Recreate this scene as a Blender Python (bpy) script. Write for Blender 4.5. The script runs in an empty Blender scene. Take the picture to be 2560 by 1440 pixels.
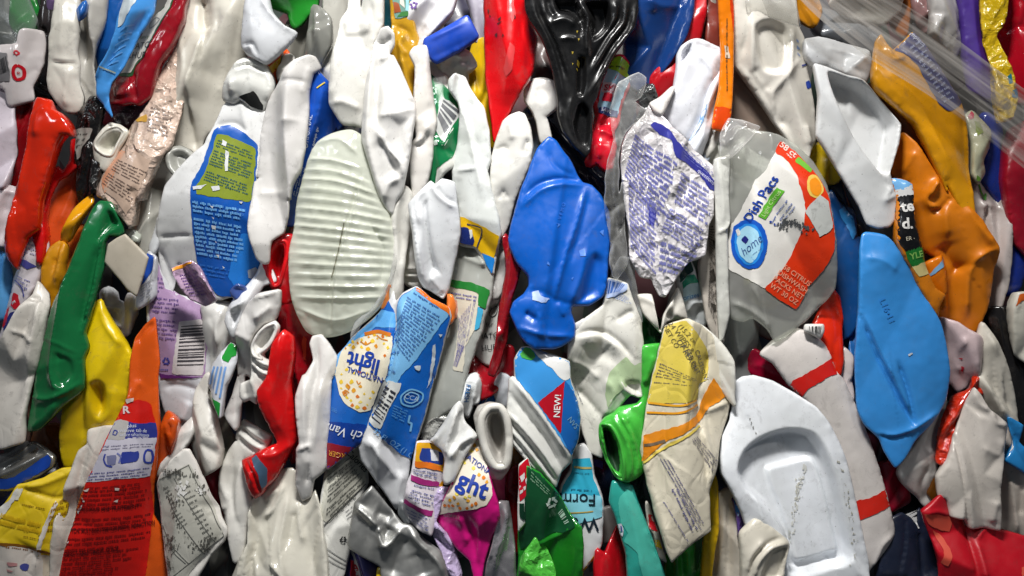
import bpy, bmesh, math, random
import numpy as np
from mathutils import Vector, noise, geometry
from mathutils.bvhtree import BVHTree
from mathutils.kdtree import KDTree

# ------------------------------------------------------------------ scene, camera, light
S = 0.0005          # metres per photo pixel on the bale's face
DIST = 1.30         # camera to bale face, metres
scene = bpy.context.scene
COL = scene.collection
cam_d = bpy.data.cameras.new("camera")
cam = bpy.data.objects.new("camera", cam_d)
COL.objects.link(cam)
cam.location = (0, -DIST, 0)
cam.rotation_euler = (math.radians(90), 0, 0)
cam_d.sensor_width = 36.0
cam_d.lens = 36.0 * DIST / (2560 * S)
cam_d.clip_start = 0.05
cam_d.clip_end = 60
scene.camera = cam

world = bpy.data.worlds.new("World")
scene.world = world
world.use_nodes = True
bg = world.node_tree.nodes["Background"]
bg.inputs[0].default_value = (0.74, 0.86, 1.0, 1)
bg.inputs[1].default_value = 0.065

def area_light(name, loc, target, size, size_y, watts, col):
    d = bpy.data.lights.new(name, 'AREA')
    d.shape = 'RECTANGLE'; d.size = size; d.size_y = size_y
    d.energy = watts; d.color = col
    o = bpy.data.objects.new(name, d); COL.objects.link(o)
    o.location = loc
    o.rotation_euler = (Vector(target) - Vector(loc)).to_track_quat('-Z', 'Y').to_euler()
    return o
# ceiling lamps of the hall, above and in front of the bale
key = area_light("ceiling_lamp", (-0.06, -0.78, 1.24), (0.02, 0, -0.06), 0.36, 0.12, 9.5, (1.0, 0.985, 0.955))
key.data.spread = math.radians(84)
area_light("ceiling_lamp", (1.25, -1.7, 1.9), (0.1, 0, 0), 0.40, 0.16, 9, (1.0, 0.97, 0.94))
area_light("ceiling_lamp", (-1.6, -1.5, 1.3), (-0.1, 0, 0), 0.40, 0.20, 6, (0.90, 0.95, 1.0))

scene.view_settings.view_transform = 'Standard'
scene.view_settings.look = 'None'
scene.view_settings.exposure = 0.0
scene.view_settings.gamma = 1.0
scene.view_settings.use_curve_mapping = False
scene.cycles.use_denoising = True
scene.cycles.max_bounces = 8
scene.cycles.transparent_max_bounces = 16
scene.cycles.caustics_reflective = False
scene.cycles.caustics_refractive = False

# ------------------------------------------------------------------ materials
def lin(c):
    out = []
    for v in c[:3]:
        v = v / 255.0
        out.append(v / 12.92 if v <= 0.04045 else ((v + 0.055) / 1.055) ** 2.4)
    return (out[0], out[1], out[2], 1.0)

MATS = {}
def mat(col, kind='hdpe', rough=None, dirt=None):
    key = (tuple(col), kind, rough, dirt)
    if key in MATS:
        return MATS[key]
    m = bpy.data.materials.new(kind + "_plastic")
    MATS[key] = m
    m.use_nodes = True
    nt = m.node_tree; N = nt.nodes; Lk = nt.links
    b = N["Principled BSDF"]; out = N["Material Output"]
    base = lin(col)
    defaults = {  # rough, dirt, coarse bump, fine bump, coat
        'hdpe': (0.34, 0.50, 0.07, 0.10, 0.22), 'gloss': (0.19, 0.40, 0.07, 0.06, 0.25), 'film': (0.16, 0.15, 0.6, 0.06, 0.2),
        'paper': (0.46, 0.65, 0.3, 0.15, 0.0), 'print': (0.27, 0.35, 0.10, 0.06, 0.1), 'ink': (0.28, 0.0, 0.0, 0.0, 0.0),
        'milky': (0.14, 0.15, 0.04, 0.03, 0.3), 'thin': (0.09, 0.1, 0.04, 0.03, 0.4), 'frost': (0.10, 0.1, 0.25, 0.03, 0.8), 'metal': (0.34, 0.12, 0.2, 0.05, 0.0), 'clear': (0.06, 0.0, 0.9, 0.02, 0.0),
        'crinkle': (0.09, 0.10, 2.4, 0.05, 0.6), 'matte': (0.48, 0.3, 0.08, 0.12, 0.0), 'strap': (0.12, 0.0, 0.0, 0.0, 0.0),
        'dirty': (0.42, 1.0, 0.2, 0.15, 0.1)}
    r0, d0, bc, bf, coat = defaults[kind]
    r0 = r0 if rough is None else rough
    d0 = d0 if dirt is None else dirt
    geo = N.new('ShaderNodeNewGeometry')
    def tex_noise(scale, detail=4, rough_=0.55, dist=0.0):
        t = N.new('ShaderNodeTexNoise')
        t.inputs['Scale'].default_value = scale; t.inputs['Detail'].default_value = detail
        t.inputs['Roughness'].default_value = rough_; t.inputs['Distortion'].default_value = dist
        Lk.new(geo.outputs['Position'], t.inputs['Vector'])
        return t
    def maprange(src, a, b_, c, d):
        r = N.new('ShaderNodeMapRange'); r.inputs[1].default_value = a; r.inputs[2].default_value = b_
        r.inputs[3].default_value = c; r.inputs[4].default_value = d
        Lk.new(src, r.inputs[0]); return r.outputs[0]
    def mixcol(fac, a, b_):
        x = N.new('ShaderNodeMix'); x.data_type = 'RGBA'
        if hasattr(fac, 'links'): Lk.new(fac, x.inputs[0])
        else: x.inputs[0].default_value = fac
        for v, s in ((a, x.inputs[6]), (b_, x.inputs[7])):
            if hasattr(v, 'links'): Lk.new(v, s)
            else: s.default_value = v
        return x.outputs[2]
    c_out = None
    if kind != 'ink' and kind != 'strap':
        # broad tone drift, scuffs and specks of grime
        n1 = tex_noise(14, 3)
        v = (base[0] * 0.86, base[1] * 0.86, base[2] * 0.84, 1)
        w = (min(1, base[0] * 1.08), min(1, base[1] * 1.08), min(1, base[2] * 1.08), 1)
        c1 = mixcol(maprange(n1.outputs[0], 0.3, 0.7, 0, 1), v, w)
        n2 = tex_noise(55, 8, 0.72, 0.6)
        f2 = maprange(n2.outputs[0], 0.55, 0.80, 0, 0.9 * d0)
        c2 = mixcol(f2, c1, (0.09, 0.082, 0.07, 1))
        n3 = tex_noise(420, 2, 0.5)
        f3 = maprange(n3.outputs[0], 0.70, 0.78, 0, 0.8 * min(1, d0 * 1.5))
        c_out = mixcol(f3, c2, (0.05, 0.045, 0.04, 1))
        n4 = tex_noise(90, 9, 0.8, 2.5)      # pale scuffs where it was scraped and bent
        f4 = maprange(n4.outputs[0], 0.62, 0.72, 0, min(0.55, 0.6 * d0))
        pale = tuple(min(1, 0.55 * v_ + 0.30) for v_ in base[:3]) + (1,)
        c_out = mixcol(f4, c_out, pale)
        Lk.new(c_out, b.inputs['Base Color'])
        rr = tex_noise(40, 5, 0.65)
        Lk.new(maprange(rr.outputs[0], 0.3, 0.75, r0 * 0.7, min(1, r0 * 1.6 + 0.03)), b.inputs['Roughness'])
    else:
        b.inputs['Base Color'].default_value = base
        b.inputs['Roughness'].default_value = r0
    b.inputs['Coat Weight'].default_value = coat
    b.inputs['Coat Roughness'].default_value = 0.20 if kind in ('hdpe', 'dirty') else 0.08
    b.inputs['IOR'].default_value = 1.5
    if kind == 'metal':
        b.inputs['Metallic'].default_value = 0.75
    if bc or bf:
        nb = tex_noise(34 if kind != 'crinkle' else 42, 3, 0.5, 0.4)
        nf = tex_noise(300, 3, 0.6)
        h = N.new('ShaderNodeMath'); h.operation = 'MULTIPLY_ADD'
        if kind in ('film', 'crinkle', 'clear'):
            vo = N.new('ShaderNodeTexVoronoi'); vo.feature = 'F1'
            vo.inputs['Scale'].default_value = 48 if kind == 'crinkle' else 30
            ad = N.new('ShaderNodeVectorMath'); ad.operation = 'MULTIPLY_ADD'
            Lk.new(nb.outputs[1], ad.inputs[0]); ad.inputs[1].default_value = (0.03, 0.03, 0.03)
            Lk.new(geo.outputs['Position'], ad.inputs[2]); Lk.new(ad.outputs[0], vo.inputs['Vector'])
            src = vo.outputs['Distance']; h.inputs[1].default_value = 0.5
        else:
            src = nb.outputs[0]; h.inputs[1].default_value = 1.0
        fm = N.new('ShaderNodeMath'); fm.operation = 'MULTIPLY'
        Lk.new(nf.outputs[0], fm.inputs[0]); fm.inputs[1].default_value = bf
        Lk.new(src, h.inputs[0]); Lk.new(fm.outputs[0], h.inputs[2])
        hsum = h.outputs[0]
        if kind in ('hdpe', 'print', 'paper', 'dirty', 'gloss', 'thin', 'milky', 'matte'):
            # a net of fine fold lines, as left by crushing
            wn = tex_noise(9, 2); va = N.new('ShaderNodeVectorMath'); va.operation = 'MULTIPLY_ADD'
            Lk.new(wn.outputs[1], va.inputs[0]); va.inputs[1].default_value = (0.09, 0.09, 0.09); Lk.new(geo.outputs['Position'], va.inputs[2])
            vs_ = N.new('ShaderNodeMapping'); vs_.inputs['Scale'].default_value = (34, 34, 15); Lk.new(va.outputs[0], vs_.inputs[0])
            ve = N.new('ShaderNodeTexVoronoi'); ve.feature = 'DISTANCE_TO_EDGE'; ve.inputs['Scale'].default_value = 1.0
            Lk.new(vs_.outputs[0], ve.inputs['Vector'])
            am = {'hdpe': 0.6, 'print': 0.5, 'paper': 1.6, 'dirty': 1.2, 'gloss': 0.35, 'thin': 0.3, 'milky': 0.4, 'matte': 0.6}[kind]
            fo = maprange(ve.outputs['Distance'], 0.0, 0.09, 0.0, am)
            sm_ = N.new('ShaderNodeMath'); sm_.operation = 'ADD'; Lk.new(h.outputs[0], sm_.inputs[0]); Lk.new(fo, sm_.inputs[1]); hsum = sm_.outputs[0]
        bp = N.new('ShaderNodeBump'); bp.inputs['Strength'].default_value = min(1.0, 0.6 * max(bc, 0.2))
        bp.inputs['Distance'].default_value = 0.006 * max(bc, 0.05)
        Lk.new(hsum, bp.inputs['Height']); Lk.new(bp.outputs[0], b.inputs['Normal'])
    if kind in ('milky', 'frost', 'thin'):
        tr = N.new('ShaderNodeBsdfTranslucent'); Lk.new(c_out, tr.inputs[0])
        tp = N.new('ShaderNodeBsdfTransparent'); tp.inputs[0].default_value = (0.9, 0.92, 0.88, 1)
        m1 = N.new('ShaderNodeMixShader'); m1.inputs[0].default_value = 0.30
        m2 = N.new('ShaderNodeMixShader'); m2.inputs[0].default_value = {'milky': 0.12, 'thin': 0.32, 'frost': 0.62}[kind]
        Lk.new(b.outputs[0], m1.inputs[1]); Lk.new(tr.outputs[0], m1.inputs[2])
        Lk.new(m1.outputs[0], m2.inputs[1]); Lk.new(tp.outputs[0], m2.inputs[2])
        Lk.new(m2.outputs[0], out.inputs[0])
    if kind in ('clear', 'strap'):
        tp = N.new('ShaderNodeBsdfTransparent'); tp.inputs[0].default_value = (0.93, 0.93, 0.92, 1)
        ms = N.new('ShaderNodeMixShader')
        if kind == 'clear':
            lw = N.new('ShaderNodeLayerWeight'); lw.inputs[0].default_value = 0.35
            Lk.new(bp.outputs[0], lw.inputs['Normal'])
            Lk.new(maprange(lw.outputs['Facing'], 0.0, 1.0, 0.07, 0.70), ms.inputs[0])
        else:  # stretched film: streaks that run along the ribbon
            uv = N.new('ShaderNodeUVMap')
            mp = N.new('ShaderNodeMapping'); mp.inputs['Scale'].default_value = (0.4, 10, 1)
            Lk.new(uv.outputs[0], mp.inputs[0])
            t = N.new('ShaderNodeTexNoise'); t.inputs['Scale'].default_value = 1.0; t.inputs['Detail'].default_value = 4
            Lk.new(mp.outputs[0], t.inputs['Vector'])
            Lk.new(maprange(t.outputs[0], 0.40, 0.80, 0.04, 0.46), ms.inputs[0])
        Lk.new(tp.outputs[0], ms.inputs[1]); Lk.new(b.outputs[0], ms.inputs[2]); Lk.new(ms.outputs[0], out.inputs[0])
    return m

# ------------------------------------------------------------------ outlines
TX = {'1': 0, '2': 400, '3': 800, '4': 1200, '5': 1600, '6': 2060}
TY = {'A': 0, 'B': 450, 'C': 940}
def parse(s, edge=False):
    ox = oy = 0.0; k = 1.0; pts = []
    for tok in s.split():
        if ',' not in tok:
            if tok == 'F': ox = oy = 0.0; k = 1.0
            else: ox, oy, k = TX[tok[1]], TY[tok[0]], 1 / 2.88
            continue
        x, y = tok.split(',')
        x = ox + float(x) * k; y = oy + float(y) * k
        if edge:      # what the frame cuts goes on beyond it
            if x <= 2: x = -45
            if x >= 2557: x = 2605
            if y <= 2: y = -45
            if y >= 1437: y = 1485
        pts.append((x, y))
    return np.array(pts)

def spline(p, step, closed=True, sm=1.0):
    n = len(p); out = []
    def tangent(i):
        if closed: a, b, c = p[(i - 1) % n], p[i], p[(i + 1) % n]
        else: a, b, c = p[max(i - 1, 0)], p[i], p[min(i + 1, n - 1)]
        d = c - a; L = np.linalg.norm(d); d = d / L if L > 1e-6 else d
        u, v = b - a, c - b
        lu, lv = np.linalg.norm(u), np.linalg.norm(v)
        cs = 1.0 if lu < 1e-6 or lv < 1e-6 else float(np.dot(u, v) / (lu * lv))
        return d * max(0.12, (1 + cs) / 2) * sm
    T = [tangent(i) for i in range(n)]
    for i in range(n if closed else n - 1):
        a, b = p[i], p[(i + 1) % n]
        L = np.linalg.norm(b - a); k = max(1, int(round(L / step)))
        ta, tb = T[i] * L, T[(i + 1) % n] * L
        if sm == 0: ta = tb = b - a
        for j in range(k):
            t = j / k; t2 = t * t; t3 = t2 * t
            out.append((2*t3-3*t2+1)*a + (t3-2*t2+t)*ta + (-2*t3+3*t2)*b + (t3-t2)*tb)
    if not closed: out.append(p[-1])
    return np.array(out)

def inside(P, poly):
    x, y = P[:, 0], P[:, 1]; c = np.zeros(len(P), bool)
    a = poly; b = np.roll(poly, -1, 0)
    for (x1, y1), (x2, y2) in zip(a, b):
        if y1 == y2: continue
        m = (y1 > y) != (y2 > y)
        c ^= m & (x < (x2 - x1) * (y - y1) / (y2 - y1) + x1)
    return c

def polydist(P, line, closed):
    """distance to a polyline, the side it lies on, and how far along (0..1)"""
    a = line if closed else line[:-1]
    b = np.roll(line, -1, 0) if closed else line[1:]
    best = np.full(len(P), 1e9); side = np.zeros(len(P)); along = np.zeros(len(P))
    seg = np.linalg.norm(b - a, axis=1); cum = np.concatenate([[0], np.cumsum(seg)]); tot = max(cum[-1], 1e-6)
    for i in range(len(a)):
        d = b[i] - a[i]; L2 = max(float(d @ d), 1e-9)
        r = P - a[i]; t = np.clip((r @ d) / L2, 0, 1)
        q = r - t[:, None] * d; dd = np.hypot(q[:, 0], q[:, 1])
        m = dd < best
        best[m] = dd[m]; side[m] = np.sign(d[0] * r[m, 1] - d[1] * r[m, 0]); along[m] = (cum[i] + t[m] * seg[i]) / tot
    return best, side, along

def grow(p, e):
    if e == 0: return p
    q = np.roll(p, -1, 0); area = np.sum(p[:, 0] * q[:, 1] - q[:, 0] * p[:, 1])
    t = np.roll(p, -1, 0) - np.roll(p, 1, 0); L = np.linalg.norm(t, axis=1, keepdims=True); L[L < 1e-6] = 1
    nrm = np.stack([t[:, 1], -t[:, 0]], 1) / L
    return p + nrm * (e if area > 0 else -e)

def tri_mesh(outline, g, rings=()):
    lo, hi = outline.min(0), outline.max(0)
    xs = np.arange(lo[0], hi[0], g); ys = np.arange(lo[1], hi[1], g * 0.866)
    X, Y = np.meshgrid(xs, ys); X = X + (np.arange(len(ys)) % 2)[:, None] * g * 0.5
    P = np.stack([X.ravel(), Y.ravel()], 1)
    P = P[inside(P, outline)]
    if len(P):
        d, _, _ = polydist(P, outline, True)
        P = P[d > (g * 0.45 if not rings else rings[-1] + g * 0.5)]
    extra = []
    for rg_ in rings:      # rows of points that follow the rim, so that the rim bends smoothly
        q = grow(outline, -rg_); q = q[inside(q, outline)]
        if len(q):
            d, _, _ = polydist(q, outline, True); extra.append(q[d > rg_ * 0.8])
    V = np.concatenate([outline] + extra + ([P] if len(P) else []))
    nb = len(outline)
    r = geometry.delaunay_2d_cdt([Vector(v) for v in V], [], [list(range(nb))], 1, 1e-4)
    verts = np.array([(v.x, v.y) for v in r[0]]); faces = [tuple(f) for f in r[2]]
    return verts, faces

def solve_dome(V, faces, g):
    n = len(V); cnt = {}
    for f in faces:
        for k in range(3):
            e = (f[k], f[(k + 1) % 3]); e = e if e[0] < e[1] else (e[1], e[0])
            cnt[e] = cnt.get(e, 0) + 1
    E = np.array(list(cnt.keys())); bnd = np.zeros(n, bool)
    for e, c in cnt.items():
        if c == 1: bnd[e[0]] = bnd[e[1]] = True
    free = ~bnd; i, j = E[:, 0], E[:, 1]
    deg = np.bincount(i, minlength=n) + np.bincount(j, minlength=n)
    def A(x):
        y = deg * x - np.bincount(i, x[j], n) - np.bincount(j, x[i], n)
        y[bnd] = 0; return y
    b = np.where(free, 1.5 * g * g, 0.0); x = np.zeros(n); r = b.copy(); p = r.copy(); rs = r @ r
    if free.any():
        for _ in range(260):
            Ap = A(p); al = rs / max(p @ Ap, 1e-12); x += al * p; r -= al * Ap; rn = r @ r
            if rn < 1e-5 * (b @ b): break
            p = r + rn / rs * p; rs = rn
    return np.maximum(x, 0), bnd

# ------------------------------------------------------------------ things
SPACING = 46.0      # depth between the layers of the bale, photo pixels
COUNT = {}
class Piece: pass
LAST = None
SEED = [7]

def to_world(u, v, z):
    """photo pixel on the outline's own plane + height towards the viewer -> metres"""
    return ((u - 1280) * S, -z * S, (720 - v) * S)

def link_mesh(name, verts, faces, m, parent=None, smooth=True):
    me = bpy.data.meshes.new(name)
    me.from_pydata(verts, [], faces); me.update()
    if smooth: me.polygons.foreach_set('use_smooth', [True] * len(me.polygons))
    if m: me.materials.append(m)
    o = bpy.data.objects.new(name, me); COL.objects.link(o)
    if parent: o.parent = parent
    return o

def P(name, cat, label, pts, L=1, col=(205, 203, 198), kind='hdpe', H=None, p=0.42, cr=(), rg=(), crump=None, sm=0.4,
      rough=None, dirt=None, g=5.2, tilt=(0, 0), back=26, noise_amp=0.9, fac=None, of=None, rnd_=0.2, lean=None, ex=None, group=None, z=0, edge=None):
    """one squashed container or wrapper: its outline at its own depth, domed, folded and dented, closed behind"""
    global LAST
    SEED[0] += 1; rnd = random.Random(SEED[0])
    out = parse(pts, True)
    ol = spline(out, g, True, sm)
    ol = grow(ol, (2.5, 6.0, 10.5, 15.0)[int(min(max(L, 0), 3))] if ex is None else ex)
    jit = np.array([noise.noise((x * 0.03, y * 0.03, SEED[0])) * (2.6 if crump is None or crump[0] >= 4 else 0.6) for x, y in ol])
    tn = np.roll(ol, -1, 0) - np.roll(ol, 1, 0); tn /= np.maximum(np.linalg.norm(tn, axis=1, keepdims=True), 1e-6)
    ol = ol + np.stack([tn[:, 1], -tn[:, 0]], 1) * jit[:, None]
    keep = [0]
    for i in range(1, len(ol)):
        if np.linalg.norm(ol[i] - ol[keep[-1]]) > g * 0.35: keep.append(i)
    ol = ol[keep]
    depth = L * SPACING + z
    k = 1 + depth * S / DIST
    V, F = tri_mesh(ol, g, (2.0, 5.0))
    phi, bnd = solve_dome(V, F, g)
    mx = max(phi.max(), 1.0); r = math.sqrt(2 * mx)
    if H is None: H = min(36, max(6, 0.42 * r))
    else: H = H * 0.8
    # a bent sheet: quick roll-over at its rim, shallow dome between; rnd_ blends in a full round body
    ew = 5.0 if edge is None else min(edge, 9.0)
    dd, _, _ = polydist(V, ol, True); t = np.clip(dd / min(ew, 0.8 * r), 0, 1)
    f = np.sqrt(np.maximum(0, 1 - (1 - t) ** 2))
    He = min(3.5, 0.3 * r)
    h = rnd_ * H * np.power(phi / mx, p) + (1 - rnd_) * (He * f + 0.6 * H * np.power(phi / mx, 0.95))
    e = np.minimum(1, f * 1.6)
    for c in cr:
        line = spline(parse(c[0]), 9, False)
        d, s, al = polydist(V, line, False)
        w = c[2]; tap = np.minimum(1, 5 * np.minimum(al, 1 - al) + 0.25)
        prof = np.exp(-(np.sqrt(d * d + 2.0) - 1.4) / w) * tap
        if len(c) > 3: prof = prof * np.where(s * c[3] > 0, 1, 0)
        h = h + 1.15 * c[1] * prof * (0.5 + 0.5 * e)
    for c in rg:
        poly = spline(parse(c[0]), 8, True)
        d, _, _ = polydist(V, poly, True); ins = inside(V, poly)
        t = np.clip(np.where(ins, d, 0) / c[2], 0, 1); t = t * t * (3 - 2 * t)
        h = h + c[1] * t
    if crump is None: crump = (7, 0.16 * r, 0.42 * r)
    c0 = V.mean(0); q = V - c0
    w_, ev = np.linalg.eigh(np.cov(q.T)); ax = ev[:, 1]; ext = 2 * math.sqrt(max(w_[1], 1)); ext2 = 2 * math.sqrt(max(w_[0], 1))
    n_, amp, wid = crump
    # crushed into facets: flat panels meeting in ridges and valleys
    fc = (0.85 * max(0.3, min(1, n_ / 5)) if n_ else 0) if fac is None else fac
    ax2 = np.array([-ax[1], ax[0]])
    if fc > 0:
        def plane():
            c = c0 + ax * rnd.uniform(-0.9, 0.9) * ext + ax2 * rnd.uniform(-0.8, 0.8) * ext2
            gr = ax2 * rnd.gauss(0, 1.0) * fc + ax * rnd.gauss(0, 0.42) * fc
            return (V - c) @ gr
        tau = 0.6; lo_ = None
        for _ in range(4):
            a_, b_ = plane(), plane(); hi_ = tau * np.logaddexp(a_ / tau, b_ / tau)
            lo_ = hi_ if lo_ is None else -tau * np.logaddexp(-lo_ / tau, -hi_ / tau)
        lo_ = lo_ - np.median(lo_); A_ = max(6.0, 0.7 * min(r, 46))
        h = h + A_ * np.tanh(lo_ / A_)
    if lean is None: lean = rnd.gauss(0, 0.26) if n_ >= 4 else rnd.gauss(0, 0.05)
    sl = lean * (q @ ax2); h = h + 16 * np.tanh(sl / 16)
    for _ in range((n_ + 1) // 2 if kind not in ('crinkle', 'clear', 'film', 'paper') else n_):
        a0 = math.atan2(ax[1], ax[0]) + rnd.gauss(0, 0.42)
        d1 = np.array([math.cos(a0), math.sin(a0)]); d2 = np.array([-d1[1], d1[0]])
        ctr = c0 + ax * rnd.uniform(-0.8, 0.8) * ext + np.array([-ax[1], ax[0]]) * rnd.uniform(-0.8, 0.8) * ext2
        ln = rnd.uniform(0.3, 0.9) * ext
        line = np.array([ctr - d1 * ln, ctr + d2 * rnd.uniform(-0.15, 0.15) * ln, ctr + d1 * ln])
        d, s, al = polydist(V, spline(line, 12, False), False)
        w = wid * rnd.uniform(0.45, 1.4); tap = np.minimum(1, 3 * np.minimum(al, 1 - al))
        prof = np.exp(-(np.sqrt(d * d + 1.5) - 1.2) / w) * tap
        if rnd.random() < 0.35: prof = prof * (s > 0)
        h = h + 0.5 * amp * rnd.choice((-1, 1, -0.7)) * rnd.uniform(0.4, 1.1) * prof * e
    off = SEED[0] * 3.1
    nz = np.array([noise.noise((x * 0.018, y * 0.018, off)) + 0.5 * noise.noise((x * 0.05, y * 0.05, off)) for x, y in V])
    h = h + noise_amp * nz * e
    h = h + tilt[0] * q[:, 0] / max(ext * 1.5, 1) + tilt[1] * q[:, 1] / max(ext * 1.5, 1)
    # world: outline spread for its depth, height straight out of the bale
    U = 1280 + (V[:, 0] - 1280) * k; W = 720 + (V[:, 1] - 720) * k
    org = Vector(to_world(U.mean(), W.mean(), -depth))
    zf = h - depth; n = len(V)
    vs = [Vector(to_world(U[i], W[i], zf[i])) - org for i in range(n)]
    fs = []
    for a, b, c in F:
        ar = (V[b][0] - V[a][0]) * (V[c][1] - V[a][1]) - (V[c][0] - V[a][0]) * (V[b][1] - V[a][1])
        fs.append((a, b, c) if ar < 0 else (a, c, b))
    # the side pressed into the bale
    idx = {}; 
    for i in range(n):
        if bnd[i]: idx[i] = i
        else:
            idx[i] = len(vs)
            zb = min(zf[i] - 2.5, -depth - back * math.sqrt(phi[i] / mx))
            vs.append(Vector(to_world(U[i], W[i], zb)) - org)
    nf = len(fs)
    fs += [(idx[a], idx[c], idx[b]) for a, b, c in fs[:nf]]
    o = link_mesh(name, vs, fs, mat(col, kind, rough, dirt))
    o.location = org
    if of: o.parent = of.o; o.location = org - of.org
    else:
        o['label'] = label; o['category'] = cat
        if group: o['group'] = group
    LAST = Piece(); LAST.o = o; LAST.org = org; LAST.k = k; LAST.depth = depth; LAST.h = h
    LAST.bvh = BVHTree.FromPolygons([Vector((V[i][0], V[i][1], h[i])) for i in range(n)], fs[:nf])
    kd = KDTree(n)
    for i in range(n): kd.insert(Vector((V[i][0], V[i][1], 0)), i)
    kd.balance(); LAST.kd = kd; LAST.V = V
    return LAST

def drape(pc, u, v, off):
    hit = pc.bvh.ray_cast(Vector((u, v, 1000)), Vector((0, 0, -1)))
    if hit[0] is None:
        _, i, _ = pc.kd.find(Vector((u, v, 0)))
        u, v = pc.V[i]; zz = pc.h[i]
    else: zz = hit[0].z
    U = 1280 + (u - 1280) * pc.k; W = 720 + (v - 720) * pc.k
    return Vector(to_world(U, W, zz + off - pc.depth)) - pc.org

def Lb(name, pts, col, kind='print', off=1.6, g=6.0, sm=0.4, parent=None, pc=None, rough=None, dirt=None, label=None):
    """printed label, band or patch stuck on the last thing, following its folds"""
    pc = pc or LAST
    ol = spline(parse(pts, True), g, True, sm); SEED[0] += 0.37
    ol = ol + np.array([(noise.noise((x * 0.09, y * 0.09, SEED[0])), noise.noise((x * 0.09, y * 0.09, SEED[0] + 50))) for x, y in ol]) * 2.6
    V, F = tri_mesh(ol, g)
    vs = [drape(pc, x, y, off) for x, y in V]; fs = []
    for a, b, c in F:
        ar = (V[b][0] - V[a][0]) * (V[c][1] - V[a][1]) - (V[c][0] - V[a][0]) * (V[b][1] - V[a][1])
        fs.append((a, b, c) if ar < 0 else (a, c, b))
    o = link_mesh(name, vs, fs, mat(col, kind, rough, dirt), parent or pc.o)
    if label: o['label'] = label
    return o

def quads(name, Q, col, off, parent, pc, seg=9.0):
    """small printed shapes (four corners each) laid on the folds of the thing, one mesh"""
    vs, fs = [], []
    for q in Q:
        q = [np.array(c, float) for c in q]
        n1 = max(1, int(np.linalg.norm(q[1] - q[0]) / seg)); n2 = max(1, int(np.linalg.norm(q[3] - q[0]) / seg))
        b = len(vs)
        for j in range(n2 + 1):
            for i in range(n1 + 1):
                s, t = i / n1, j / n2
                x = (q[0] * (1 - s) + q[1] * s) * (1 - t) + (q[3] * (1 - s) + q[2] * s) * t
                vs.append(drape(pc, x[0], x[1], off))
        for j in range(n2):
            for i in range(n1):
                a = b + j * (n1 + 1) + i
                fs.append((a, a + n1 + 1, a + n1 + 2, a + 1))
    return link_mesh(name, vs, fs, mat(col, 'ink'), parent or pc.o)

def bil(c, s, t):
    return (c[0] * (1 - s) + c[1] * s) * (1 - t) + (c[3] * (1 - s) + c[2] * s) * t

def Mt(pts, rows, col, fill=0.38, word=(8, 30), off=2.4, parent=None, pc=None, name='fine_print', ragged=0.15, clip=None):
    """rows of print too small to read; corners: start of first line, end of first line, end of last, start of last"""
    pc = pc or LAST; c = parse(pts); SEED[0] += 1; rnd = random.Random(SEED[0]); Q = []
    wl = np.linalg.norm(c[1] - c[0]); wl = max(wl, 1)
    cp = spline(parse(clip), 8, True) if clip else None
    for r in range(rows):
        t0 = (r + (1 - fill) / 2) / rows; t1 = t0 + fill / rows
        s = 0.0; end = 1 - rnd.random() * ragged
        if rnd.random() < 0.08: continue
        while s < end:
            w = rnd.uniform(*word) / wl; e = min(s + w, end); x = s
            while x < e:     # letters
                lw = rnd.uniform(2.6, 4.6) / wl; a = t0 + (rnd.random() < 0.45) * 0.25 * fill / rows; b = t1 + (rnd.random() < 0.12) * 0.22 / rows
                y = min(x + lw * 0.74, e)
                if cp is None or inside(np.array([bil(c, x, a)]), cp)[0]:
                    Q.append((bil(c, x, a), bil(c, y, a), bil(c, y, b), bil(c, x, b)))
                x += lw
            s = e + rnd.uniform(3.5, 6) / wl
    if Q: return quads(name, Q, col, off, parent, pc, 30)

def Bars(pts, n, col, off=2.6, parent=None, pc=None, name='bar_code'):
    pc = pc or LAST; c = parse(pts); SEED[0] += 1; rnd = random.Random(SEED[0]); Q = []; s = 0.0
    while s < 1:
        w = rnd.choice((0.5, 0.5, 1, 1.5)) / n
        Q.append((bil(c, s, 0), bil(c, min(1, s + w), 0), bil(c, min(1, s + w), 1), bil(c, s, 1)))
        s += w + rnd.choice((0.5, 0.6, 1, 1.4)) / n
    return quads(name, Q, col, off, parent, pc, 10)

def Stroke(pts, w, col, off=2.4, parent=None, pc=None, name='printed_line', closed=False, sm=1.0):
    pc = pc or LAST; l = spline(parse(pts), 5, closed, sm)
    if closed: l = np.concatenate([l, l[:1]])
    t = np.gradient(l, axis=0); n = np.stack([-t[:, 1], t[:, 0]], 1); n /= np.maximum(np.linalg.norm(n, axis=1, keepdims=True), 1e-6)
    a, b = l - n * w / 2, l + n * w / 2
    Q = [(a[i], a[i + 1], b[i + 1], b[i]) for i in range(len(l) - 1)]
    return quads(name, Q, col, off, parent, pc, 40)

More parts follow.
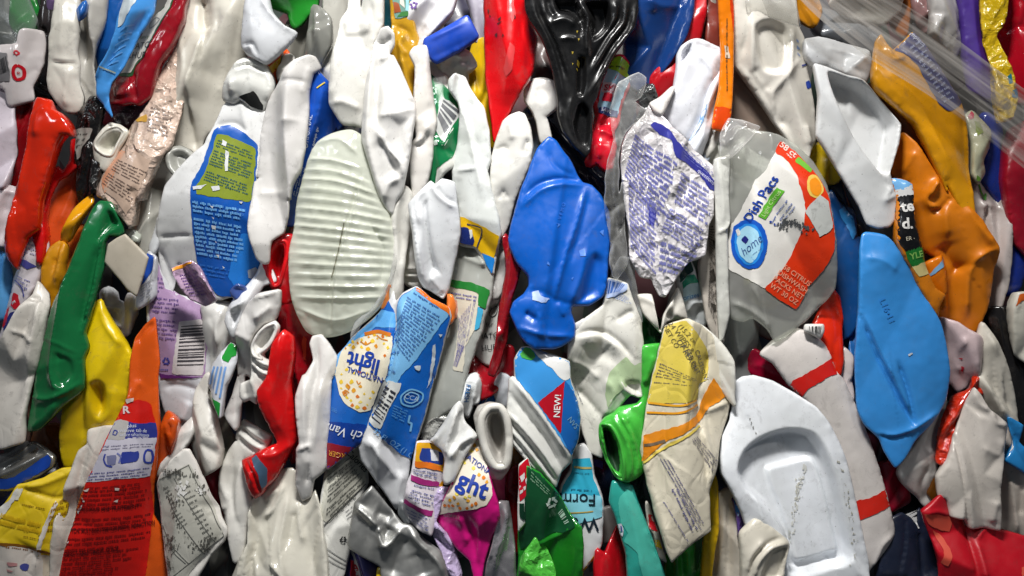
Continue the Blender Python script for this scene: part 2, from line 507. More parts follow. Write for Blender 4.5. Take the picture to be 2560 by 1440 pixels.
def Tx(text, at, ang, size, col, off=3.0, shear=0.0, bold=0.0, parent=None, pc=None, name='lettering', width=1.0, space=1.0):
    """lettering: centre, direction of its base line (degrees clockwise from right), height of a capital in photo pixels"""
    pc = pc or LAST; c0 = parse(at)[0]
    cu = bpy.data.curves.new('lettering', 'FONT'); cu.body = text; cu.align_x = 'CENTER'; cu.align_y = 'CENTER'
    cu.shear = shear; cu.offset = bold; cu.resolution_u = 3; cu.space_character = space
    ob = bpy.data.objects.new('lettering', cu); COL.objects.link(ob)
    bpy.context.view_layer.update()
    me = bpy.data.meshes.new_from_object(ob.evaluated_get(bpy.context.evaluated_depsgraph_get()))
    bpy.data.objects.remove(ob); bpy.data.curves.remove(cu)
    bm = bmesh.new(); bm.from_mesh(me); bpy.data.meshes.remove(me)
    sc = size / 0.72; a = math.radians(ang); ca, sa = math.cos(a), math.sin(a)
    for v in bm.verts:
        x, y = v.co.x * sc * width, v.co.y * sc
        v.co = Vector((c0[0] + x * ca + y * sa, c0[1] + x * sa - y * ca, 0))
    bmesh.ops.triangulate(bm, faces=bm.faces[:])
    for _ in range(3):
        es = [e for e in bm.edges if e.calc_length() > 14]
        if not es: break
        bmesh.ops.subdivide_edges(bm, edges=es, cuts=1); bmesh.ops.triangulate(bm, faces=bm.faces[:])
    bm.verts.index_update()
    vs = [drape(pc, v.co.x, v.co.y, off) for v in bm.verts]
    fs = [tuple(v.index for v in f.verts) for f in bm.faces]; bm.free()
    # face the viewer
    o = link_mesh(name, vs, fs, mat(col, 'ink'), parent or pc.o, smooth=False)
    return o

def Tube(pts, r, col, kind='hdpe', closed=True, lift=0.0, name='neck_rim', pc=None, parent=None, sides=10, sm=1.0):
    """rounded rim, seam or bead laid along a line on the last thing"""
    pc = pc or LAST; l = spline(parse(pts), 6, closed, sm); n = len(l); vs, fs = [], []
    c = [drape(pc, x, y, 0) + Vector((0, -lift * S, 0)) for x, y in l]
    for i in range(n):
        a = c[(i - 1) % n] if closed or i else c[i]; b = c[(i + 1) % n] if closed or i < n - 1 else c[i]
        t = (b - a).normalized(); up = Vector((0, -1, 0)); s = t.cross(up)
        if s.length < 1e-6: s = Vector((1, 0, 0))
        s.normalize(); up = s.cross(t)
        rr = r if closed else r * min(1, 0.35 + 3 * min(i, n - 1 - i) / n)
        for j in range(sides):
            an = 2 * math.pi * j / sides
            vs.append(c[i] + (s * math.cos(an) + up * math.sin(an)) * rr * S)
    for i in range(n if closed else n - 1):
        for j in range(sides):
            a = i * sides + j; b = i * sides + (j + 1) % sides; d = ((i + 1) % n) * sides + j; e = ((i + 1) % n) * sides + (j + 1) % sides
            fs.append((a, b, e, d))
    if not closed:
        fs.append(tuple(range(sides))); fs.append(tuple((n - 1) * sides + j for j in reversed(range(sides))))
    return link_mesh(name, vs, fs, mat(col, kind), parent or pc.o)

def Specks(pts, n, spread, size, col, off=1.8, pc=None, parent=None, name='grime', seed=1):
    """a stain made of many small flecks scattered along a line"""
    pc = pc or LAST; l = spline(parse(pts), 4, False) if len(parse(pts)) > 1 else parse(pts); rnd = random.Random(seed); Q = []
    for _ in range(n):
        c = l[rnd.randrange(len(l))] + np.array([rnd.gauss(0, spread), rnd.gauss(0, spread)]); r = size * rnd.uniform(0.35, 1.3); a0 = rnd.uniform(0, 6.3)
        Q.append(tuple(c + r * rnd.uniform(0.5, 1.2) * np.array([math.cos(a0 + k * 1.57), 1.4 * math.sin(a0 + k * 1.57)]) for k in range(4)))
    return quads(name, Q, col, off, parent, pc, 60)

def Recycle(at, r, col, ang=0, pc=None, parent=None):
    """three chasing arrows"""
    pc = pc or LAST; c = parse(at)[0]; Q = []
    for k in range(3):
        a = math.radians(ang + 120 * k)
        def pt(x, y): return np.array([c[0] + r * (x * math.cos(a) - y * math.sin(a)), c[1] + r * (x * math.sin(a) + y * math.cos(a))])
        Q.append((pt(-.62, .35), pt(.2, .35), pt(.2, .68), pt(-.62, .68)))
        Q.append((pt(.2, .15), pt(.62, .5), pt(.62, .53), pt(.2, .9)))
    return quads('recycling_mark', Q, col, 3.0, parent, pc, 40)

WHITE = (210, 209, 206); COOL = (206, 210, 216); GREY = (168, 168, 166); PEARL = (205, 200, 188)
# ------------------------------------------------------------------ the inside of the bale, behind everything
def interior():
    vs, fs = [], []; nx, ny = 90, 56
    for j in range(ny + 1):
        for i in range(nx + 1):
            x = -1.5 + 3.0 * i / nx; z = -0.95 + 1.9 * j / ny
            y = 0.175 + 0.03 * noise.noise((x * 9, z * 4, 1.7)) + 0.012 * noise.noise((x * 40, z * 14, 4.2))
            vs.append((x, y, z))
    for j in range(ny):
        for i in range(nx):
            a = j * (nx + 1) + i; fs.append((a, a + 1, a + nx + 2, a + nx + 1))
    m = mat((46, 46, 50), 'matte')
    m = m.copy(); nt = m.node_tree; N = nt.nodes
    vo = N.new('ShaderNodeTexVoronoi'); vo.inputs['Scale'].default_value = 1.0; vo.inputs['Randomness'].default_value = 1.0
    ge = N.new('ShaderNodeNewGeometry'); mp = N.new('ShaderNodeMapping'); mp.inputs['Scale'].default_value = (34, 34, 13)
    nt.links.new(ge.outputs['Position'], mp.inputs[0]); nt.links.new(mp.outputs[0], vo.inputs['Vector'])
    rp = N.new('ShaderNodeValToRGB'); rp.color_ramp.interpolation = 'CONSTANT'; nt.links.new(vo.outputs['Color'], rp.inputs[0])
    cols = [(0.02, 0.02, 0.022), (0.09, 0.085, 0.08), (0.04, 0.04, 0.045), (0.07, 0.015, 0.02), (0.02, 0.025, 0.05), (0.11, 0.105, 0.10), (0.03, 0.03, 0.03), (0.02, 0.035, 0.025), (0.06, 0.045, 0.03)]  # cell colours darkened so open gaps read as deep shadow
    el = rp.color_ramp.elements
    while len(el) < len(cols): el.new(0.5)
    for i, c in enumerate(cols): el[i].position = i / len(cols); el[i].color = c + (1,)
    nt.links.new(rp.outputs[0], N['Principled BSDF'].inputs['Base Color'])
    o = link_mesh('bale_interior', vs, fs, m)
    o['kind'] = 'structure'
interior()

# ------------------------------------------------------------------ deep pieces, some of them dark fillers put in where the gaps are dark
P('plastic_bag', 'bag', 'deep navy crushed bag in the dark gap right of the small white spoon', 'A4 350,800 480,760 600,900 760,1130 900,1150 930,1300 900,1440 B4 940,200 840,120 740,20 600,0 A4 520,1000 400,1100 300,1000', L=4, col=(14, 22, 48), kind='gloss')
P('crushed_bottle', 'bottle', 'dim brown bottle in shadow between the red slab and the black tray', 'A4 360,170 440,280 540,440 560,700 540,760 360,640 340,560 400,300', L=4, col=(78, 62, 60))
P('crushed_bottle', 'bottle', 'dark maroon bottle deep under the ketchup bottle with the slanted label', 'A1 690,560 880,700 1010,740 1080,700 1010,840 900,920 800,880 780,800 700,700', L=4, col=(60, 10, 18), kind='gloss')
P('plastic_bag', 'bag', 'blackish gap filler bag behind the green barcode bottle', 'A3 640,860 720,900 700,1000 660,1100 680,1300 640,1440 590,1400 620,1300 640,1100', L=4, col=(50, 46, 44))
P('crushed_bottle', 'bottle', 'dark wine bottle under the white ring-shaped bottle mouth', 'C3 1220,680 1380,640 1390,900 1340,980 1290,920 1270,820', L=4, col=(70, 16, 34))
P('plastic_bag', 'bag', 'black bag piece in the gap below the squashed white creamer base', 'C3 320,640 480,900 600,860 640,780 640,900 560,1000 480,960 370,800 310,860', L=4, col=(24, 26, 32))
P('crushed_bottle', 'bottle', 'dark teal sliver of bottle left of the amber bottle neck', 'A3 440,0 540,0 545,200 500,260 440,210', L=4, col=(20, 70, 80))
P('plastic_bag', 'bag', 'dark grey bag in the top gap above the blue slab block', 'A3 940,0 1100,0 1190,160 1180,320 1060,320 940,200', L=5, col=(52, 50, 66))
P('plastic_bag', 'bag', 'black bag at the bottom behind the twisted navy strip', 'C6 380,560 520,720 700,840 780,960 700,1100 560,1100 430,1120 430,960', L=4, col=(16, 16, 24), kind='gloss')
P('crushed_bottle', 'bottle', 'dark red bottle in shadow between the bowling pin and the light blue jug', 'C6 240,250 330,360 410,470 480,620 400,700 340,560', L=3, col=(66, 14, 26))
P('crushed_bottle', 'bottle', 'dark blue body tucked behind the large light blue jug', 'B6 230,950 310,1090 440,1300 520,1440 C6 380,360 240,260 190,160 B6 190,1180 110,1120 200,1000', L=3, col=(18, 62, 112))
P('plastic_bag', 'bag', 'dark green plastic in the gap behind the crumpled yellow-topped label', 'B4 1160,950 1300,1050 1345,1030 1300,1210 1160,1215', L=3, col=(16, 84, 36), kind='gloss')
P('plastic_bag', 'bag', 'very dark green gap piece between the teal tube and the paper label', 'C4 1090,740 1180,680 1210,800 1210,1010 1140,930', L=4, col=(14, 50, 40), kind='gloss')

# ------------------------------------------------------------------ top left
P('clear_bottle', 'bottle', 'clear crumpled bottle in the top left corner over something green', 'A1 0,20 100,0 190,15 232,150 200,222 150,245 180,330 100,345 0,255', L=2, kind='clear', col=(200, 205, 205), crump=(14, 9, 12))
P('plastic_scrap', 'scrap', 'bright green scrap behind the clear bottle in the top left corner', 'A1 130,20 180,0 240,120 230,210 180,240 130,200', L=4, col=(30, 130, 50), kind='gloss')
P('crushed_bottle', 'bottle', 'dim grey bottle seen through the clear bottle in the corner', 'A1 0,40 90,20 150,120 120,300 0,280', L=4, col=(120, 122, 118))
P('film_wrapper', 'wrapper', 'white film wrapper with red ring mark at the left edge', 'A1 0,375 60,340 150,335 172,240 190,225 280,225 296,300 285,440 250,520 212,620 215,705 70,748 45,640 0,560', L=1, kind='film', col=(214, 206, 206), crump=(10, 8, 16))
Lb('dark_print', 'A1 0,410 80,400 100,520 90,600 0,560', (120, 118, 120), 'print')
Bars('A1 5,470 80,420 95,520 10,560', 16, (60, 60, 62))
Stroke('A1 150,480 178,500 172,560 135,580 122,545 130,500', 7, (190, 20, 34), closed=True)
Stroke('A1 148,378 162,392 152,412 136,398', 3.5, (196, 50, 60), closed=True)
Tx('e', 'A1 150,530', -15, 9, (190, 20, 34))
P('crushed_bottle', 'bottle', 'dark red squashed bottle below the white wrapper with the red ring', 'A1 65,745 215,705 240,760 150,1150 82,1330 45,1350 90,1150', L=2, kind='gloss', col=(150, 12, 22))
P('plastic_bag', 'bag', 'pale lilac-grey folded bag running down the left edge', 'A1 0,560 45,640 78,770 95,1080 62,1290 45,1345 0,1285', L=1, col=(206, 196, 206), H=20)
P('plastic_bag', 'bag', 'pale pink-white pleated bag at the left edge above the light blue piece', 'B1 0,-15 50,48 92,60 110,100 72,320 42,470 15,468 0,430', L=1, col=(214, 202, 206), cr=[('B1 90,70 40,200 30,440', -9, 8), ('B1 20,20 10,200 20,330', 8, 8)])
P('dark_bottle', 'bottle', 'dark smoky bottle with ribbed neck left of the tall white bottle', 'A1 300,170 350,80 370,0 432,0 420,100 396,260 386,420 368,640 352,720 260,690 210,640 250,560 290,500', L=3, kind='gloss', col=(46, 40, 40), H=24,
  cr=[('A1 240,600 300,640 360,660', 8, 4), ('A1 250,570 310,610 365,620', -7, 4), ('A1 225,640 300,680 350,690', -7, 4)], rg=[('A1 320,200 370,200 380,270 330,280', -16, 12)])
P('plastic_scrap', 'scrap', 'dull purple sliver behind the tall white bottle at the top', 'A1 375,30 440,0 420,110 400,200 385,140', L=3, z=-20, col=(120, 96, 140))
P('crushed_bottle', 'bottle', 'back half of the tall white bottle near the blue bag, its shade in a greyer colour', 'A1 610,0 750,0 735,120 692,270 662,340 640,450 662,640 640,720 560,785 500,790 540,500 545,400 560,290 550,200', L=2, col=(196, 192, 184), cr=[('A1 640,150 600,300 600,450', -10, 12), ('A1 700,0 690,150 650,330', 8, 10)])  # this half's shade is put into its greyer base colour
P('crushed_bottle', 'bottle', 'tall white bottle with a cross crease, tapering to a rounded base above the black film', 'A1 430,0 560,0 550,100 553,250 545,380 560,470 552,600 575,700 560,775 520,800 468,795 418,740 368,660 360,560 385,400 400,250 415,100', L=1, col=(222, 217, 206), tilt=(6, -4),
  cr=[('A1 395,450 470,462 548,458', -7, 5), ('A1 400,440 540,445', 4, 6), ('A1 470,0 480,200 460,400', 6, 14), ('A1 520,480 480,650 470,780', 8, 12)])
P('plastic_bag', 'bag', 'dark blue inner fold of the streaked blue bag', 'A1 725,60 830,0 900,0 872,170 832,300 782,430 742,490 725,300', L=3, kind='film', col=(24, 84, 158))
P('plastic_scrap', 'scrap', 'small blue sliver between the two halves of the tall white bottle', 'A1 538,95 610,15 602,80 560,135', L=1, z=-10, kind='film', col=(44, 110, 196))
P('plastic_bag', 'bag', 'streaked light blue bag twisting down from the top edge', 'A1 870,180 910,60 960,0 1122,0 1092,100 1012,230 940,370 852,520 790,600 770,680 802,840 770,800 690,690 700,560 750,470 810,370 850,260', L=0, z=14, kind='film', col=(72, 148, 222), cr=[('A1 1000,30 930,250 830,430 720,560', 8, 8), ('A1 1090,60 990,230 860,480 760,620', -8, 6), ('A1 940,100 850,330 740,540', -6, 6)])
Lb('faded_panel', 'A1 905,60 965,0 1020,10 975,110 925,190 880,215', (190, 200, 206), 'print')
for a_, b_ in (('900,240', '985,190'), ('880,290', '960,240'), ('850,340', '940,280'), ('830,390', '915,330'), ('800,440', '890,380'), ('775,480', '860,440')):
    Stroke('A1 ' + a_ + ' ' + b_, 2.2, (104, 166, 226))
Stroke('A1 735,490 830,525', 3.5, (180, 190, 170))
P('ketchup_bottle', 'bottle', 'dark red ketchup bottle with a slanted green-edged white label at the top', 'A1 1280,0 1362,0 1312,170 1242,340 1162,450 1112,590 1080,690 1010,750 970,742 880,748 780,728 788,640 845,545 900,440 1000,240 1110,110 1180,60', L=1, z=14, kind='gloss', col=(142, 14, 28), H=30, fac=0.3,
  cr=[('A1 1060,470 1110,330 1270,60', 8, 10), ('A1 985,520 985,640 1000,740', -10, 6)], rg=[('A1 800,600 960,610 970,700 820,710', 8, 12)])
o_ = Lb('printed_label', 'A1 1096,105 1180,55 1240,0 1292,0 1240,100 1152,230 1112,330 1060,430 1000,480 962,555 843,540 900,440 960,330 1020,220', (46, 84, 50))
Lb('label_panel', 'A1 1104,112 1185,60 1240,0 1278,0 1228,95 1140,225 1100,325 1050,425 990,470 955,528 850,520 905,440 966,335 1026,225', (205, 202, 194), off=2.6, parent=o_)
Tx('MATO', 'A1 1015,335', 3, 17, (40, 40, 44), parent=o_, off=3.6)
Tx('CHUP', 'A1 990,405', 8, 17, (40, 40, 44), parent=o_, off=3.6)
Tx('fancy', 'A1 1045,268', 3, 10, (70, 110, 76), parent=o_, off=3.6)
Mt('A1 900,455 985,470 975,500 890,490', 1, (90, 90, 90), parent=o_, off=3.6)
Stroke('A1 1130,130 1165,150 1120,190 1080,205 1075,175 1105,145', 2, (120, 120, 120), closed=True, off=3.6, parent=o_)
P('label_bottle', 'bottle', 'crumpled tan see-through pouch bottle with rows of fine print', 'A1 1190,420 1262,300 1284,312 1287,430 1262,520 1290,560 1272,640 1252,720 1290,728 1270,850 1232,1040 1182,1100 1130,1200 1060,1360 1040,1440 B1 1000,80 972,330 900,245 820,160 720,105 A1 700,1300 720,1200 830,1080 880,1000 940,900 1010,830 1068,740 1080,690 1100,600 1150,500', L=1, kind='crinkle', col=(206, 182, 166), crump=(16, 9, 14), rough=0.14)
Lb('faded_panel', 'A1 780,1380 860,1090 930,1110 960,1180 1010,1100 1120,1180 1050,1380 1030,1440 B1 960,260 880,150', (196, 170, 152))
Lb('orange_band', 'A1 745,1290 850,1085 930,1100 830,1330 790,1400', (214, 150, 116))
Lb('gold_band', 'A1 975,870 1060,820 1075,850 1080,885 1000,880', (196, 150, 60))
Mt('A1 880,1150 1110,1250 1000,1480 760,1330', 11, (92, 76, 70))
Mt('A1 1090,760 1240,790 1225,1000 1090,960', 7, (110, 92, 84))
P('cup', 'cup', 'dull grey upturned cup mouth below the long pearly bottle', 'A2 50,1085 125,1058 200,1085 246,1140 232,1205 140,1290 62,1190', L=1, col=(150, 150, 144), rg=[('A2 70,1100 130,1075 195,1098 228,1150 200,1210 135,1260 80,1190', -26, 14)], H=22)
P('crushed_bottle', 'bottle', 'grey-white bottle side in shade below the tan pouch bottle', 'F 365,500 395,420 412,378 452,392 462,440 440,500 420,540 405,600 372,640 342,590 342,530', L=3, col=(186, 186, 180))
P('dark_bottle', 'bottle', 'black film-wrapped bottle neck with a pale grey band, left of the white cup', 'A1 558,780 600,760 655,705 752,740 722,860 700,980 690,1090 722,1200 690,1370 590,1445 556,1445 560,1200 548,1000', L=1, kind='crinkle', col=(22, 20, 20), crump=(14, 8, 10))
Lb('grey_band', 'A1 550,932 682,930 652,1010 612,1050 585,1130 560,1150', (150, 146, 140))
Mt('A1 560,950 660,950 600,1060 560,1080', 3, (70, 66, 64))
P('cup', 'cup', 'small white cup on its side showing its hollow mouth', 'A1 690,1040 740,960 800,900 852,908 912,950 890,1000 850,1060 822,1130 762,1225 702,1180', L=1, col=(206, 203, 192), rg=[('A1 712,1058 760,985 815,942 880,955 858,1020 805,1115 745,1100', -34, 12)], crump=(3, 4, 12))
Tube('A1 700,1050 755,965 810,918 860,918 900,955 860,1030 812,1120 750,1112', 3.5, (216, 213, 202), name='rim')

jug_ = P('red_jug', 'jug', 'glossy orange-red jug with a handle hole on the left side', 'A1 255,698 372,728 396,790 462,830 522,900 546,985 482,975 432,1050 392,1180 350,1330 310,1440 B1 280,350 200,420 118,640 60,560 48,440 100,200 130,0 A1 190,1080 230,790', L=0, kind='gloss', col=(216, 42, 14), H=44,
  cr=[('A1 265,740 235,950 150,1400', 10, 7), ('A1 380,760 300,830 290,1000', 9, 16), ('B1 130,100 90,400 100,600', 7, 8)], rough=0.12, rnd_=0.6, crump=(3, 5, 20))
P('handle', '', '', 'A1 505,1010 548,1000 560,1110 535,1190 470,1250 400,1290 350,1420 B1 345,130 318,300 335,390 330,480 312,600 285,470 240,372 288,270 312,120 A1 350,1330 395,1200 440,1240 500,1150', L=1, kind='gloss', col=(206, 18, 20), H=18, of=jug_)
P('crushed_bottle', 'bottle', 'flattened orange bottle beside the red jug handle', 'A1 530,1182 566,1160 560,1440 B1 542,150 500,300 450,420 372,500 332,600 330,800 292,740 288,640 322,480 348,250 376,0 A1 400,1290 470,1260', L=2, col=(206, 76, 20), cr=[('A1 550,1200 500,1440 B1 440,330', 8, 10)])

# ------------------------------------------------------------------ top, second column
P('crushed_bottle', 'bottle', 'green crushed bottle at the top edge above the grey clear cup', 'A2 770,0 1122,0 1090,70 1050,80 1000,150 960,175 930,70 800,30', L=2, kind='gloss', col=(34, 132, 40), crump=(8, 7, 10))
P('clear_cup', 'cup', 'smoky translucent cup leaning left of the big white fork-topped bottle', 'A2 1110,55 1212,150 1212,330 1132,475 1060,410 1088,200', L=2, kind='milky', col=(150, 150, 144), H=22, cr=[('A2 1120,80 1130,250 1080,410', 10, 4)])
P('clear_cup', 'cup', 'dim grey plastic cup behind the silver-white bottle shoulder', 'A2 900,370 960,170 1060,100 1092,200 1060,420 1000,470 935,500', L=3, kind='milky', col=(132, 130, 122))
P('crushed_bottle', 'bottle', 'thin grey-white strip of bottle at the left of the fork-topped bottle', 'A2 1225,0 1345,0 1312,120 1282,280 1252,440 1236,640 1215,600 1150,500 1120,460 1190,380 1215,300', L=3, z=-14, col=(184, 182, 174))
P('crushed_bottle', 'bottle', 'white bottle corner peeking out left of the slim off-white bottle with the blue side label', 'A2 900,395 945,420 935,500 872,570 862,520 890,460', L=2, col=(208, 205, 198))
P('film_wrapper', 'wrapper', 'little red and yellow wrapper tip beside the bottle neck ring', 'A2 785,480 850,450 900,385 902,440 870,530 822,640 808,560', L=3, z=-16, kind='film', col=(212, 78, 22))
Lb('yellow_print', 'A2 788,485 850,452 880,420 860,500 800,540', (224, 176, 20))
P('crushed_bottle', 'bottle', 'long pearly off-white bottle with deep vertical folds at the top', 'A2 200,0 632,0 622,130 602,300 580,420 522,520 490,620 470,740 450,860 412,910 322,930 260,1000 255,1060 250,1140 200,1085 100,1050 92,1000 100,900 132,760 115,650 150,560 142,430 128,250 168,100', L=2, col=PEARL, H=44, crump=(5, 6, 22),
  cr=[('A2 318,0 322,150 338,250', -24, 14), ('A2 335,260 290,430 230,620 235,880', 13, 9), ('A2 370,20 350,250 320,420 250,600', -12, 16), ('A2 190,60 160,250 190,500 150,700', 8, 14), ('A2 560,20 520,300 460,560 400,760', 10, 20), ('A2 220,650 210,900 240,1080', -12, 12), ('A2 450,80 440,250 330,600', -8, 16)])
P('crushed_bottle', 'bottle', 'silver-white bottle shoulder bent to a point at the top', 'A2 650,0 742,0 802,100 892,200 972,238 932,300 832,400 768,452 702,420 640,388 598,330 608,170', L=1, col=(196, 198, 202), H=40, rnd_=0.5, fac=0.1, crump=(3, 4, 22),
  cr=[('A2 740,0 830,130 965,235', 10, 8), ('A2 605,335 680,330 720,420', -6, 3.5), ('A2 600,355 660,345 700,430', 5, 3)])
P('bottle_neck', 'bottle neck', 'white collared bottle neck with a jagged opening painted as a black patch', 'A2 572,470 622,430 742,460 792,540 812,640 765,740 742,800 690,790 590,712 540,752 480,722 490,622 530,522', L=1, z=16, kind='gloss', rnd_=0.8, col=(200, 200, 196), H=40, crump=(4, 5, 14),
  cr=[('A2 560,500 640,455 750,490', 8, 4), ('A2 555,520 640,475 750,515', -10, 4), ('A2 550,540 650,500 760,540', 6, 5), ('A2 760,480 800,600 780,740', 8, 7), ('A2 540,600 545,690', 10, 5)])
Lb('hole_shade', 'A2 592,712 694,672 748,760 740,798 680,782', (22, 22, 22), 'matte', sm=0.2)  # the hole's darkness is a flat black patch on the neck
P('blue_label_bottle', 'bottle', 'white bottle with a large blue label, olive text panel and worn white print', 'F 545,315 563,272 594,245 615,262 636,274 659,278 651,330 648,365 645,450 628,565 650,600 650,640 632,690 604,728 545,744 512,740 500,720 470,665 440,658 418,732 406,720 400,650 404,560 428,470 480,402 520,366', L=1, z=10, col=(214, 214, 214), edge=30, H=30, crump=(6, 6, 16), fac=0.4,
  cr=[('A2 590,715 600,800 640,1000', 6, 8), ('A2 420,915 540,890 640,960', -6, 8), ('B2 0,415 120,408 240,402', -5, 4), ('B2 0,500 60,700 70,780', -8, 6)])
lab_ = Lb('printed_label', 'A2 440,915 520,905 600,950 704,1045 B2 690,0 672,250 655,350 712,540 716,560 690,640 628,735 530,838 470,842 395,832 335,740 268,600 255,400 256,100 A2 262,1330 330,1200 400,960', (20, 84, 172))
Lb('text_panel', 'A2 430,980 500,985 690,1075 665,1440 B2 650,160 300,110 295,60 A2 360,1240', (128, 142, 44), off=2.6, parent=lab_)
Lb('pale_patch', 'B2 590,390 690,400 706,560 690,640 628,735 535,790 480,690 520,540', (38, 124, 214), off=2.4, parent=lab_)
Mt('A2 440,1010 690,1100 665,1440 340,1330', 17, (44, 84, 90), parent=lab_, off=3.6, fill=0.5)
Mt('A2 460,935 690,1040 690,1075 450,965', 1, (190, 206, 226), parent=lab_, off=3.6)
Mt('B2 270,150 630,210 590,600 270,540', 13, (120, 182, 236), parent=lab_, off=3.6, fill=0.58)
Mt('B2 280,590 520,640 480,720 300,690', 3, (52, 112, 190), parent=lab_, off=3.6)
for q_ in ('A2 470,1015 500,1030 495,1060 465,1050', 'A2 490,1090 515,1100 512,1240 490,1240', 'A2 270,1355 370,1340 330,1370 280,1375', 'B2 400,60 450,50 460,80 410,90', 'B2 390,195 415,195 405,215', 'B2 390,330 420,335 415,360 392,350', 'B2 400,540 425,540 420,565', 'B2 585,160 610,165 600,180', 'B2 440,620 460,625 450,640', 'B2 395,270 412,275 405,288', 'B2 405,440 420,445 412,456'):
    Lb('scuff', q_, (206, 208, 210), 'paper', off=4.2, parent=lab_)
Lb('white_seal', 'B2 620,650 680,630 700,660 650,710 620,700', (196, 200, 204), off=3.8, parent=lab_)
P('crushed_bottle', 'bottle', 'slim dirty off-white bottle leaning right beside the blue-labelled bottle', 'A2 1080,420 1112,425 1138,480 1090,520 1062,640 1052,860 1032,1080 1002,1230 950,1330 930,1440 B2 925,130 905,290 870,370 800,440 770,590 758,592 718,560 658,350 685,0 A2 690,1300 712,1100 722,950 752,800 782,700 862,600 940,500 1002,450', L=1, z=-8, col=(208, 205, 203), H=40, crump=(6, 5, 22),
  cr=[('A2 870,600 960,595 1060,600', -5, 5), ('A2 1090,480 1050,640 1040,700', 7, 6), ('A2 880,880 1010,880', 5, 10), ('B2 700,100 900,90', 4, 12)])
P('film_wrapper', 'wrapper', 'twisted royal blue label strip with white lettering beside the ribbed clear container', 'A2 1082,540 1112,513 1192,600 1216,640 1212,760 1292,860 1242,950 1162,1020 1092,1140 1052,1250 1024,1440 B2 1020,0 992,170 972,295 908,303 938,100 958,0 A2 948,1330 1010,1200 1042,1000 1056,850 1050,700', L=2, kind='film', col=(26, 76, 172), cr=[('A2 1190,640 1150,850 1050,1100', 8, 8), ('A2 1120,560 1100,800', -6, 8)])
Tx('ORIGINAL', 'A2 1080,960', -78, 13, (206, 214, 228))
Mt('A2 1020,1270 1150,870 1170,880 1040,1300', 1, (196, 206, 224), word=(20, 40))
Mt('A2 950,1400 1010,1180 1050,1190 990,1420', 3, (170, 190, 222), word=(10, 24))
Stroke('A2 1150,655 1205,612', 3, (206, 180, 60))
P('film_wrapper', 'wrapper', 'dark navy end of the blue strip hidden behind the ribbed container', 'A2 1200,800 1300,870 1290,960 1200,970 1160,1010 1150,900', L=3, kind='film', col=(22, 40, 84))

# ------------------------------------------------------------------ top, third column
P('crushed_bottle', 'bottle', 'big bright white bottle with a forked top near the upper middle', 'A3 150,140 168,110 200,60 212,0 270,0 276,100 315,40 330,0 446,0 448,180 420,260 392,320 372,430 350,580 322,800 302,905 262,892 172,884 150,865 76,742 80,600 100,430 128,290', L=1, col=(222, 220, 214), H=42, crump=(3, 5, 24), tilt=(4, -8),
  cr=[('A3 275,95 240,170 160,150', 6, 10), ('A3 130,300 115,500 90,720', 8, 12), ('A3 380,20 385,200 350,420', -8, 8), ('A3 80,745 160,740 300,790', 7, 12)], rg=[('A3 170,150 390,150 370,260 180,280', 8, 16)])
P('crushed_bottle', 'bottle', 'faceted white bottle with a long tube fold, overlapping the ribbed clear container', 'A3 440,215 492,203 532,250 532,330 492,395 527,400 572,490 682,745 690,830 662,990 642,1150 606,1320 592,1370 540,1460 522,1540 480,1506 420,1400 380,1270 330,1100 300,1000 303,860 330,600 370,440 388,320', L=0, z=6, col=(218, 216, 213), H=42, p=0.42, crump=(2, 4, 20),
  cr=[('A3 392,330 372,560 345,860 345,1000 400,1250 470,1470', 15, 13), ('A3 428,410 416,640 412,850 418,930', -16, 10), ('A3 560,490 672,750', 8, 8), ('A3 415,850 560,830 685,790', 9, 12), ('A3 410,935 500,1080 590,1190 600,1290', 11, 8), ('A3 440,1010 520,1180 560,1270', -10, 14), ('A3 590,1280 500,1330 460,1440', 9, 8), ('A3 400,310 470,310 520,270', -8, 6), ('A3 440,440 500,400', 8, 6)],
  rg=[('A3 520,860 660,860 640,1130 590,1180 520,1050', -12, 30)])
P('amber_bottle', 'bottle', 'amber yellow bottle with crinkled neck and colourful wrapped top', 'A3 528,0 642,0 652,140 667,230 702,310 692,420 702,560 692,700 682,740 622,590 562,470 540,400 530,320 545,200', L=2, kind='gloss', col=(182, 138, 30), H=30, cr=[('A3 620,250 580,330 630,420', 10, 6), ('A3 560,200 640,240 660,320', -8, 6), ('A3 590,420 650,560 670,700', 7, 7)])
Lb('sleeve', 'A3 522,0 642,0 648,125 600,140 548,150', (112, 150, 140), 'film')
for q_, c_ in (('A3 535,30 575,40 590,100 545,110', (150, 76, 40)), ('A3 560,0 610,10 615,70 585,40', (214, 206, 196)), ('A3 590,100 640,95 645,125 560,140', (60, 120, 60)), ('A3 618,0 640,0 644,90 625,90', (150, 200, 210))):
    Lb('sleeve_print', q_, c_, off=2.6)
P('crushed_bottle', 'bottle', 'white bottle with a small purple flower at the top, left of the blue slab block', 'A3 640,0 985,0 935,90 832,200 780,250 748,252 735,335 700,300 662,220 642,100', L=2, col=(212, 210, 214), cr=[('A3 740,200 770,160 830,0', 12, 8), ('A3 790,210 880,90 940,0', -10, 10)], H=30)
for dx_, dy_ in ((0, -20), (19, -6), (12, 16), (-12, 16), (-19, -6)):
    Lb('purple_petal', 'A3 %d,%d %d,%d %d,%d %d,%d' % (680 + dx_ - 12, 52 + dy_, 680 + dx_, 52 + dy_ - 12, 680 + dx_ + 12, 52 + dy_, 680 + dx_, 52 + dy_ + 12), (112, 84, 150), g=3, sm=1)
Lb('blue_dot', 'A3 640,0 668,0 660,12 645,10', (50, 140, 200), g=3)
P('crushed_bottle', 'bottle', 'lilac-white bottle edge in shadow right of the blue slab block', 'A3 1060,0 1120,0 1195,160 1180,320 1130,240 1140,160', L=3, col=(150, 146, 160))
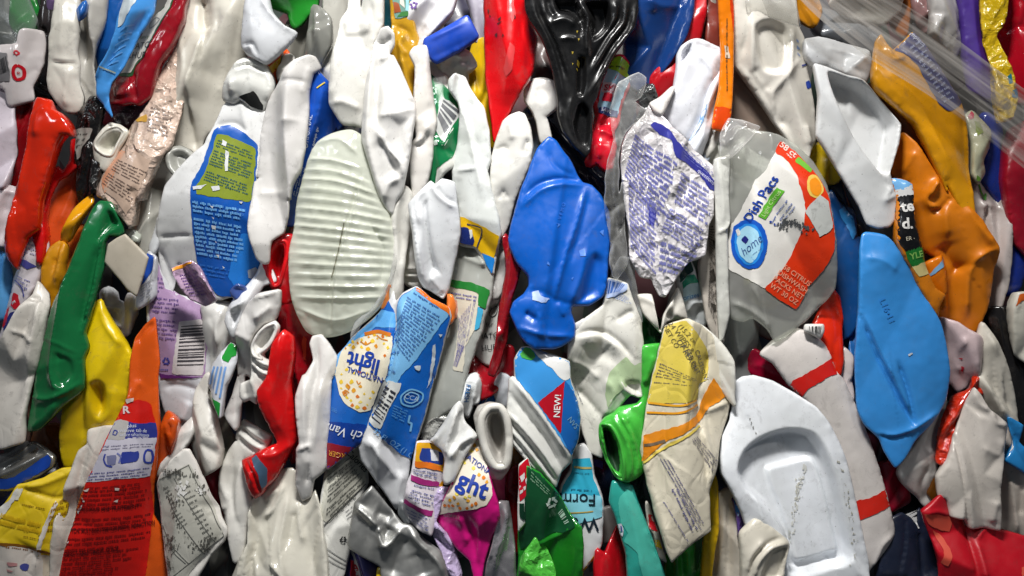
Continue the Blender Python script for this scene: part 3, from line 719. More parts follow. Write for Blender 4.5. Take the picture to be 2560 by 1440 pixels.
P('plastic_block', 'block', 'flat royal blue rectangular block lying tilted near the top', 'A3 762,285 800,268 930,200 1058,130 1082,170 1130,266 1110,285 1012,350 842,440 792,402 755,322', L=1, z=-8, col=(18, 62, 164), kind='matte', sm=0.35, edge=12, H=26, crump=(0, 0, 1), tilt=(6, -14), cr=[('A3 800,290 1040,180', 5, 4), ('A3 800,420 1110,280', -3, 12)])
P('crushed_bottle', 'bottle', 'long red slab of bottle with grey scuffs, pointed at the bottom', 'A4 48,0 330,0 350,150 402,260 372,480 332,590 262,700 202,800 162,880 135,1000 112,1010 82,790 50,500 44,200', L=1, kind='hdpe', col=(206, 12, 20), H=40, rough=0.25, crump=(4, 4, 26), cr=[('A4 230,0 240,200 200,500 180,760', 9, 24), ('A4 330,20 300,250 340,420 330,560', -8, 14)])
for q_ in ('A4 215,330 250,360 230,520 190,560 170,500', 'A4 240,60 260,120 230,190 220,130'):
    Lb('scuff', q_, (206, 60, 62), 'dirty', off=1.4)
for q_ in ('A4 125,160 150,150 140,180', 'A4 120,190 160,185 130,200', 'A4 55,75 70,95 55,105', 'A4 75,120 85,135 72,140', 'A4 105,265 125,255 120,285', 'A4 160,265 172,280 155,290', 'A4 250,130 262,150 250,160'):
    Lb('grime', q_, (70, 40, 40), 'dirty', off=1.6, g=3)
P('crushed_bottle', 'bottle', 'yellow bottle edge squeezed left of the long red slab', 'A3 1130,330 1192,318 1202,480 1232,650 1252,800 1262,1000 1242,1060 1220,900 1190,790 1112,720 1068,600 1100,480', L=3, col=(206, 168, 12), H=22, cr=[('A3 1110,480 1120,720', 8, 5)])
P('crushed_bottle', 'bottle', 'crumpled silver-white bottle top below the blue slab block', 'A3 850,440 982,378 1062,400 1107,470 1042,520 1045,590 982,545 930,585 900,520', L=2, col=(196, 194, 192), cr=[('A3 900,500 980,440 1080,470', -12, 8), ('A3 870,470 940,420 1040,430', 8, 6)])
P('crushed_bottle', 'bottle', 'narrow white bottle with an arched fold, left of the green barcode label', 'A3 690,360 762,344 772,390 777,500 802,700 827,870 805,1000 800,1130 760,1310 682,1440 664,1260 668,1040 705,995 690,830 690,700 700,560 697,480 662,400', L=1, col=(212, 208, 203), H=26, cr=[('A3 672,1040 740,1000 790,900', 10, 7), ('A3 690,1060 740,1040 790,960', -8, 8), ('A3 755,360 770,560 800,800', 7, 7)], crump=(2, 4, 14))
P('green_label_bottle', 'bottle', 'white bottle under a green wrapper with grey bar code', 'A3 775,430 822,430 862,490 942,650 1012,750 1013,840 990,1000 972,1160 882,1240 832,1322 778,1312 790,1240 800,1050 822,880 800,700 780,540', L=2, z=-12, col=(208, 208, 202), H=30, crump=(6, 6, 14), cr=[('A3 820,1010 900,1060 970,900', 9, 7), ('A3 890,1070 960,1120', -8, 8)])
lab_ = Lb('green_label', 'A3 788,525 862,580 932,650 1002,710 1016,780 1012,860 985,1050 960,1135 850,1225 830,1322 775,1295 800,1130 818,1000 826,870 800,680', (18, 104, 60), 'film')
Lb('bar_code_panel', 'A3 882,698 1012,802 892,1030 838,945 850,850', (168, 170, 168), off=2.6, parent=lab_)
Bars('A3 852,850 890,720 1005,800 905,980', 5, (70, 72, 76), parent=lab_, off=3.6)
Recycle('A3 818,660', 12, (170, 196, 180), 20)
Recycle('A3 818,740', 12, (150, 190, 170), 60)
Lb('white_dot', 'A3 822,1030 850,1025 855,1055 830,1060', (190, 206, 196), off=2.8, g=3)
P('yellow_label_bottle', 'bottle', 'long white bottle ending in a yellow and blue label, right of the green wrapper', 'A3 935,580 982,540 1032,560 1082,660 1162,780 1202,950 1217,1150 1192,1240 1242,1440 B3 1245,150 1292,390 1258,560 1242,675 1182,560 1120,480 1002,450 1005,270 1000,150 978,0 A3 968,1400 965,1200 1000,1000 1018,800 1000,720 940,640', L=1, z=8, col=(208, 211, 209), H=36, crump=(4, 4, 22),
  cr=[('A3 1000,740 1060,900 1110,1110 1180,1440', 10, 10), ('A3 1080,660 1090,900 1180,1200', -8, 14), ('A3 990,1230 1120,1220', 6, 4)])
lab_ = Lb('yellow_band', 'B3 1004,262 1150,330 1288,412 1250,568 1172,532 1110,475 1005,455', (222, 176, 16))
Lb('dark_blue_print', 'B3 1010,340 1070,350 1105,400 1112,440 1100,475 1010,450', (28, 44, 110), off=2.6, parent=lab_)
Lb('blue_band', 'B3 1170,532 1255,565 1238,675 1190,590', (30, 124, 206), off=2.6, parent=lab_)
Stroke('B3 1060,320 1160,350 1168,380 1130,490', 3, (40, 48, 80), off=3.4, parent=lab_)
Lb('pale_print', 'B3 1075,365 1092,362 1100,410 1085,430', (206, 208, 210), off=3.4, parent=lab_, g=3)
# ------------------------------------------------------------------ top right of centre
P('crushed_bottle', 'bottle', 'white bottle with pinched dents and a pointed top, left of the royal blue jug', 'F 1297,285 1276,292 1262,306 1249,337 1238,375 1229,406 1231,469 1235,500 1240,560 1252,592 1266,565 1287,492 1304,455 1312,440 1324,400 1328,368 1321,330 1308,290', L=1, z=-6, col=(214, 212, 207), H=34, crump=(4, 4, 14), cr=[('A4 110,1090 170,1060 200,1090', -8, 5), ('A4 205,880 225,960 230,1020', 8, 7), ('A4 350,1010 320,1090 340,1120', -8, 6), ('A4 130,1440 170,1380 200,1440', -6, 6)])
P('crushed_bottle', 'bottle', 'greyish bottle flap hanging between the yellow-labelled bottle and the blue jug', 'B3 1345,320 1312,400 1282,560 1240,690 1222,870 1258,898 1272,830 1332,700 1342,560 1340,450 1400,200 1430,90 1340,250 1290,390', L=2, col=(190, 188, 186), H=20, cr=[('B3 1340,420 1290,620 1240,860', 8, 7)])
P('food_tray', 'tray', 'shiny black ribbed plastic tray folded in half at the top edge', 'A4 328,0 1122,0 1142,60 1122,180 1062,260 982,370 942,440 882,560 845,680 805,760 808,960 792,1085 760,1127 682,1062 602,950 562,830 562,720 540,600 502,440 442,280 362,160 330,80', L=0, z=4, kind='matte', col=(18, 18, 19), H=26, fac=0.12, g=4.6, crump=(2, 4, 20), rough=0.27, dirt=0.15, noise_amp=1,
  cr=[('A4 1120,40 1095,200 970,365 860,560 770,700', 7, 4.5), ('A4 1090,30 1065,170 950,330 830,540', -8, 4), ('A4 1050,20 1040,150 930,300 800,520', 7, 4.5), ('A4 1015,20 1005,130 905,270 790,470', -8, 4), ('A4 970,10 975,120 880,260', 7, 4.5), ('A4 375,20 400,130 500,330 570,560 610,760', 7, 4.5), ('A4 405,20 430,120 530,320 610,560', -8, 4), ('A4 445,20 465,120 555,310 660,600', 7, 4.5), ('A4 480,10 500,90 540,140', -7, 4), ('A4 700,30 770,150 760,280 775,420', 16, 6), ('A4 500,190 600,160 690,200', 10, 12), ('A4 575,300 640,290 690,300', 6, 4), ('A4 570,760 590,900 680,1050 755,1115', 8, 5), ('A4 660,700 640,830 690,1000', 6, 4)],
  rg=[('A4 525,10 700,0 735,60 770,140 760,250 720,290 700,200 640,135 545,110', -30, 18), ('A4 745,20 920,0 950,80 940,200 880,270 800,310 775,230 790,150', -40, 18), ('A4 700,400 760,420 770,600 740,700 690,690', -22, 12), ('A4 700,745 745,725 800,800 803,960 785,1080 720,1050 665,930', -26, 14)])
for q_ in ('A4 700,440 718,455 710,490 695,470', 'A4 688,235 700,240 692,255', 'A4 700,290 715,295 705,310', 'A4 655,380 670,385 660,405', 'A4 690,500 705,510 695,525', 'A4 660,465 670,470 664,480'):
    Lb('food_speck', q_, (150, 130, 40), 'dirty', off=1.6, g=3)
P('plastic_spoon', 'spoon', 'small white plastic spoon bowl pointing up left of the black tray', 'A4 345,640 382,590 462,583 532,620 562,690 547,755 492,802 450,835 470,900 492,1000 478,1040 455,1010 430,880 400,800 346,720', L=2, z=-18, col=(208, 206, 202), H=22, rnd_=0.8, crump=(1, 3, 14), rg=[('A4 375,640 450,610 520,650 520,720 450,780 390,730', -4, 16)], kind='gloss')
P('clear_scrap', 'scrap', 'bluish translucent scrap under the white spoon handle', 'A4 350,900 430,870 462,1000 445,1040 372,1160 350,1060', L=3, kind='milky', col=(120, 134, 150))
P('plastic_bag', 'bag', 'glossy navy blue bag bulging at the top right of the black tray', 'F 1593,0 1728,0 1718,52 1704,94 1669,149 1640,190 1620,225 1590,215 1573,194 1571,92 1587,62', L=2, kind='gloss', col=(20, 54, 112), H=42, cr=[('A4 1180,40 1300,70 1440,60', 7, 14), ('A5 60,20 80,120', 6, 8)])
P('crushed_bottle', 'bottle', 'red bottle strip slanting down between the navy bag and the white tube', 'A5 370,0 462,0 432,150 402,290 312,350 272,540 252,630 190,695 150,700 108,660 98,560 210,430 300,270 345,150', L=2, z=8, col=(178, 14, 26), cr=[('A5 300,270 270,440 250,620', 8, 7)])
P('crushed_bottle', 'bottle', 'thin grey strip of bottle between red and orange strips at the top', 'A5 465,0 520,0 500,310 470,330 408,292 440,130', L=3, col=(156, 148, 142))
P('crushed_bottle', 'bottle', 'brownish red sliver of bottle left of the orange strip', 'A5 512,0 584,0 588,330 560,352 495,320 500,180', L=3, z=-8, col=(112, 46, 36))
P('plastic_strip', 'strip', 'long flat orange strip standing upright, red-orange at its lower end', 'A5 565,0 652,0 672,100 667,480 657,720 642,870 602,938 523,922 540,780 570,650 586,400 576,150', L=0, z=8, col=(220, 118, 10), H=16, edge=10, sm=0.5, kind='gloss', crump=(2, 2, 14), dirt=0.5, tilt=(0, 10))
Lb('red_tip', 'A5 543,770 655,795 640,872 600,936 523,922', (206, 66, 12), 'gloss')
Lb('red_edge', 'A5 625,0 652,0 672,100 668,240 650,100', (206, 56, 14), 'gloss')
Mt('A5 630,140 630,760 612,760 612,140', 1, (90, 60, 20), word=(12, 30), fill=0.5)
Lb('grime', 'A5 600,330 632,340 640,430 615,420', (200, 180, 160), 'dirty')
P('white_tube', 'tube', 'white rolled tube leaning right with its hollow end at the top', 'A5 308,340 372,300 432,295 512,330 584,368 572,480 502,640 472,740 452,850 342,1010 330,1000 230,930 150,850 202,740 252,620 270,500 278,400', L=1, col=(214, 215, 222), H=44, rnd_=0.7, fac=0.15, crump=(3, 3, 22), cr=[('A5 380,330 500,360 570,380', -7, 8), ('A5 340,420 260,640 180,820', 6, 14), ('A5 400,400 500,520 505,600', 5, 5)], rg=[('A5 290,385 330,335 372,310 368,395 310,470 280,505', -30, 9)])
P('folded_sheet', 'sheet', 'white folded plastic sheet with a pale blue inside, left of the orange strip', 'A5 580,480 564,600 530,790 490,940 425,1120 345,1055 440,880 478,700 510,600', L=1, z=-12, col=(214, 216, 224), H=20, cr=[('A5 560,520 480,720 470,860 400,1080', 9, 8)])
Lb('blue_tint', 'A5 470,760 445,880 350,1020 300,990 380,920', (120, 160, 206), 'hdpe')
P('plastic_scrap', 'scrap', 'torn white scrap at the upper corner of the crinkled text film', 'A5 80,740 150,695 230,632 243,640 205,740 150,830 105,800', L=0, z=10, kind='paper', col=(206, 202, 198), crump=(6, 8, 7))
P('film_wrapper', 'wrapper', 'crinkled white film covered in purple-blue text with a navy band along its torn edge', 'F 1627,257 1638,278 1652,288 1680,320 1715,347 1739,378 1774,405 1791,420 1789,462 1787,471 1780,537 1767,565 1757,637 1715,655 1690,690 1660,742 1650,740 1630,695 1600,690 1575,645 1574,589 1564,519 1557,450 1553,408 1557,367 1570,332 1590,306 1612,285', L=0, kind='crinkle', col=(208, 204, 206), H=34, p=0.35, crump=(34, 9, 12), noise_amp=5, sm=0.4, g=5)
pc_ = LAST
Lb('navy_band', 'A5 82,890 110,872 200,940 255,1015 340,1100 430,1180 535,1300 548,1380 500,1360 420,1250 330,1180 262,1150 240,1140 215,1025 140,970', (54, 56, 140), 'film')
Mt('F 1590,330 1700,420 1660,560 1560,440', 12, (104, 106, 170), word=(14, 40), fill=0.6)
Mt('F 1570,450 1650,520 1640,690 1575,620', 13, (104, 106, 170), word=(14, 40), fill=0.6)
Mt('F 1700,430 1784,480 1765,570 1680,510', 7, (112, 114, 172), word=(12, 34), fill=0.58)
Mt('F 1670,520 1765,580 1740,640 1650,580', 7, (112, 114, 172), word=(12, 34), fill=0.58)
Mt('F 1650,600 1745,640 1690,690 1645,680', 5, (112, 114, 172), word=(12, 34), fill=0.58)
Mt('F 1700,355 1784,425 1788,450 1710,395', 4, (100, 104, 166), word=(10, 28))
Lb('navy_patch', 'B5 70,180 115,220 100,330 60,310', (56, 58, 140), 'film')
Tx('questions', 'A5 475,1275', 40, 10, (200, 200, 224))
P('clear_film', 'film', 'shiny clear crumpled film over the small red bottle beside the black tray', 'A4 1080,560 1140,530 1192,560 1192,620 1152,700 1095,732 1162,780 1205,805 1152,860 1092,900 1042,960 1002,1060 990,1200 1002,1440 B4 1022,20 1042,100 1042,300 1052,450 1062,600 985,720 940,600 950,450 900,150 A4 905,1380 900,1290 940,1100 960,1000 938,800 958,720 1000,600', L=-1, z=12, kind='clear', col=(235, 235, 235), fac=0.9, crump=(40, 10, 6), noise_amp=6, H=14, back=5, rough=0.07)
P('clear_film', 'film', 'grey clear film tail below the crinkled text film', 'B4 950,690 1010,560 1082,560 1142,830 1164,960 1164,1020 1110,920 1060,760', L=0, z=12, kind='clear', col=(200, 202, 204), crump=(8, 7, 8), H=12, back=4)
P('kids_bottle', 'bottle', 'small red bottle with lime green and pale blue label under clear film', 'A4 950,420 1002,418 1077,470 1077,580 1052,640 1002,780 982,880 942,960 952,1060 922,1235 880,1200 850,1160 778,1182 800,1080 830,950 850,830 840,740 880,600 920,490', L=2, z=-10, kind='gloss', rnd_=0.7, col=(186, 16, 36), H=34, cr=[('A4 840,960 900,960 950,1000', 10, 6), ('A4 850,900 920,900', -8, 5), ('A4 850,1040 850,1150', 8, 6)])
lab_ = Lb('printed_label', 'A4 938,425 1002,420 1080,470 1074,590 1045,650 1003,770 985,845 845,822 848,740 882,600 918,500', (148, 184, 206), 'film')
Lb('lime_band', 'A4 938,425 1002,420 1080,470 1074,560 1000,540 920,500', (140, 180, 36), off=2.6, parent=lab_)
Lb('navy_band', 'A4 846,782 992,800 985,845 845,822', (34, 46, 100), off=2.6, parent=lab_)
Lb('red_print', 'A4 890,680 952,690 942,742 874,735', (196, 28, 50), off=2.6, parent=lab_)
Lb('white_print', 'A4 890,600 985,620 960,700 872,670', (206, 180, 190), off=2.4, parent=lab_)
Tx('SKI', 'A4 930,650', 10, 16, (170, 40, 60), off=3.6, bold=0.02, parent=lab_)
Tx('SAVE', 'A4 905,805', 8, 9, (206, 208, 220), off=3.6, parent=lab_)
Mt('A4 930,470 1060,490 1060,520 930,500', 1, (50, 60, 30), parent=lab_, off=3.6)
P('dark_bottle', 'bottle', 'black crumpled film piece right of the clear shiny film', 'A5 0,690 60,620 100,680 85,740 60,820 0,900 A4 1130,900 1180,800 1190,740', L=2, kind='crinkle', col=(30, 32, 34), crump=(8, 6, 8))

# ------------------------------------------------------------------ upper right
P('crushed_bottle', 'bottle', 'pearly white translucent bottle with a recessed arch, right of the orange strip', 'A5 670,0 1112,0 1152,180 1192,260 1202,420 1262,760 1262,1000 1217,1072 1170,1200 1160,1180 1100,1040 960,840 860,700 690,470 676,300 672,150', L=1, kind='hdpe', rough=0.16, col=(212, 207, 198), H=40, crump=(3, 4, 22),
  cr=[('A5 770,120 780,330 800,520 930,690', 10, 8), ('A5 690,470 800,610 960,840 1100,1060', 9, 9), ('A5 1150,430 1010,590 940,690 980,840', 8, 8), ('A5 1110,190 1100,330 1060,560', 7, 6), ('A5 800,500 850,600 920,660', -8, 10), ('A5 980,860 1060,900 1150,1150', -9, 14), ('A5 1190,900 1220,1050', 8, 8), ('A5 740,20 760,200 720,420', -9, 8)],
  rg=[('A5 790,215 850,165 960,150 1050,175 1092,240 1088,400 1060,510 1000,555 920,555 860,520 810,400', -24, 20)])
Stroke('A5 1170,470 1220,450', 4, (70, 80, 140))
Lb('blue_tag', 'A5 1200,590 1250,555 1270,600 1215,636', (36, 66, 160))
Mt('A5 1130,260 1160,280 1160,420 1140,400', 3, (90, 130, 190))
P('crushed_bottle', 'bottle', 'brownish filler in the shadow gap below the left edge of the arched pearly bottle', 'A5 655,470 690,470 800,640 960,850 1100,1050 1000,1010 860,960 740,860 660,800', L=3, z=-24, col=(150, 132, 120), kind='gloss', H=18, crump=(3, 4, 12))  # added filler, coloured brown for the shadow gap here
P('clear_film', 'film', 'milky film lying over the top of the arched pearly bottle', 'A5 760,30 830,0 1090,0 1130,110 1150,190 1050,150 900,110 790,130', L=0, z=8, kind='clear', col=(220, 220, 220), H=10, crump=(10, 6, 8), back=4)
P('amber_bottle', 'bottle', 'glossy amber bottle piece at the top right under the clear strap', 'A5 1108,0 1232,0 1292,90 1242,175 1160,130', L=2, kind='gloss', col=(186, 122, 16), crump=(6, 6, 8))
P('crushed_bottle', 'bottle', 'white bottle at the top edge behind the clear strap', 'A6 60,20 250,0 540,0 547,60 502,95 470,130 400,140 250,110', L=2, col=(212, 209, 202), H=26)
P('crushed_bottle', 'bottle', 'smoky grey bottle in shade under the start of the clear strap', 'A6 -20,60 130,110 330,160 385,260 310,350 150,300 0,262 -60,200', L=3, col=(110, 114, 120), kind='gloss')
P('crushed_bottle', 'bottle', 'cool white bottle shoulder above the open white shell, upper right', 'F 2012,105 2050,92 2090,100 2165,125 2176,165 2162,202 2110,182 2060,170 2032,164 2014,140', L=1, z=6, col=(208, 209, 212), H=26, cr=[('A6 0,350 150,370 300,440', 7, 8), ('A6 0,430 120,470 290,540', -6, 8)])
P('open_shell', 'container', 'open white plastic shell with a smooth grey hollow, upper right', 'F 2032,165 2060,170 2110,185 2160,202 2200,240 2235,285 2254,310 2249,355 2234,400 2224,430 2233,470 2243,505 2240,545 2225,565 2195,570 2168,560 2150,520 2120,470 2090,420 2060,370 2040,340 2042,290 2045,240', L=0, z=4, col=(212, 213, 214), H=26, edge=16, crump=(1, 3, 20), rg=[('A6 40,680 10,520 140,540 280,585 420,690 540,870 545,920 500,1130 465,1260 400,1260 260,1090 130,880', -62, 18)],
  cr=[('A6 480,1340 440,1440 B6 520,100', 8, 10)])
P('orange_bottle', 'bottle', 'golden orange bottle with a dark blue text label under the clear strap', 'A6 370,300 402,258 442,330 488,372 560,308 622,246 702,318 800,458 900,608 992,740 1042,900 1062,1080 1072,1440 B6 1092,320 1050,300 960,180 862,0 A6 880,1380 760,1130 640,900 530,800 362,640 338,560', L=0, z=14, col=(224, 154, 12), H=44, crump=(3, 4, 24), rough=0.28,
  cr=[('A6 440,340 470,440 560,420', 10, 8), ('A6 380,420 560,640 720,880 900,1300', 10, 22), ('A6 1000,800 1030,1100 1050,1400', -6, 20)], tilt=(-10, 0))
lab_ = Lb('blue_label', 'A6 488,372 560,310 622,248 702,320 800,460 900,610 992,742 900,803 860,800 800,745 720,620 640,480 560,408', (52, 54, 116))
Mt('A6 560,320 640,260 960,740 870,790', 15, (160, 168, 206), parent=lab_, off=3.4, word=(8, 22), fill=0.4)
Tx('Limpieza', 'A6 640,285', 42, 12, (190, 198, 226), parent=lab_, off=3.6)
P('plastic_bag', 'bag', 'deeply folded orange bag hanging below the golden orange bottle', 'A6 560,970 622,1050 782,1300 880,1420 B6 962,180 1090,322 1150,420 1192,490 1202,620 1182,850 1132,1050 1062,1145 992,1052 880,982 820,950 900,880 882,760 830,560 662,440 642,250 628,0 A6 600,1300 468,1200 520,1080', L=1, z=4, kind='matte', rough=0.32, col=(214, 122, 18), H=40, crump=(4, 6, 18),
  cr=[('B6 770,0 735,80 700,150 740,200 800,205', 14, 7), ('B6 740,210 800,220 870,130', -14, 8), ('B6 870,120 830,220 850,420', 10, 12), ('B6 1190,500 1110,530 1050,570 1010,690 1030,980', 14, 10), ('B6 850,450 900,560 990,660', -18, 14), ('B6 1060,600 960,640 930,800 940,1000', -12, 12), ('B6 960,200 1050,340 1170,480', 8, 14), ('B6 890,830 900,930', 8, 6), ('A6 620,1100 560,1250', 8, 8), ('A6 770,1310 720,1420', 8, 7)])
P('crushed_bottle', 'bottle', 'brown piece standing for the shadow under the golden orange bottle, left of the folded orange bag', 'A6 350,600 530,800 640,910 770,1150 870,1400 800,1320 640,1080 560,970 545,880 430,720', L=1, z=14, col=(120, 62, 18), H=18)  # golden bottle's under-shadow, put in as a dark brown piece
P('plastic_bottle', 'bottle', 'purple bottle side standing upright under the clear strap at the right', 'A6 948,0 1142,0 1152,250 1202,540 1222,640 1222,720 1180,720 1060,650 1010,440 990,200', L=1, z=14, col=(76, 48, 142), H=30, rnd_=0.8, crump=(2, 3, 24), cr=[('A6 1030,0 1060,250 1100,600', 6, 14)])
P('film_wrapper', 'wrapper', 'crinkled shiny yellow film twisted down the right side with teal spots', 'A6 1138,0 1322,0 1292,150 1242,260 1292,400 1342,560 1372,700 1342,850 1252,885 1212,640 1208,470 1160,280', L=0, z=10, kind='crinkle', col=(212, 176, 22), H=26, crump=(30, 8, 8), noise_amp=5)
Lb('teal_print', 'A6 1320,660 1366,650 1370,715 1330,710', (20, 110, 150), 'film')
Lb('teal_print', 'A6 1300,560 1320,540 1325,610 1306,620', (30, 110, 130), 'film')
P('plastic_bag', 'bag', 'silvery crumpled clear bag end at the top right beside the purple bottle', 'A6 758,0 950,0 992,180 992,350 962,392 852,325 758,245 772,150', L=1, kind='film', col=(196, 192, 190), H=30, crump=(14, 9, 10))
P('bottle_neck', 'bottle neck', 'brownish pink bent bottle neck at the top left of the silvery bag', 'A6 640,0 745,0 772,180 742,225 690,150', L=2, kind='gloss', col=(140, 106, 106), H=22, cr=[('A6 670,20 720,140', 10, 5)])
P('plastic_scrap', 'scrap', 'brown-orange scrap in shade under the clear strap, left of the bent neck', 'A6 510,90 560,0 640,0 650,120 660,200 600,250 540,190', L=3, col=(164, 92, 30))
P('crushed_bottle', 'bottle', 'dark gap bottle above the blue label under the clear strap', 'A6 640,180 760,240 960,400 1000,500 940,620 800,440 700,300', L=3, col=(60, 50, 62))
P('crushed_bottle', 'bottle', 'glossy red bottle in the top right corner', 'A6 1300,60 1340,0 1440,0 1440,780 1382,700 1342,560 1290,420 1258,250', L=1, kind='gloss', col=(186, 14, 36), H=46, rnd_=0.6, cr=[('A6 1300,230 1380,200 1440,230', -8, 8)])
P('crushed_bottle', 'bottle', 'broad crimson bottle filling the right edge below the clear strap', 'A6 1300,1060 1342,940 1440,830 1440,1440 B6 1440,620 1385,450 1322,250 1280,0 A6 1285,1200', L=1, z=8, col=(164, 14, 40), H=46, rnd_=0.6, crump=(2, 4, 20), kind='hdpe')
P('blue_bottle', 'bottle', 'deep metallic blue bottle edge left of the broad crimson bottle', 'A6 1140,830 1232,900 1252,1070 1282,1440 B6 1325,250 1384,480 1420,640 1370,800 1275,810 1292,400 1252,160 1130,0 A6 1150,1200 1180,1000', L=2, kind='gloss', col=(26, 48, 136), H=34, rnd_=0.8, crump=(2, 3, 20), cr=[('A6 1215,950 1240,1200 1260,1440 B6 1330,420', 8, 10)])
P('plastic_bag', 'bag', 'pale green and white crumpled film with a pink tip right of the orange bottle', 'A6 1040,830 1082,800 1192,940 1172,1080 1122,1160 1152,1250 1102,1312 1068,1250 1068,1050', L=1, kind='film', col=(190, 190, 164), H=24, crump=(12, 7, 8))
Lb('pink_tip', 'A6 1040,830 1072,798 1090,820 1080,850 1050,858', (196, 40, 80))
Lb('green_print', 'A6 1080,870 1120,890 1130,960 1080,980', (130, 150, 50))
Lb('green_print', 'A6 1075,1265 1110,1285 1100,1310 1075,1300', (110, 160, 60))
P('crushed_bottle', 'bottle', 'taupe-white bottle squeezed between the folded orange bag and the blue edge', 'A6 1055,1325 1142,1318 1202,1400 B6 1272,190 1292,400 1282,700 1242,900 1182,952 1190,750 1205,600 1190,490 1092,330 1080,220 1068,50', L=2, z=-10, col=(188, 178, 174), H=30, cr=[('B6 1090,200 1180,180 1260,220', 7, 8), ('B6 1110,60 1140,170', -7, 6)])
Stroke('A6 1100,1330 1140,1440 B6 1150,100', 5, (70, 140, 50))

P('plastic_scrap', 'scrap', 'black and clear torn film shred beside the upper corner of the crinkled text film', 'A4 1150,690 1235,618 1262,700 1230,745 1190,790', L=1, kind='crinkle', col=(60, 62, 62), crump=(6, 6, 6))
P('plastic_scrap', 'scrap', 'bluish white scrap by the dirty neck under the orange strip', 'A5 420,1110 470,1060 505,1100 470,1170 430,1150', L=1, z=6, col=(180, 190, 206), crump=(4, 4, 5))
P('plastic_scrap', 'scrap', 'little bar code scrap above the shoulder of the bowling pin', 'B5 1195,1045 1318,1043 1322,1085 1298,1142 1262,1120 1190,1085', L=0, z=10, kind='paper', col=(206, 204, 200), crump=(3, 3, 6), H=8)
Bars('B5 1210,1052 1300,1052 1290,1110 1215,1085', 9, (60, 60, 60))
P('plastic_scrap', 'scrap', 'small white twisted scrap under the chin of the royal blue jug', 'B4 690,1035 722,1018 745,1000 738,1050 700,1085 684,1060', L=0, z=8, col=(208, 206, 204), crump=(3, 3, 5))
P('plastic_scrap', 'scrap', 'dark blue and grey scrap at the lower corner of the big blue label', 'B2 520,800 560,760 600,775 610,800 560,850 535,840', L=1, z=-12, kind='film', col=(60, 80, 140), crump=(4, 4, 5))
P('plastic_scrap', 'scrap', 'thin black shred along the right side of the narrow yellow-topped label bottle', 'C3 700,440 725,455 720,560 680,700 640,900 600,890 640,700 680,560', L=1, col=(22, 20, 24), kind='gloss', H=6)
P('plastic_scrap', 'scrap', 'grey film shred between the clear cup and the folded white neck', 'C3 735,400 800,330 900,250 960,210 940,280 850,400 780,450 740,470', L=1, z=4, kind='crinkle', col=(150, 150, 146), crump=(6, 6, 6))
# ------------------------------------------------------------------ middle, left
P('crushed_bottle', 'bottle', 'light blue bottle side cut by the left edge of the view', 'B1 0,478 30,540 52,610 76,750 86,900 80,985 0,1002', L=1, col=(92, 164, 222), H=30)
P('film_wrapper', 'wrapper', 'white, red and blue printed wrapper bottle with a red twisted neck at the left', 'B1 250,358 302,380 332,480 292,640 262,760 232,830 172,930 132,1090 92,1155 40,1192 0,1352 0,1290 18,1100 60,930 102,800 110,720 160,620 198,440', L=1, z=-6, kind='film', col=(208, 200, 206), H=28, crump=(6, 6, 12))
Lb('red_print', 'B1 120,812 160,830 182,920 140,930 98,900', (206, 24, 40))
Lb('navy_print', 'B1 100,952 172,940 132,1090 100,1085 40,1080 60,1010', (44, 50, 120))
Lb('red_print', 'B1 62,930 85,900 70,1010 45,1060 30,1050', (196, 30, 44))
Lb('navy_print', 'B1 180,560 285,620 235,645 165,600', (76, 76, 150))
Stroke('B1 190,480 210,490 205,540 180,550', 3, (60, 64, 140))
Stroke('B1 130,720 190,770 210,840', 3, (70, 74, 150))
Mt('B1 200,430 310,470 290,560 190,520', 3, (150, 146, 170))
Mt('B1 150,680 260,720 230,800 140,740', 3, (110, 110, 160))
Tx('E', 'B1 125,880', 60, 11, (214, 206, 210), bold=0.02)
P('crushed_bottle', 'bottle', 'dark red bottle corner at the left edge under the printed wrapper', 'B1 0,1190 42,1185 20,1330 0,1380', L=2, kind='gloss', col=(168, 16, 24))
P('film_wrapper', 'wrapper', 'thin golden yellow curl of plastic above the green bottle', 'B1 650,108 658,160 602,240 542,330 482,430 440,442 490,330 540,220 580,165', L=1, z=-8, kind='gloss', col=(226, 158, 16), H=14)
P('crushed_bottle', 'bottle', 'dented amber yellow bottle between the orange and the green bottles', 'B1 440,440 474,470 462,600 452,700 412,800 388,940 358,900 330,760 328,620 380,500', L=1, col=(206, 140, 14), H=26, cr=[('B1 460,480 450,620 420,740', 7, 6)], rg=[('B1 390,560 430,560 430,640 390,680', -10, 14)])
P('crushed_bottle', 'bottle', 'orange sliver of bottle against the left side of the green bottle', 'B1 500,410 560,340 600,368 560,450 522,540 500,640 420,820 382,955 400,790 450,650 470,480', L=2, col=(216, 116, 12))
P('green_bottle', 'bottle', 'long glossy dark green flattened bottle with raised seams', 'B1 660,200 702,150 792,160 862,300 872,370 842,402 782,400 752,450 742,620 702,780 642,1000 612,1100 632,1200 602,1280 C1 600,80 572,120 452,220 382,300 292,380 200,402 188,380 230,150 B1 260,1400 330,1130 400,900 470,760 530,580 570,460 610,330', L=0, kind='gloss', col=(22, 106, 58), H=36, rnd_=0.3, fac=0.3, crump=(3, 5, 18), rough=0.16,
  cr=[('B1 800,360 755,420 720,560 690,760 625,1000 605,1090', 14, 6), ('B1 730,460 690,600 620,900 590,1080', -14, 10), ('B1 560,600 500,720 460,950 415,1200 405,1380 C1 430,60 480,90', 12, 8), ('B1 640,300 590,480 540,620', 8, 12), ('C1 230,150 360,160 500,110 590,40', 9, 6), ('C1 200,390 330,300 450,180', 6, 8), ('B1 330,1130 450,1170 570,1240', 3, 3)],
  rg=[('B1 760,200 820,230 855,320 800,370 740,440 715,500 700,400', -26, 20), ('B1 420,1230 540,1270 560,1400 C1 490,80 420,60', -10, 16)])
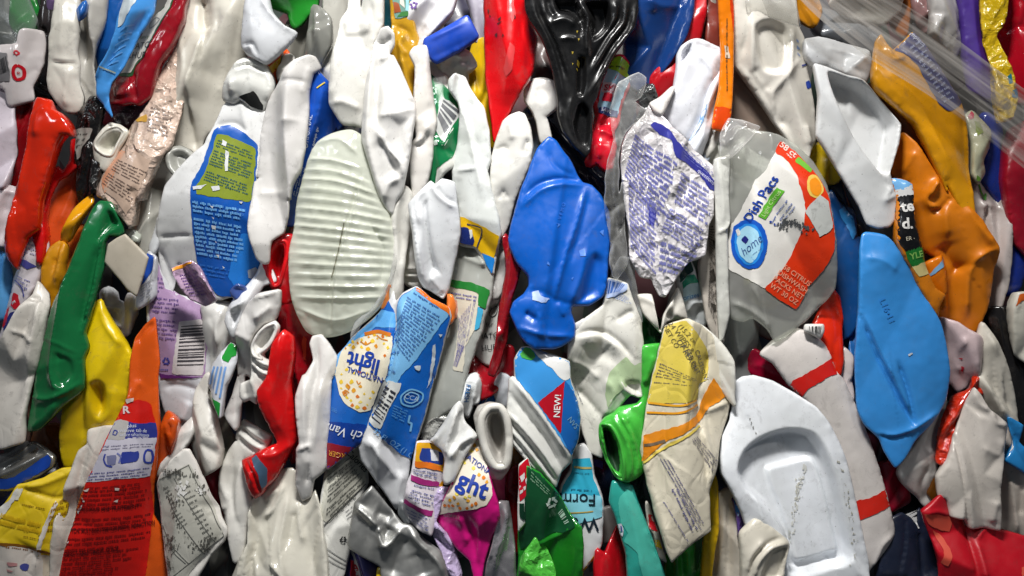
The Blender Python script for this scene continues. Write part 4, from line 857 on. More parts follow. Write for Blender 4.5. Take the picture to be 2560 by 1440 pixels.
P('carton', 'carton', 'dirty white folded carton standing in front at the left', 'B1 230,850 248,822 262,733 332,822 352,900 340,980 310,1180 270,1350 C1 240,10 212,120 180,300 170,470 92,500 20,520 0,510 0,500 B1 0,1360 60,1130 130,1000 190,900', L=0, kind='dirty', col=(214, 208, 200), H=24, edge=14, sm=0.45, crump=(5, 4, 14), cr=[('B1 300,850 290,1000 262,1180 200,1440 C1 160,150', 10, 9), ('B1 130,1075 200,1110 275,1165', 6, 3.5), ('B1 235,850 300,862', -5, 4)], tilt=(-8, 0))
P('carton_chip', 'chip', 'flat beige eight-sided chip in front of the dark gap beside the green bottle', 'B1 785,465 842,425 905,396 985,475 1066,560 1025,700 980,832 920,788 868,720 758,590', L=0, kind='matte', col=(188, 178, 162), sm=0.12, edge=5, H=8, crump=(0, 0, 1), noise_amp=0.6, tilt=(5, -6), back=6)
P('crushed_bottle', 'bottle', 'small crumpled grey bottle neck just above the beige chip', 'B1 890,375 940,368 990,400 985,440 905,396', L=1, kind='film', col=(170, 174, 164), crump=(4, 5, 6))
P('crushed_bottle', 'bottle', 'translucent off-white bottle leaning behind the beige chip', 'B1 970,380 1000,200 1092,80 1202,130 1192,220 1142,340 1102,480 1062,545 1000,465', L=2, col=(206, 204, 196), kind='milky', H=28, cr=[('B1 1190,180 1090,300 1000,440', 10, 6)])
P('crushed_bottle', 'bottle', 'narrow white bottle edge between the off-white bottle and the blue-labelled bottle', 'B1 1140,270 1168,350 1132,480 1102,535 1088,490 1110,400', L=1, z=10, col=(210, 212, 216))
P('film_wrapper', 'wrapper', 'blue and white wrapper edge left of the lilac bottle', 'B1 1070,525 1117,560 1112,700 1112,830 1082,870 985,925 1000,800 1030,740 1050,620', L=1, kind='film', col=(196, 196, 202), H=16)
Lb('blue_print', 'B1 1070,525 1117,560 1112,640 1060,720 1025,760 1050,620', (30, 76, 170))
Mt('B1 1030,760 1110,700 1105,830 1010,890', 6, (120, 124, 140))
P('bottle_neck', 'bottle neck', 'pair of white bent prongs rising from the gap above the yellow jug', 'B1 745,830 782,788 812,820 822,880 892,922 872,1060 800,1000 750,925', L=2, col=(204, 206, 210), H=24, cr=[('B1 760,910 880,925', 10, 4), ('B1 770,800 780,900', 8, 8)])
P('bottle_neck', 'bottle neck', 'thin silvery white prong right of the bent white prongs', 'B1 920,838 972,850 962,940 902,1110 868,1100 900,950', L=2, kind='gloss', col=(206, 204, 206), H=18)
P('yellow_jug', 'jug', 'bright yellow jug with a hollow dent, curving down beside the orange-red bottle', 'B1 730,868 752,930 802,1020 882,1140 947,1265 942,1370 C1 927,80 907,190 862,300 832,372 700,390 645,400 640,480 600,500 560,560 540,640 450,662 440,520 470,250 480,200 600,100 B1 608,1330 640,1100 680,940', L=1, kind='hdpe', rough=0.28, rnd_=0.5, col=(228, 196, 14), H=42, crump=(3, 5, 20), cr=[('B1 740,900 780,1030 900,1180', 7, 8), ('C1 620,20 610,250 600,450', -9, 9), ('C1 830,60 800,250 700,370', 8, 12)], rg=[('C1 670,40 740,10 790,60 795,160 760,280 700,310 660,180', -26, 26)])
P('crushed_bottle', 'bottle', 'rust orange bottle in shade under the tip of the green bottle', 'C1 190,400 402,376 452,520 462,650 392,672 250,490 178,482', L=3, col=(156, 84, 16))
P('lilac_bottle', 'bottle', 'lilac shampoo-type bottle with bar code panel and purple band', 'F 384,664 392,640 410,655 422,728 442,745 537,768 517,792 517,880 513,945 505,955 500,985 485,1012 478,1052 452,1067 420,1032 408,982 404,940 397,880 382,800', L=2, z=-8, col=(206, 206, 210), H=32, edge=26, crump=(3, 3, 18), cr=[('C2 40,80 130,60 280,100', -6, 8), ('C2 230,180 160,330', 8, 12)])
lab_ = Lb('printed_label', 'B1 1118,620 1150,560 1205,780 1262,800 B2 180,850 310,910 395,900 330,960 332,1200 325,1420 C2 288,5 20,15 B1 1140,1310 1098,1050 1110,800', (166, 136, 172))
Lb('purple_band', 'B1 1165,1385 1180,1395 B2 150,1405 328,1420 C2 290,8 20,14', (96, 40, 110), off=2.4, parent=lab_)
Lb('bar_code_panel', 'B2 160,1020 320,1008 322,1340 310,1400 108,1388 135,1180', (204, 196, 196), off=2.6, parent=lab_)
Bars('B2 318,1040 318,1330 145,1330 170,1050', 22, (70, 66, 70), parent=lab_, off=3.6)
Mt('B1 1125,650 1195,670 1200,820 1120,810', 5, (100, 76, 130), parent=lab_, off=3.4)
Mt('B1 1120,830 1300,850 1300,1160 1130,1140', 10, (96, 70, 128), parent=lab_, off=3.4)
Recycle('B2 65,1300', 12, (70, 70, 150), 0, parent=lab_)
Mt('B2 10,1350 100,1350 100,1375 10,1375', 1, (80, 80, 150), parent=lab_, off=3.4)
P('torn_label', 'label', 'torn lilac foil label flap with an orange edge hanging over the lilac bottle', 'B2 102,640 170,605 242,585 292,625 350,740 402,862 310,905 215,860 150,750', L=0, kind='crinkle', col=(190, 160, 188), sm=0.3, H=10, crump=(12, 6, 8), back=4)
Lb('orange_edge', 'B2 102,640 170,605 250,585 240,605 175,625 112,655', (226, 150, 40))
Mt('B2 150,680 270,630 360,830 220,840', 8, (120, 90, 150))
P('crushed_bottle', 'bottle', 'small white scrap of bottle right of the lilac bottle', 'B2 330,910 420,895 490,905 502,960 490,1010 515,1110 530,1160 470,1215 380,1335 320,1420 335,1200 340,1000', L=2, z=6, col=(204, 202, 198), H=24, cr=[('B2 470,920 420,1050 430,1200', 9, 8), ('B2 350,940 400,1080 380,1300', -8, 10)])
P('crushed_bottle', 'bottle', 'bluish white bottle flap standing behind the threaded white neck', 'B2 622,780 692,680 730,590 750,600 815,720 730,760 690,830 640,960 600,1060 545,1125 495,1010 510,920 560,830', L=1, z=6, col=(212, 213, 216), H=24, cr=[('B2 690,700 650,850 560,960', 8, 8), ('B2 520,930 600,890 650,860', 8, 6)], rg=[('B2 520,950 620,890 590,1000 545,1090', -20, 10)])
P('crushed_bottle', 'bottle', 'long white bottle with a triangular folded corner above the threaded neck', 'B2 730,820 868,795 864,900 832,1000 762,1030 692,1100 662,1200 652,1440 C2 600,0 582,120 560,260 548,365 520,400 470,330 450,280 500,150 545,0 B2 545,1440 552,1190 562,1080 602,960 650,880', L=0, z=16, col=(214, 211, 208), kind='dirty', dirt=0.5, H=34, crump=(4, 5, 18), cr=[('B2 690,850 770,830 860,800', 9, 6), ('B2 830,900 760,960 700,1000', 7, 8), ('C2 560,0 530,150 520,330', -9, 8)])
P('film_wrapper', 'wrapper', 'white wrapper with pale blue stripes between two green bands', 'B2 375,1335 430,1250 495,1175 547,1200 545,1310 500,1440 C2 482,60 470,120 448,292 380,160 335,60 B2 340,1440', L=0, z=4, kind='film', col=(204, 206, 212), H=16, edge=10, crump=(4, 4, 10))
Lb('green_band', 'B2 455,1260 500,1172 547,1195 545,1265 520,1275 500,1310 450,1290', (30, 140, 50), 'film')
Lb('green_band', 'C2 380,150 455,190 446,292 405,200', (36, 140, 54), 'film')
for a_, b_ in (('B2 395,1340', 'C2 360,60'), ('B2 425,1340', 'C2 390,90'), ('B2 455,1340', 'C2 420,120'), ('B2 485,1340', 'C2 450,150')):
    Stroke(a_ + ' ' + b_, 5, (110, 150, 206))
P('threaded_neck', 'bottle neck', 'white bottle neck with screw threads and a pinched teardrop mouth', 'B2 660,1195 702,1110 762,1050 832,1018 858,1050 852,1100 802,1200 742,1250 762,1290 842,1328 838,1372 802,1440 C2 770,30 742,100 690,200 640,170 600,185 570,150 580,60 B2 655,1440 658,1300', L=0, z=-4, col=(214, 211, 206), H=26, crump=(3, 4, 10),
  cr=[('B2 665,1235 720,1300 838,1345', 9, 4), ('B2 665,1265 720,1335 820,1375', -9, 4), ('B2 665,1300 720,1365 800,1400', 8, 4), ('B2 670,1340 730,1410 780,1430', -8, 5), ('C2 650,0 690,100 690,180', 8, 6), ('C2 600,20 620,150', -8, 6)],
  rg=[('B2 690,1180 735,1110 800,1060 832,1055 830,1095 785,1180 720,1240', -26, 8)])
Tube('B2 672,1200 712,1115 770,1058 832,1032 848,1060 838,1105 790,1195 725,1250 745,1290 690,1260', 4, (220, 217, 212), name='neck_rim')
P('bottle_neck', 'bottle neck', 'open red bottle mouth left of the ribbed clear container', 'B2 798,480 850,430 912,412 958,420 948,560 942,740 950,830 900,880 868,800 828,770 778,640 768,560', L=2, z=-14, kind='gloss', col=(190, 18, 26), H=26, rnd_=0.8, rg=[('B2 800,570 858,460 900,465 908,560 860,735 825,755 805,680', -44, 12)], crump=(2, 4, 12))
Tube('B2 790,570 850,450 905,440 925,470 922,560 870,750 830,765 800,690', 5, (206, 20, 26), 'gloss', name='neck_rim')
P('red_bottle', 'bottle', 'dark red bottle behind the bright red jug, under the ribbed container', 'B2 900,880 942,828 980,900 1042,1040 1082,1090 1076,1150 1062,1300 1055,1400 C2 1032,0 985,350 1005,560 960,600 930,500 945,250 B2 930,1400 960,1250 955,1130 905,1080 860,1060 880,950', L=2, z=10, kind='gloss', col=(150, 12, 24), H=26)
Lb('torn_edge', 'B2 1040,1120 1062,1140 1055,1300 1045,1290 1030,1180', (206, 60, 40), 'gloss')
P('red_jug', 'jug', 'bright red curved bottle with a blue-grey ring round its threaded neck', 'B2 820,1190 862,1120 902,1080 962,1130 972,1250 945,1440 C2 945,60 962,250 974,470 932,552 832,732 765,800 752,830 692,872 640,760 588,612 680,568 722,540 800,505 850,480 820,400 790,340 732,200 718,100 765,30 B2 790,1400', L=0, z=6, kind='gloss', rnd_=0.7, col=(204, 16, 18), H=44, crump=(2, 4, 20), rough=0.18,
  cr=[('B2 905,1090 880,1300 850,1440 C2 820,150 870,330 920,450', 9, 18), ('C2 720,550 840,560 960,480', 7, 10), ('C2 610,610 680,700 720,850', 8, 4), ('C2 630,600 700,690 740,840', -8, 4), ('C2 650,590 715,680 758,820', 7, 4)])
Lb('blue_grey_ring', 'C2 672,560 720,556 792,652 785,740 770,790 752,806 735,690', (70, 96, 122), 'hdpe')

# ------------------------------------------------------------------ middle: the big ribbed container and the creamer bottles
P('crushed_bottle', 'bottle', 'pale bottle seen through the upper half of the ribbed container', 'F 790,400 860,350 930,430 960,540 900,600 820,560 770,480', L=4, z=-12, col=(206, 210, 190), H=20)
P('crushed_bottle', 'bottle', 'dull red bottle seen through the left side of the ribbed container', 'F 745,560 800,600 820,700 790,790 750,740 735,640', L=4, z=-8, col=(150, 80, 74), H=16)
P('crushed_bottle', 'bottle', 'greyish white bottle seen through the lower half of the ribbed container', 'F 830,600 930,560 970,650 930,740 860,800 810,740', L=4, z=-6, col=(196, 194, 180), H=20)
_ribs = []
for _l, _c, _r2 in ((398, 403, 424), (424, 432, 462), (447, 457, 490), (470, 482, 514), (494, 508, 534), (518, 533, 556), (540, 556, 577), (562, 577, 596), (584, 598, 614), (608, 620, 632), (632, 642, 650), (657, 665, 670), (684, 689, 692), (712, 716, 716), (742, 745, 742)):
    _x0 = 728 + max(0, 560 - _l) ** 1.4 * 0.028 + max(0, _l - 690) * 0.35; _x1 = 900 + min(88, max(0, _r2 - 420) * 0.7) - max(0, _r2 - 690) * 0.5
    _ribs.append(('F %d,%d %d,%d %d,%d' % (_x0, _l, (_x0 + _x1) / 2, _c, _x1, _r2), 5.0 + 1.2 * math.sin(_l), 1.9))
    _ribs.append(('F %d,%d %d,%d %d,%d' % (_x0, _l + 6, (_x0 + _x1) / 2, _c + 6, _x1, _r2 + 6), 2.2, 1.6))
P('ribbed_container', 'container', 'large milky clear ribbed container with a vertical seam, centre left', 'F 880,330 840,335 800,355 780,385 765,430 755,470 747,500 738,580 728,620 727,680 732,735 745,780 770,825 800,838 840,835 880,820 920,792 950,762 965,730 980,680 990,640 987,600 978,560 965,520 950,480 930,420 908,350', L=1, z=-6, kind='thin', col=(238, 241, 229), H=60, rnd_=0.75, fac=0.06, crump=(2, 3, 26), noise_amp=3.2, g=3.5, sm=0.8,
  cr=_ribs + [('F 908,440 885,530 862,600 842,680 828,820', -6, 3), ('F 912,440 890,530 867,600 847,680 834,820', 4, 2.5), ('F 780,360 850,350 900,390', 5, 6), ('F 750,770 840,800 930,775', 5, 5), ('F 930,560 960,620 955,720', -8, 9)])
Stroke('F 868,560 855,620 845,660 836,695', 2.5, (120, 118, 100), name='seam_line')
P('clear_film', 'film', 'clear film corner hanging from the lower right of the ribbed container', 'F 985,600 992,650 972,720 945,770 905,810 880,850 878,835 890,800 925,780 955,740 975,690', L=0, z=10, kind='clear', col=(200, 202, 204), H=12, crump=(5, 5, 8), back=4)
P('crushed_bottle', 'bottle', 'narrow white twisted strip right of the ribbed container', 'B3 530,190 562,130 612,58 655,100 660,170 642,330 622,420 602,560 592,700 580,830 560,882 520,850 515,700 530,560 524,400', L=1, z=-10, col=(210, 208, 202), H=20, cr=[('B3 620,80 560,190 540,400', 9, 6), ('B3 590,200 580,560 540,800', -7, 7)])
P('bottle_neck', 'bottle neck', 'slim white bottle neck with ringed threads left of the boxy white bottle', 'B3 622,200 662,178 682,400 692,560 725,690 715,760 640,740 605,700 620,620 612,500', L=2, col=(202, 200, 194), H=22, cr=[('B3 615,640 720,640', 8, 4), ('B3 612,665 725,668', -8, 4), ('B3 610,690 725,695', 8, 4), ('B3 612,715 722,722', -7, 4), ('B3 650,220 640,420 660,600', 8, 6)])
P('boxy_bottle', 'bottle', 'boxy white bottle with a deep bluish inner fold in the centre', 'B3 640,180 680,130 722,88 802,18 832,42 882,0 962,20 982,150 1002,280 1007,380 982,520 962,600 922,780 882,852 800,800 748,772 712,700 690,560 670,380', L=0, z=8, col=(214, 216, 219), H=32, edge=26, sm=0.5, crump=(2, 3, 18),
  cr=[('B3 662,190 690,380 740,660 765,770', 13, 7), ('B3 800,30 860,120 970,200', 10, 7), ('B3 835,50 900,130 975,170', -9, 5), ('B3 780,60 700,160 730,330', 8, 8), ('B3 800,690 830,760 880,820', 9, 7), ('B3 780,780 850,790 890,840', -8, 6)],
  rg=[('B3 735,190 790,120 800,300 830,500 880,700 830,680 790,690 755,540', -24, 22)])
P('clear_cup', 'cup', 'translucent cup with a green band and printed panel, right of the boxy white bottle', 'B3 1000,450 1082,458 1152,510 1202,600 1234,690 1228,830 1202,920 1172,1000 1152,1100 1102,1230 1062,1360 1030,1440 C3 1035,30 1000,190 900,250 790,330 735,400 760,250 820,0 B3 850,1400 882,1250 962,1000 930,820 940,760 962,600', L=1, z=12, kind='milky', col=(184, 186, 180), H=36, crump=(4, 5, 16), cr=[('B3 1010,540 1100,580 1200,620', 8, 7), ('B3 1110,500 1160,570 1190,620', 9, 6), ('B3 960,620 950,760', 6, 8)])
lab_ = Lb('printed_label', 'B3 938,718 1100,738 1222,795 1190,925 1140,910 1120,1060 1050,1200 1035,1370 960,1360 985,1180 1000,1000 930,820', (190, 184, 168), 'film')
Lb('green_band', 'B3 938,718 1100,738 1222,795 1190,925 1140,900 1142,820 1050,785 935,772', (34, 112, 46), 'film', off=2.6, parent=lab_)
Lb('teal_patch', 'B3 1140,910 1175,930 1150,1060 1115,1080', (60, 150, 186), 'film', off=2.6, parent=lab_)
Lb('pink_patch', 'B3 930,870 985,860 990,990 960,1000', (186, 130, 110), 'film', off=2.6, parent=lab_)
Mt('B3 1135,830 1060,1190 980,1330 1000,1000', 10, (96, 92, 150), parent=lab_, off=3.6, word=(10, 26))
Mt('B3 940,800 1140,830 1130,880 940,850', 2, (96, 92, 150), parent=lab_, off=3.6)
Bars('B3 1005,1180 1045,1190 990,1340 965,1330', 6, (90, 86, 140), parent=lab_)

P('creamer_bottle', 'bottle', 'blue creamer bottle lying upside down with a vanilla swirl on its side', 'B3 230,1130 300,1070 380,1000 440,940 490,770 512,758 542,880 570,860 602,820 702,772 800,850 922,920 942,985 922,1050 882,1200 822,1440 C3 822,0 762,250 702,440 645,610 640,640 625,780 592,900 542,975 462,850 352,680 300,600 282,490 180,570 60,662 48,500 70,100 78,0 B3 80,1440 110,1270 160,1220', L=0, z=10, col=(206, 207, 210), H=34, edge=44, sm=0.5, crump=(3, 5, 20), tilt=(4, 0),
  cr=[('B3 545,900 555,1100 500,1440 C3 360,330', -20, 10), ('B3 600,850 585,1100 540,1440', 8, 10), ('C3 340,420 480,620 560,740', 13, 16), ('C3 460,450 540,600 560,720', -11, 12), ('C3 600,700 560,820 540,960', 8, 9), ('B3 480,800 400,1000 230,1180', 7, 10)], rg=[('C3 300,440 460,460 500,640 430,760 340,640', 8, 24)])
fr_ = Lb('front_label', 'B3 232,1130 380,1005 440,940 490,870 545,960 552,1060 530,1250 485,1420 C3 470,0 420,130 350,330 285,490 180,575 60,660 50,500 70,100 80,0 B3 82,1440 112,1270', (24, 92, 178))
Lb('light_top', 'B3 232,1130 380,1005 440,935 545,960 550,1060 400,1060 250,1180 150,1290 100,1400 85,1440 112,1270', (92, 164, 226), off=2.5, parent=fr_)
Lb('deep_band', 'C3 65,330 200,330 340,350 290,485 180,575 60,660 52,500', (16, 56, 140), off=2.5, parent=fr_)
Lb('red_band', 'C3 54,478 150,490 250,512 180,575 60,660', (130, 22, 36), off=2.8, parent=fr_)
Lb('cream_circle', 'B3 150,1225 260,1150 400,1100 530,1120 522,1270 478,1440 C3 462,20 420,130 370,240 300,250 210,210 140,140 115,40 100,0 B3 95,1410', (226, 218, 196), off=3.2, parent=fr_)
_r = random.Random(3)
for (x_, y_) in ((175, 1215), (205, 1190), (240, 1205), (230, 1165), (270, 1175), (300, 1150), (300, 1205), (330, 1175), (350, 1130), (380, 1160), (390, 1110), (420, 1140), (430, 1090), (460, 1120), (470, 1175), (495, 1110), (500, 1200), (410, 1195), (350, 1215), (150, 1400), (250, 1390), (290, 1380), (350, 1390), (190, 1365), (480, 1260)):
    s_ = _r.uniform(9, 17)
    Lb('swirl_print', 'B3 %d,%d %d,%d %d,%d %d,%d' % (x_ - s_, y_, x_, y_ - s_, x_ + s_, y_ + 3, x_ - 2, y_ + s_), _r.choice([(222, 170, 30), (214, 140, 30), (206, 110, 24), (230, 196, 60)]), off=3.8, g=4, parent=fr_, sm=1)
for (x_, y_) in ((150, 45), (200, 70), (175, 120), (230, 40), (250, 100), (280, 140), (230, 170), (300, 180), (330, 120), (300, 70), (350, 200), (280, 215), (370, 150), (240, 205), (330, 225), (200, 150), (390, 110), (150, 90)):
    s_ = _r.uniform(9, 19)
    Lb('swirl_print', 'C3 %d,%d %d,%d %d,%d %d,%d' % (x_ - s_, y_, x_, y_ - s_, x_ + s_, y_ + 3, x_ - 2, y_ + s_), _r.choice([(226, 190, 60), (214, 150, 40), (206, 110, 34), (230, 206, 110)]), off=3.8, g=4, parent=fr_, sm=1)
for q_ in ('C3 185,110 200,125 180,140 165,122 185,100 215,118', 'C3 200,60 220,75 205,95', 'C3 270,30 285,55 300,40', 'B3 290,1160 330,1185 370,1165', 'B3 410,1115 450,1140 500,1150'):
    Stroke(q_, 3, (206, 130, 40), off=4.4, parent=fr_)
Stroke('B3 320,1110 420,1090 520,1110', 9, (196, 110, 30), off=4.2, parent=fr_)
Tx('light', 'B3 318,1312', 193, 40, (26, 60, 150), off=5.0, bold=0.022, parent=fr_, space=0.95)
Tx('NATIONAL', 'B3 330,1395 C3 305,45', 195, 14, (30, 62, 150), off=5.0, bold=0.012, parent=fr_)
Tx('ch Vani', 'C3 185,395', 192, 23, (210, 214, 224), off=4.6, shear=0.25, bold=0.006, parent=fr_)
Tx('RGER', 'C3 130,555', 190, 13, (206, 150, 60), off=4.6, parent=fr_)
Mt('C3 80,220 130,235 130,280 80,265', 4, (80, 140, 206), parent=fr_, off=3.6)
bk_ = Lb('back_label', 'B3 560,880 602,825 702,775 800,852 925,925 940,985 920,1050 880,1200 820,1440 C3 820,0 760,250 700,440 645,600 560,550 455,440 440,400 350,340 480,0 B3 500,1400 560,1050', (16, 96, 188))
Lb('text_panel', 'B3 565,890 605,830 700,782 932,965 880,1035 690,1300 600,1395 C3 540,80 475,20 B3 500,1400 560,1050', (120, 180, 226), off=2.6, parent=bk_)
Lb('orange_edge', 'B3 702,770 760,800 925,905 940,985 915,950 800,870 700,792', (222, 110, 30), off=3.0, parent=bk_)
Mt('B3 640,830 900,990 640,1330 540,1180', 17, (70, 112, 170), parent=bk_, off=3.8, fill=0.5)
Mt('B3 560,1000 640,900 560,1400 500,1380', 10, (70, 112, 170), parent=bk_, off=3.8)
Mt('B3 690,800 880,920 870,940 680,822', 1, (50, 90, 160), parent=bk_, off=3.8)
Lb('bar_code_panel', 'C3 400,200 470,30 600,40 590,80 520,200 445,368 400,362 355,322', (206, 208, 206), off=3.2, parent=bk_)
Bars('C3 480,60 370,300 440,345 560,110', 15, (46, 48, 56), parent=bk_, off=4.2)
Stroke('C3 660,90 740,125 735,175 670,215 600,190 595,135', 4, (120, 184, 226), closed=True, off=3.4, parent=bk_)
Stroke('C3 660,110 712,135 708,165 665,190 620,172 618,140', 3, (150, 200, 230), closed=True, off=3.4, parent=bk_)
Tx('CCA', 'C3 665,152', 18, 12, (190, 214, 234), off=3.8, parent=bk_)
Mt('C3 545,190 640,240 620,340 525,280', 5, (90, 160, 220), parent=bk_, off=3.4)
Stroke('C3 650,280 640,330 660,340 650,400', 5, (120, 180, 226), off=3.4, parent=bk_)
Tx('32 FL OZ (1 QT)', 'C3 555,500', 38, 14, (120, 176, 226), off=3.4, parent=bk_)
for q_ in ('B3 815,1190 835,1180 830,1300 800,1440 C3 785,60 770,90 B3 790,1410 805,1300', 'B3 690,1330 730,1330 720,1370 700,1360', 'B3 860,1110 885,1110 870,1130'):
    Lb('scuff', q_, (196, 206, 214), 'paper', off=3.8, parent=bk_)
P('plastic_scrap', 'scrap', 'orange rolled label edge sticking out right of the blue creamer bottle', 'B3 920,825 952,830 978,905 972,992 940,1035 912,1040 930,1000 918,920', L=0, z=20, col=(222, 116, 44), H=14, kind='film')
P('plastic_scrap', 'scrap', 'orange crumpled foil left of the blue creamer bottle neck', 'B3 490,760 515,755 548,960 500,940 448,925 470,850', L=0, z=22, kind='film', col=(214, 128, 64))

# ------------------------------------------------------------------ middle right
P('blue_jug', 'jug', 'royal blue jug squeezed in at the waist, in the centre', 'F 1373,341 1390,352 1420,390 1445,435 1458,455 1480,463 1505,490 1522,530 1527,560 1525,600 1520,650 1515,710 1505,740 1470,762 1430,766 1427,782 1437,810 1436,842 1425,852 1400,865 1385,870 1340,870 1310,850 1290,815 1278,780 1285,757 1310,735 1322,715 1320,690 1300,665 1290,650 1277,620 1272,595 1285,540 1300,480 1320,430 1345,370', L=0, z=2, col=(2, 82, 176), H=46, rnd_=0.4, rough=0.33, dirt=0.35, crump=(4, 5, 22), fac=0.35,
  cr=[('F 1312,492 1345,462 1400,447 1455,452', -9, 7), ('F 1306,516 1350,478 1400,462 1460,462', 7, 7), ('F 1370,375 1390,415 1440,440', -4, 6), ('F 1462,478 1440,560 1412,640 1385,745', 8, 5), ('F 1475,480 1450,580 1425,660', -5, 9), ('F 1466,620 1450,690 1425,760', 8, 9), ('F 1310,735 1350,728 1390,752 1430,762', -5, 10), ('F 1312,780 1340,800', -9, 7), ('F 1290,815 1360,835 1430,840', 6, 7), ('F 1395,755 1410,790', 5, 6)],
  rg=[('F 1470,640 1490,625 1515,650 1508,735 1470,760 1440,758', -14, 26), ('F 1290,660 1322,690 1318,725 1300,720', -12, 10)])
Tx('I · V F M O', 'F 1402,535', -74, 9, (60, 112, 206), off=2.0)
for q_ in ('F 1332,728 1345,725 1350,738 1372,746 1362,757 1330,748',):
    Lb('scuff', q_, (150, 170, 214), 'paper', off=1.6)
for q_ in ('F 1448,625 1460,622 1465,640 1450,640', 'F 1395,560 1400,562 1392,570', 'F 1368,655 1372,665 1364,662', 'F 1500,580 1510,575 1508,590', 'F 1428,695 1434,692 1430,700'):
    Lb('scuff', q_, (70, 120, 206), 'dirty', off=1.6, g=3)
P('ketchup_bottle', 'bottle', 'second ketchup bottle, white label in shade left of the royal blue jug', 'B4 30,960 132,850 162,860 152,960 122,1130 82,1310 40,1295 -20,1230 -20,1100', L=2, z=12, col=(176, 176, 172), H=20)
Tx('for', 'B4 70,1040', -5, 11, (60, 64, 60))
Tx('MATO', 'B4 60,1120', -4, 14, (30, 36, 40))
Tx('HUP', 'B4 65,1205', -6, 14, (30, 36, 40))
Stroke('B4 90,920 125,910 120,960 90,985 65,970', 2, (60, 60, 60), closed=True)
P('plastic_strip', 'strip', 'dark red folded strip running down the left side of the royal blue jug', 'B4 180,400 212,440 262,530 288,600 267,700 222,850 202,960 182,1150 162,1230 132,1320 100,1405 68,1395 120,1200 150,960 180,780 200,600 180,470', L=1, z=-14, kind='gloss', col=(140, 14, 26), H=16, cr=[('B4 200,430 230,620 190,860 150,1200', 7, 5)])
P('crushed_bottle', 'bottle', 'crushed red bottle bottom under the second ketchup label', 'B3 1130,1230 1160,1240 1205,1330 1220,1400 1290,1330 1330,1210 1370,1215 1392,1300 1400,1440 C3 1350,20 1260,90 1150,140 1140,60 1050,0 B3 1060,1400 1090,1340', L=2, kind='gloss', col=(136, 12, 24), H=26, crump=(8, 8, 10))
P('tub', 'tub', 'white tub with ribbed rims and a blue label with a red NEW triangle', 'B4 252,1290 300,1208 362,1203 480,1245 602,1290 642,1312 652,1440 C4 692,150 722,300 702,470 662,562 648,620 582,692 545,795 480,762 352,622 230,482 188,400 188,320 195,250 208,100 213,20 235,5 258,20 B4 252,1400', L=0, z=8, col=(206, 206, 202), H=46, rnd_=0.7, crump=(0, 0, 1), noise_amp=0.6,
  cr=[('C4 232,20 330,130 490,340 645,580', 10, 5), ('C4 215,120 330,270 480,470 590,680', -12, 7), ('C4 200,255 330,390 470,570 560,720', 11, 5), ('C4 192,300 320,440 460,620 545,750', -11, 5), ('C4 190,340 310,480 450,660 540,785', 9, 4.5), ('C4 190,385 300,510 430,680 500,765', -10, 4.5), ('C4 200,410 300,540 400,670', 8, 4.5)])
lab_ = Lb('printed_label', 'B4 252,1290 300,1208 362,1203 480,1245 602,1290 645,1312 652,1440 C4 692,150 722,300 702,470 658,562 570,430 480,290 400,180 258,5 B4 252,1400', (58, 140, 208), 'gloss', dirt=0.05)
Lb('white_wedge', 'B4 362,1205 480,1245 602,1290 640,1312 648,1420 600,1440 520,1360 440,1290', (214, 214, 214), 'gloss', off=2.6, parent=lab_)
Lb('green_patch', 'B4 290,1250 320,1206 372,1215 402,1270 370,1292 300,1275', (70, 160, 70), 'gloss', off=2.6, parent=lab_)
Lb('dark_blue_side', 'C4 608,30 640,60 692,150 722,300 702,470 658,562 578,405', (24, 92, 168), 'gloss', off=2.5, parent=lab_)
Lb('red_triangle', 'C4 412,182 606,33 577,402', (178, 18, 36), 'gloss', off=3.0, sm=0, parent=lab_)
Tx('NEW!', 'C4 555,205', -86, 16, (222, 220, 220), off=4.0, bold=0.012, parent=lab_)
Tx('NVS', 'C4 665,330', 52, 13, (110, 150, 170), off=4.0, parent=lab_)
P('crushed_tub', 'tub', 'big flattened dirty white tub base with a curved crease and blue print at its top', 'B4 640,1180 700,1060 762,990 880,900 920,712 1052,750 1062,790 1112,920 1152,1030 1167,1200 1167,1440 C4 1160,60 1160,150 1080,130 1000,220 960,265 885,300 870,450 880,590 802,562 742,402 702,200 645,40 B4 650,1440 636,1300', L=0, z=24, kind='dirty', col=(212, 210, 202), H=30, p=0.4, crump=(6, 6, 20),
  cr=[('B4 690,1110 790,1085 900,1100 1010,1180 1090,1280', -9, 6), ('B4 700,1150 800,1120 900,1140 1000,1220', 5, 8), ('B4 980,1010 1050,960 1100,940', -8, 8), ('B4 660,1300 780,1360 860,1440', 8, 12), ('C4 700,100 800,200 880,300', -9, 12), ('C4 900,20 960,120 880,300', 10, 14), ('B4 890,880 1000,800 1060,780', 6, 7), ('C4 1000,20 1040,90 1150,160', 9, 6)], rg=[('B4 700,1180 900,1150 1030,1260 1000,1380 860,1330 740,1290', -8, 30), ('C4 1010,30 1150,30 1160,140 1080,120', -12, 12)])
Lb('blue_print', 'B4 920,710 1052,750 1048,790 960,840 905,850', (150, 166, 200), 'paper')
Bars('B4 915,720 1045,755 1000,800 905,820', 10, (56, 92, 160))
Mt('B4 1000,800 1060,850 1090,905 960,850', 5, (70, 110, 180))
Mt('C4 690,60 760,230 730,250 670,90', 2, (110, 110, 120), word=(6, 16))
Lb('green_tint', 'B4 1040,1270 1100,1330 1160,1300 1160,1440 C4 1160,50 1060,60 960,150 920,230 900,120 B4 920,1400', (170, 190, 150), 'dirty', off=1.2)
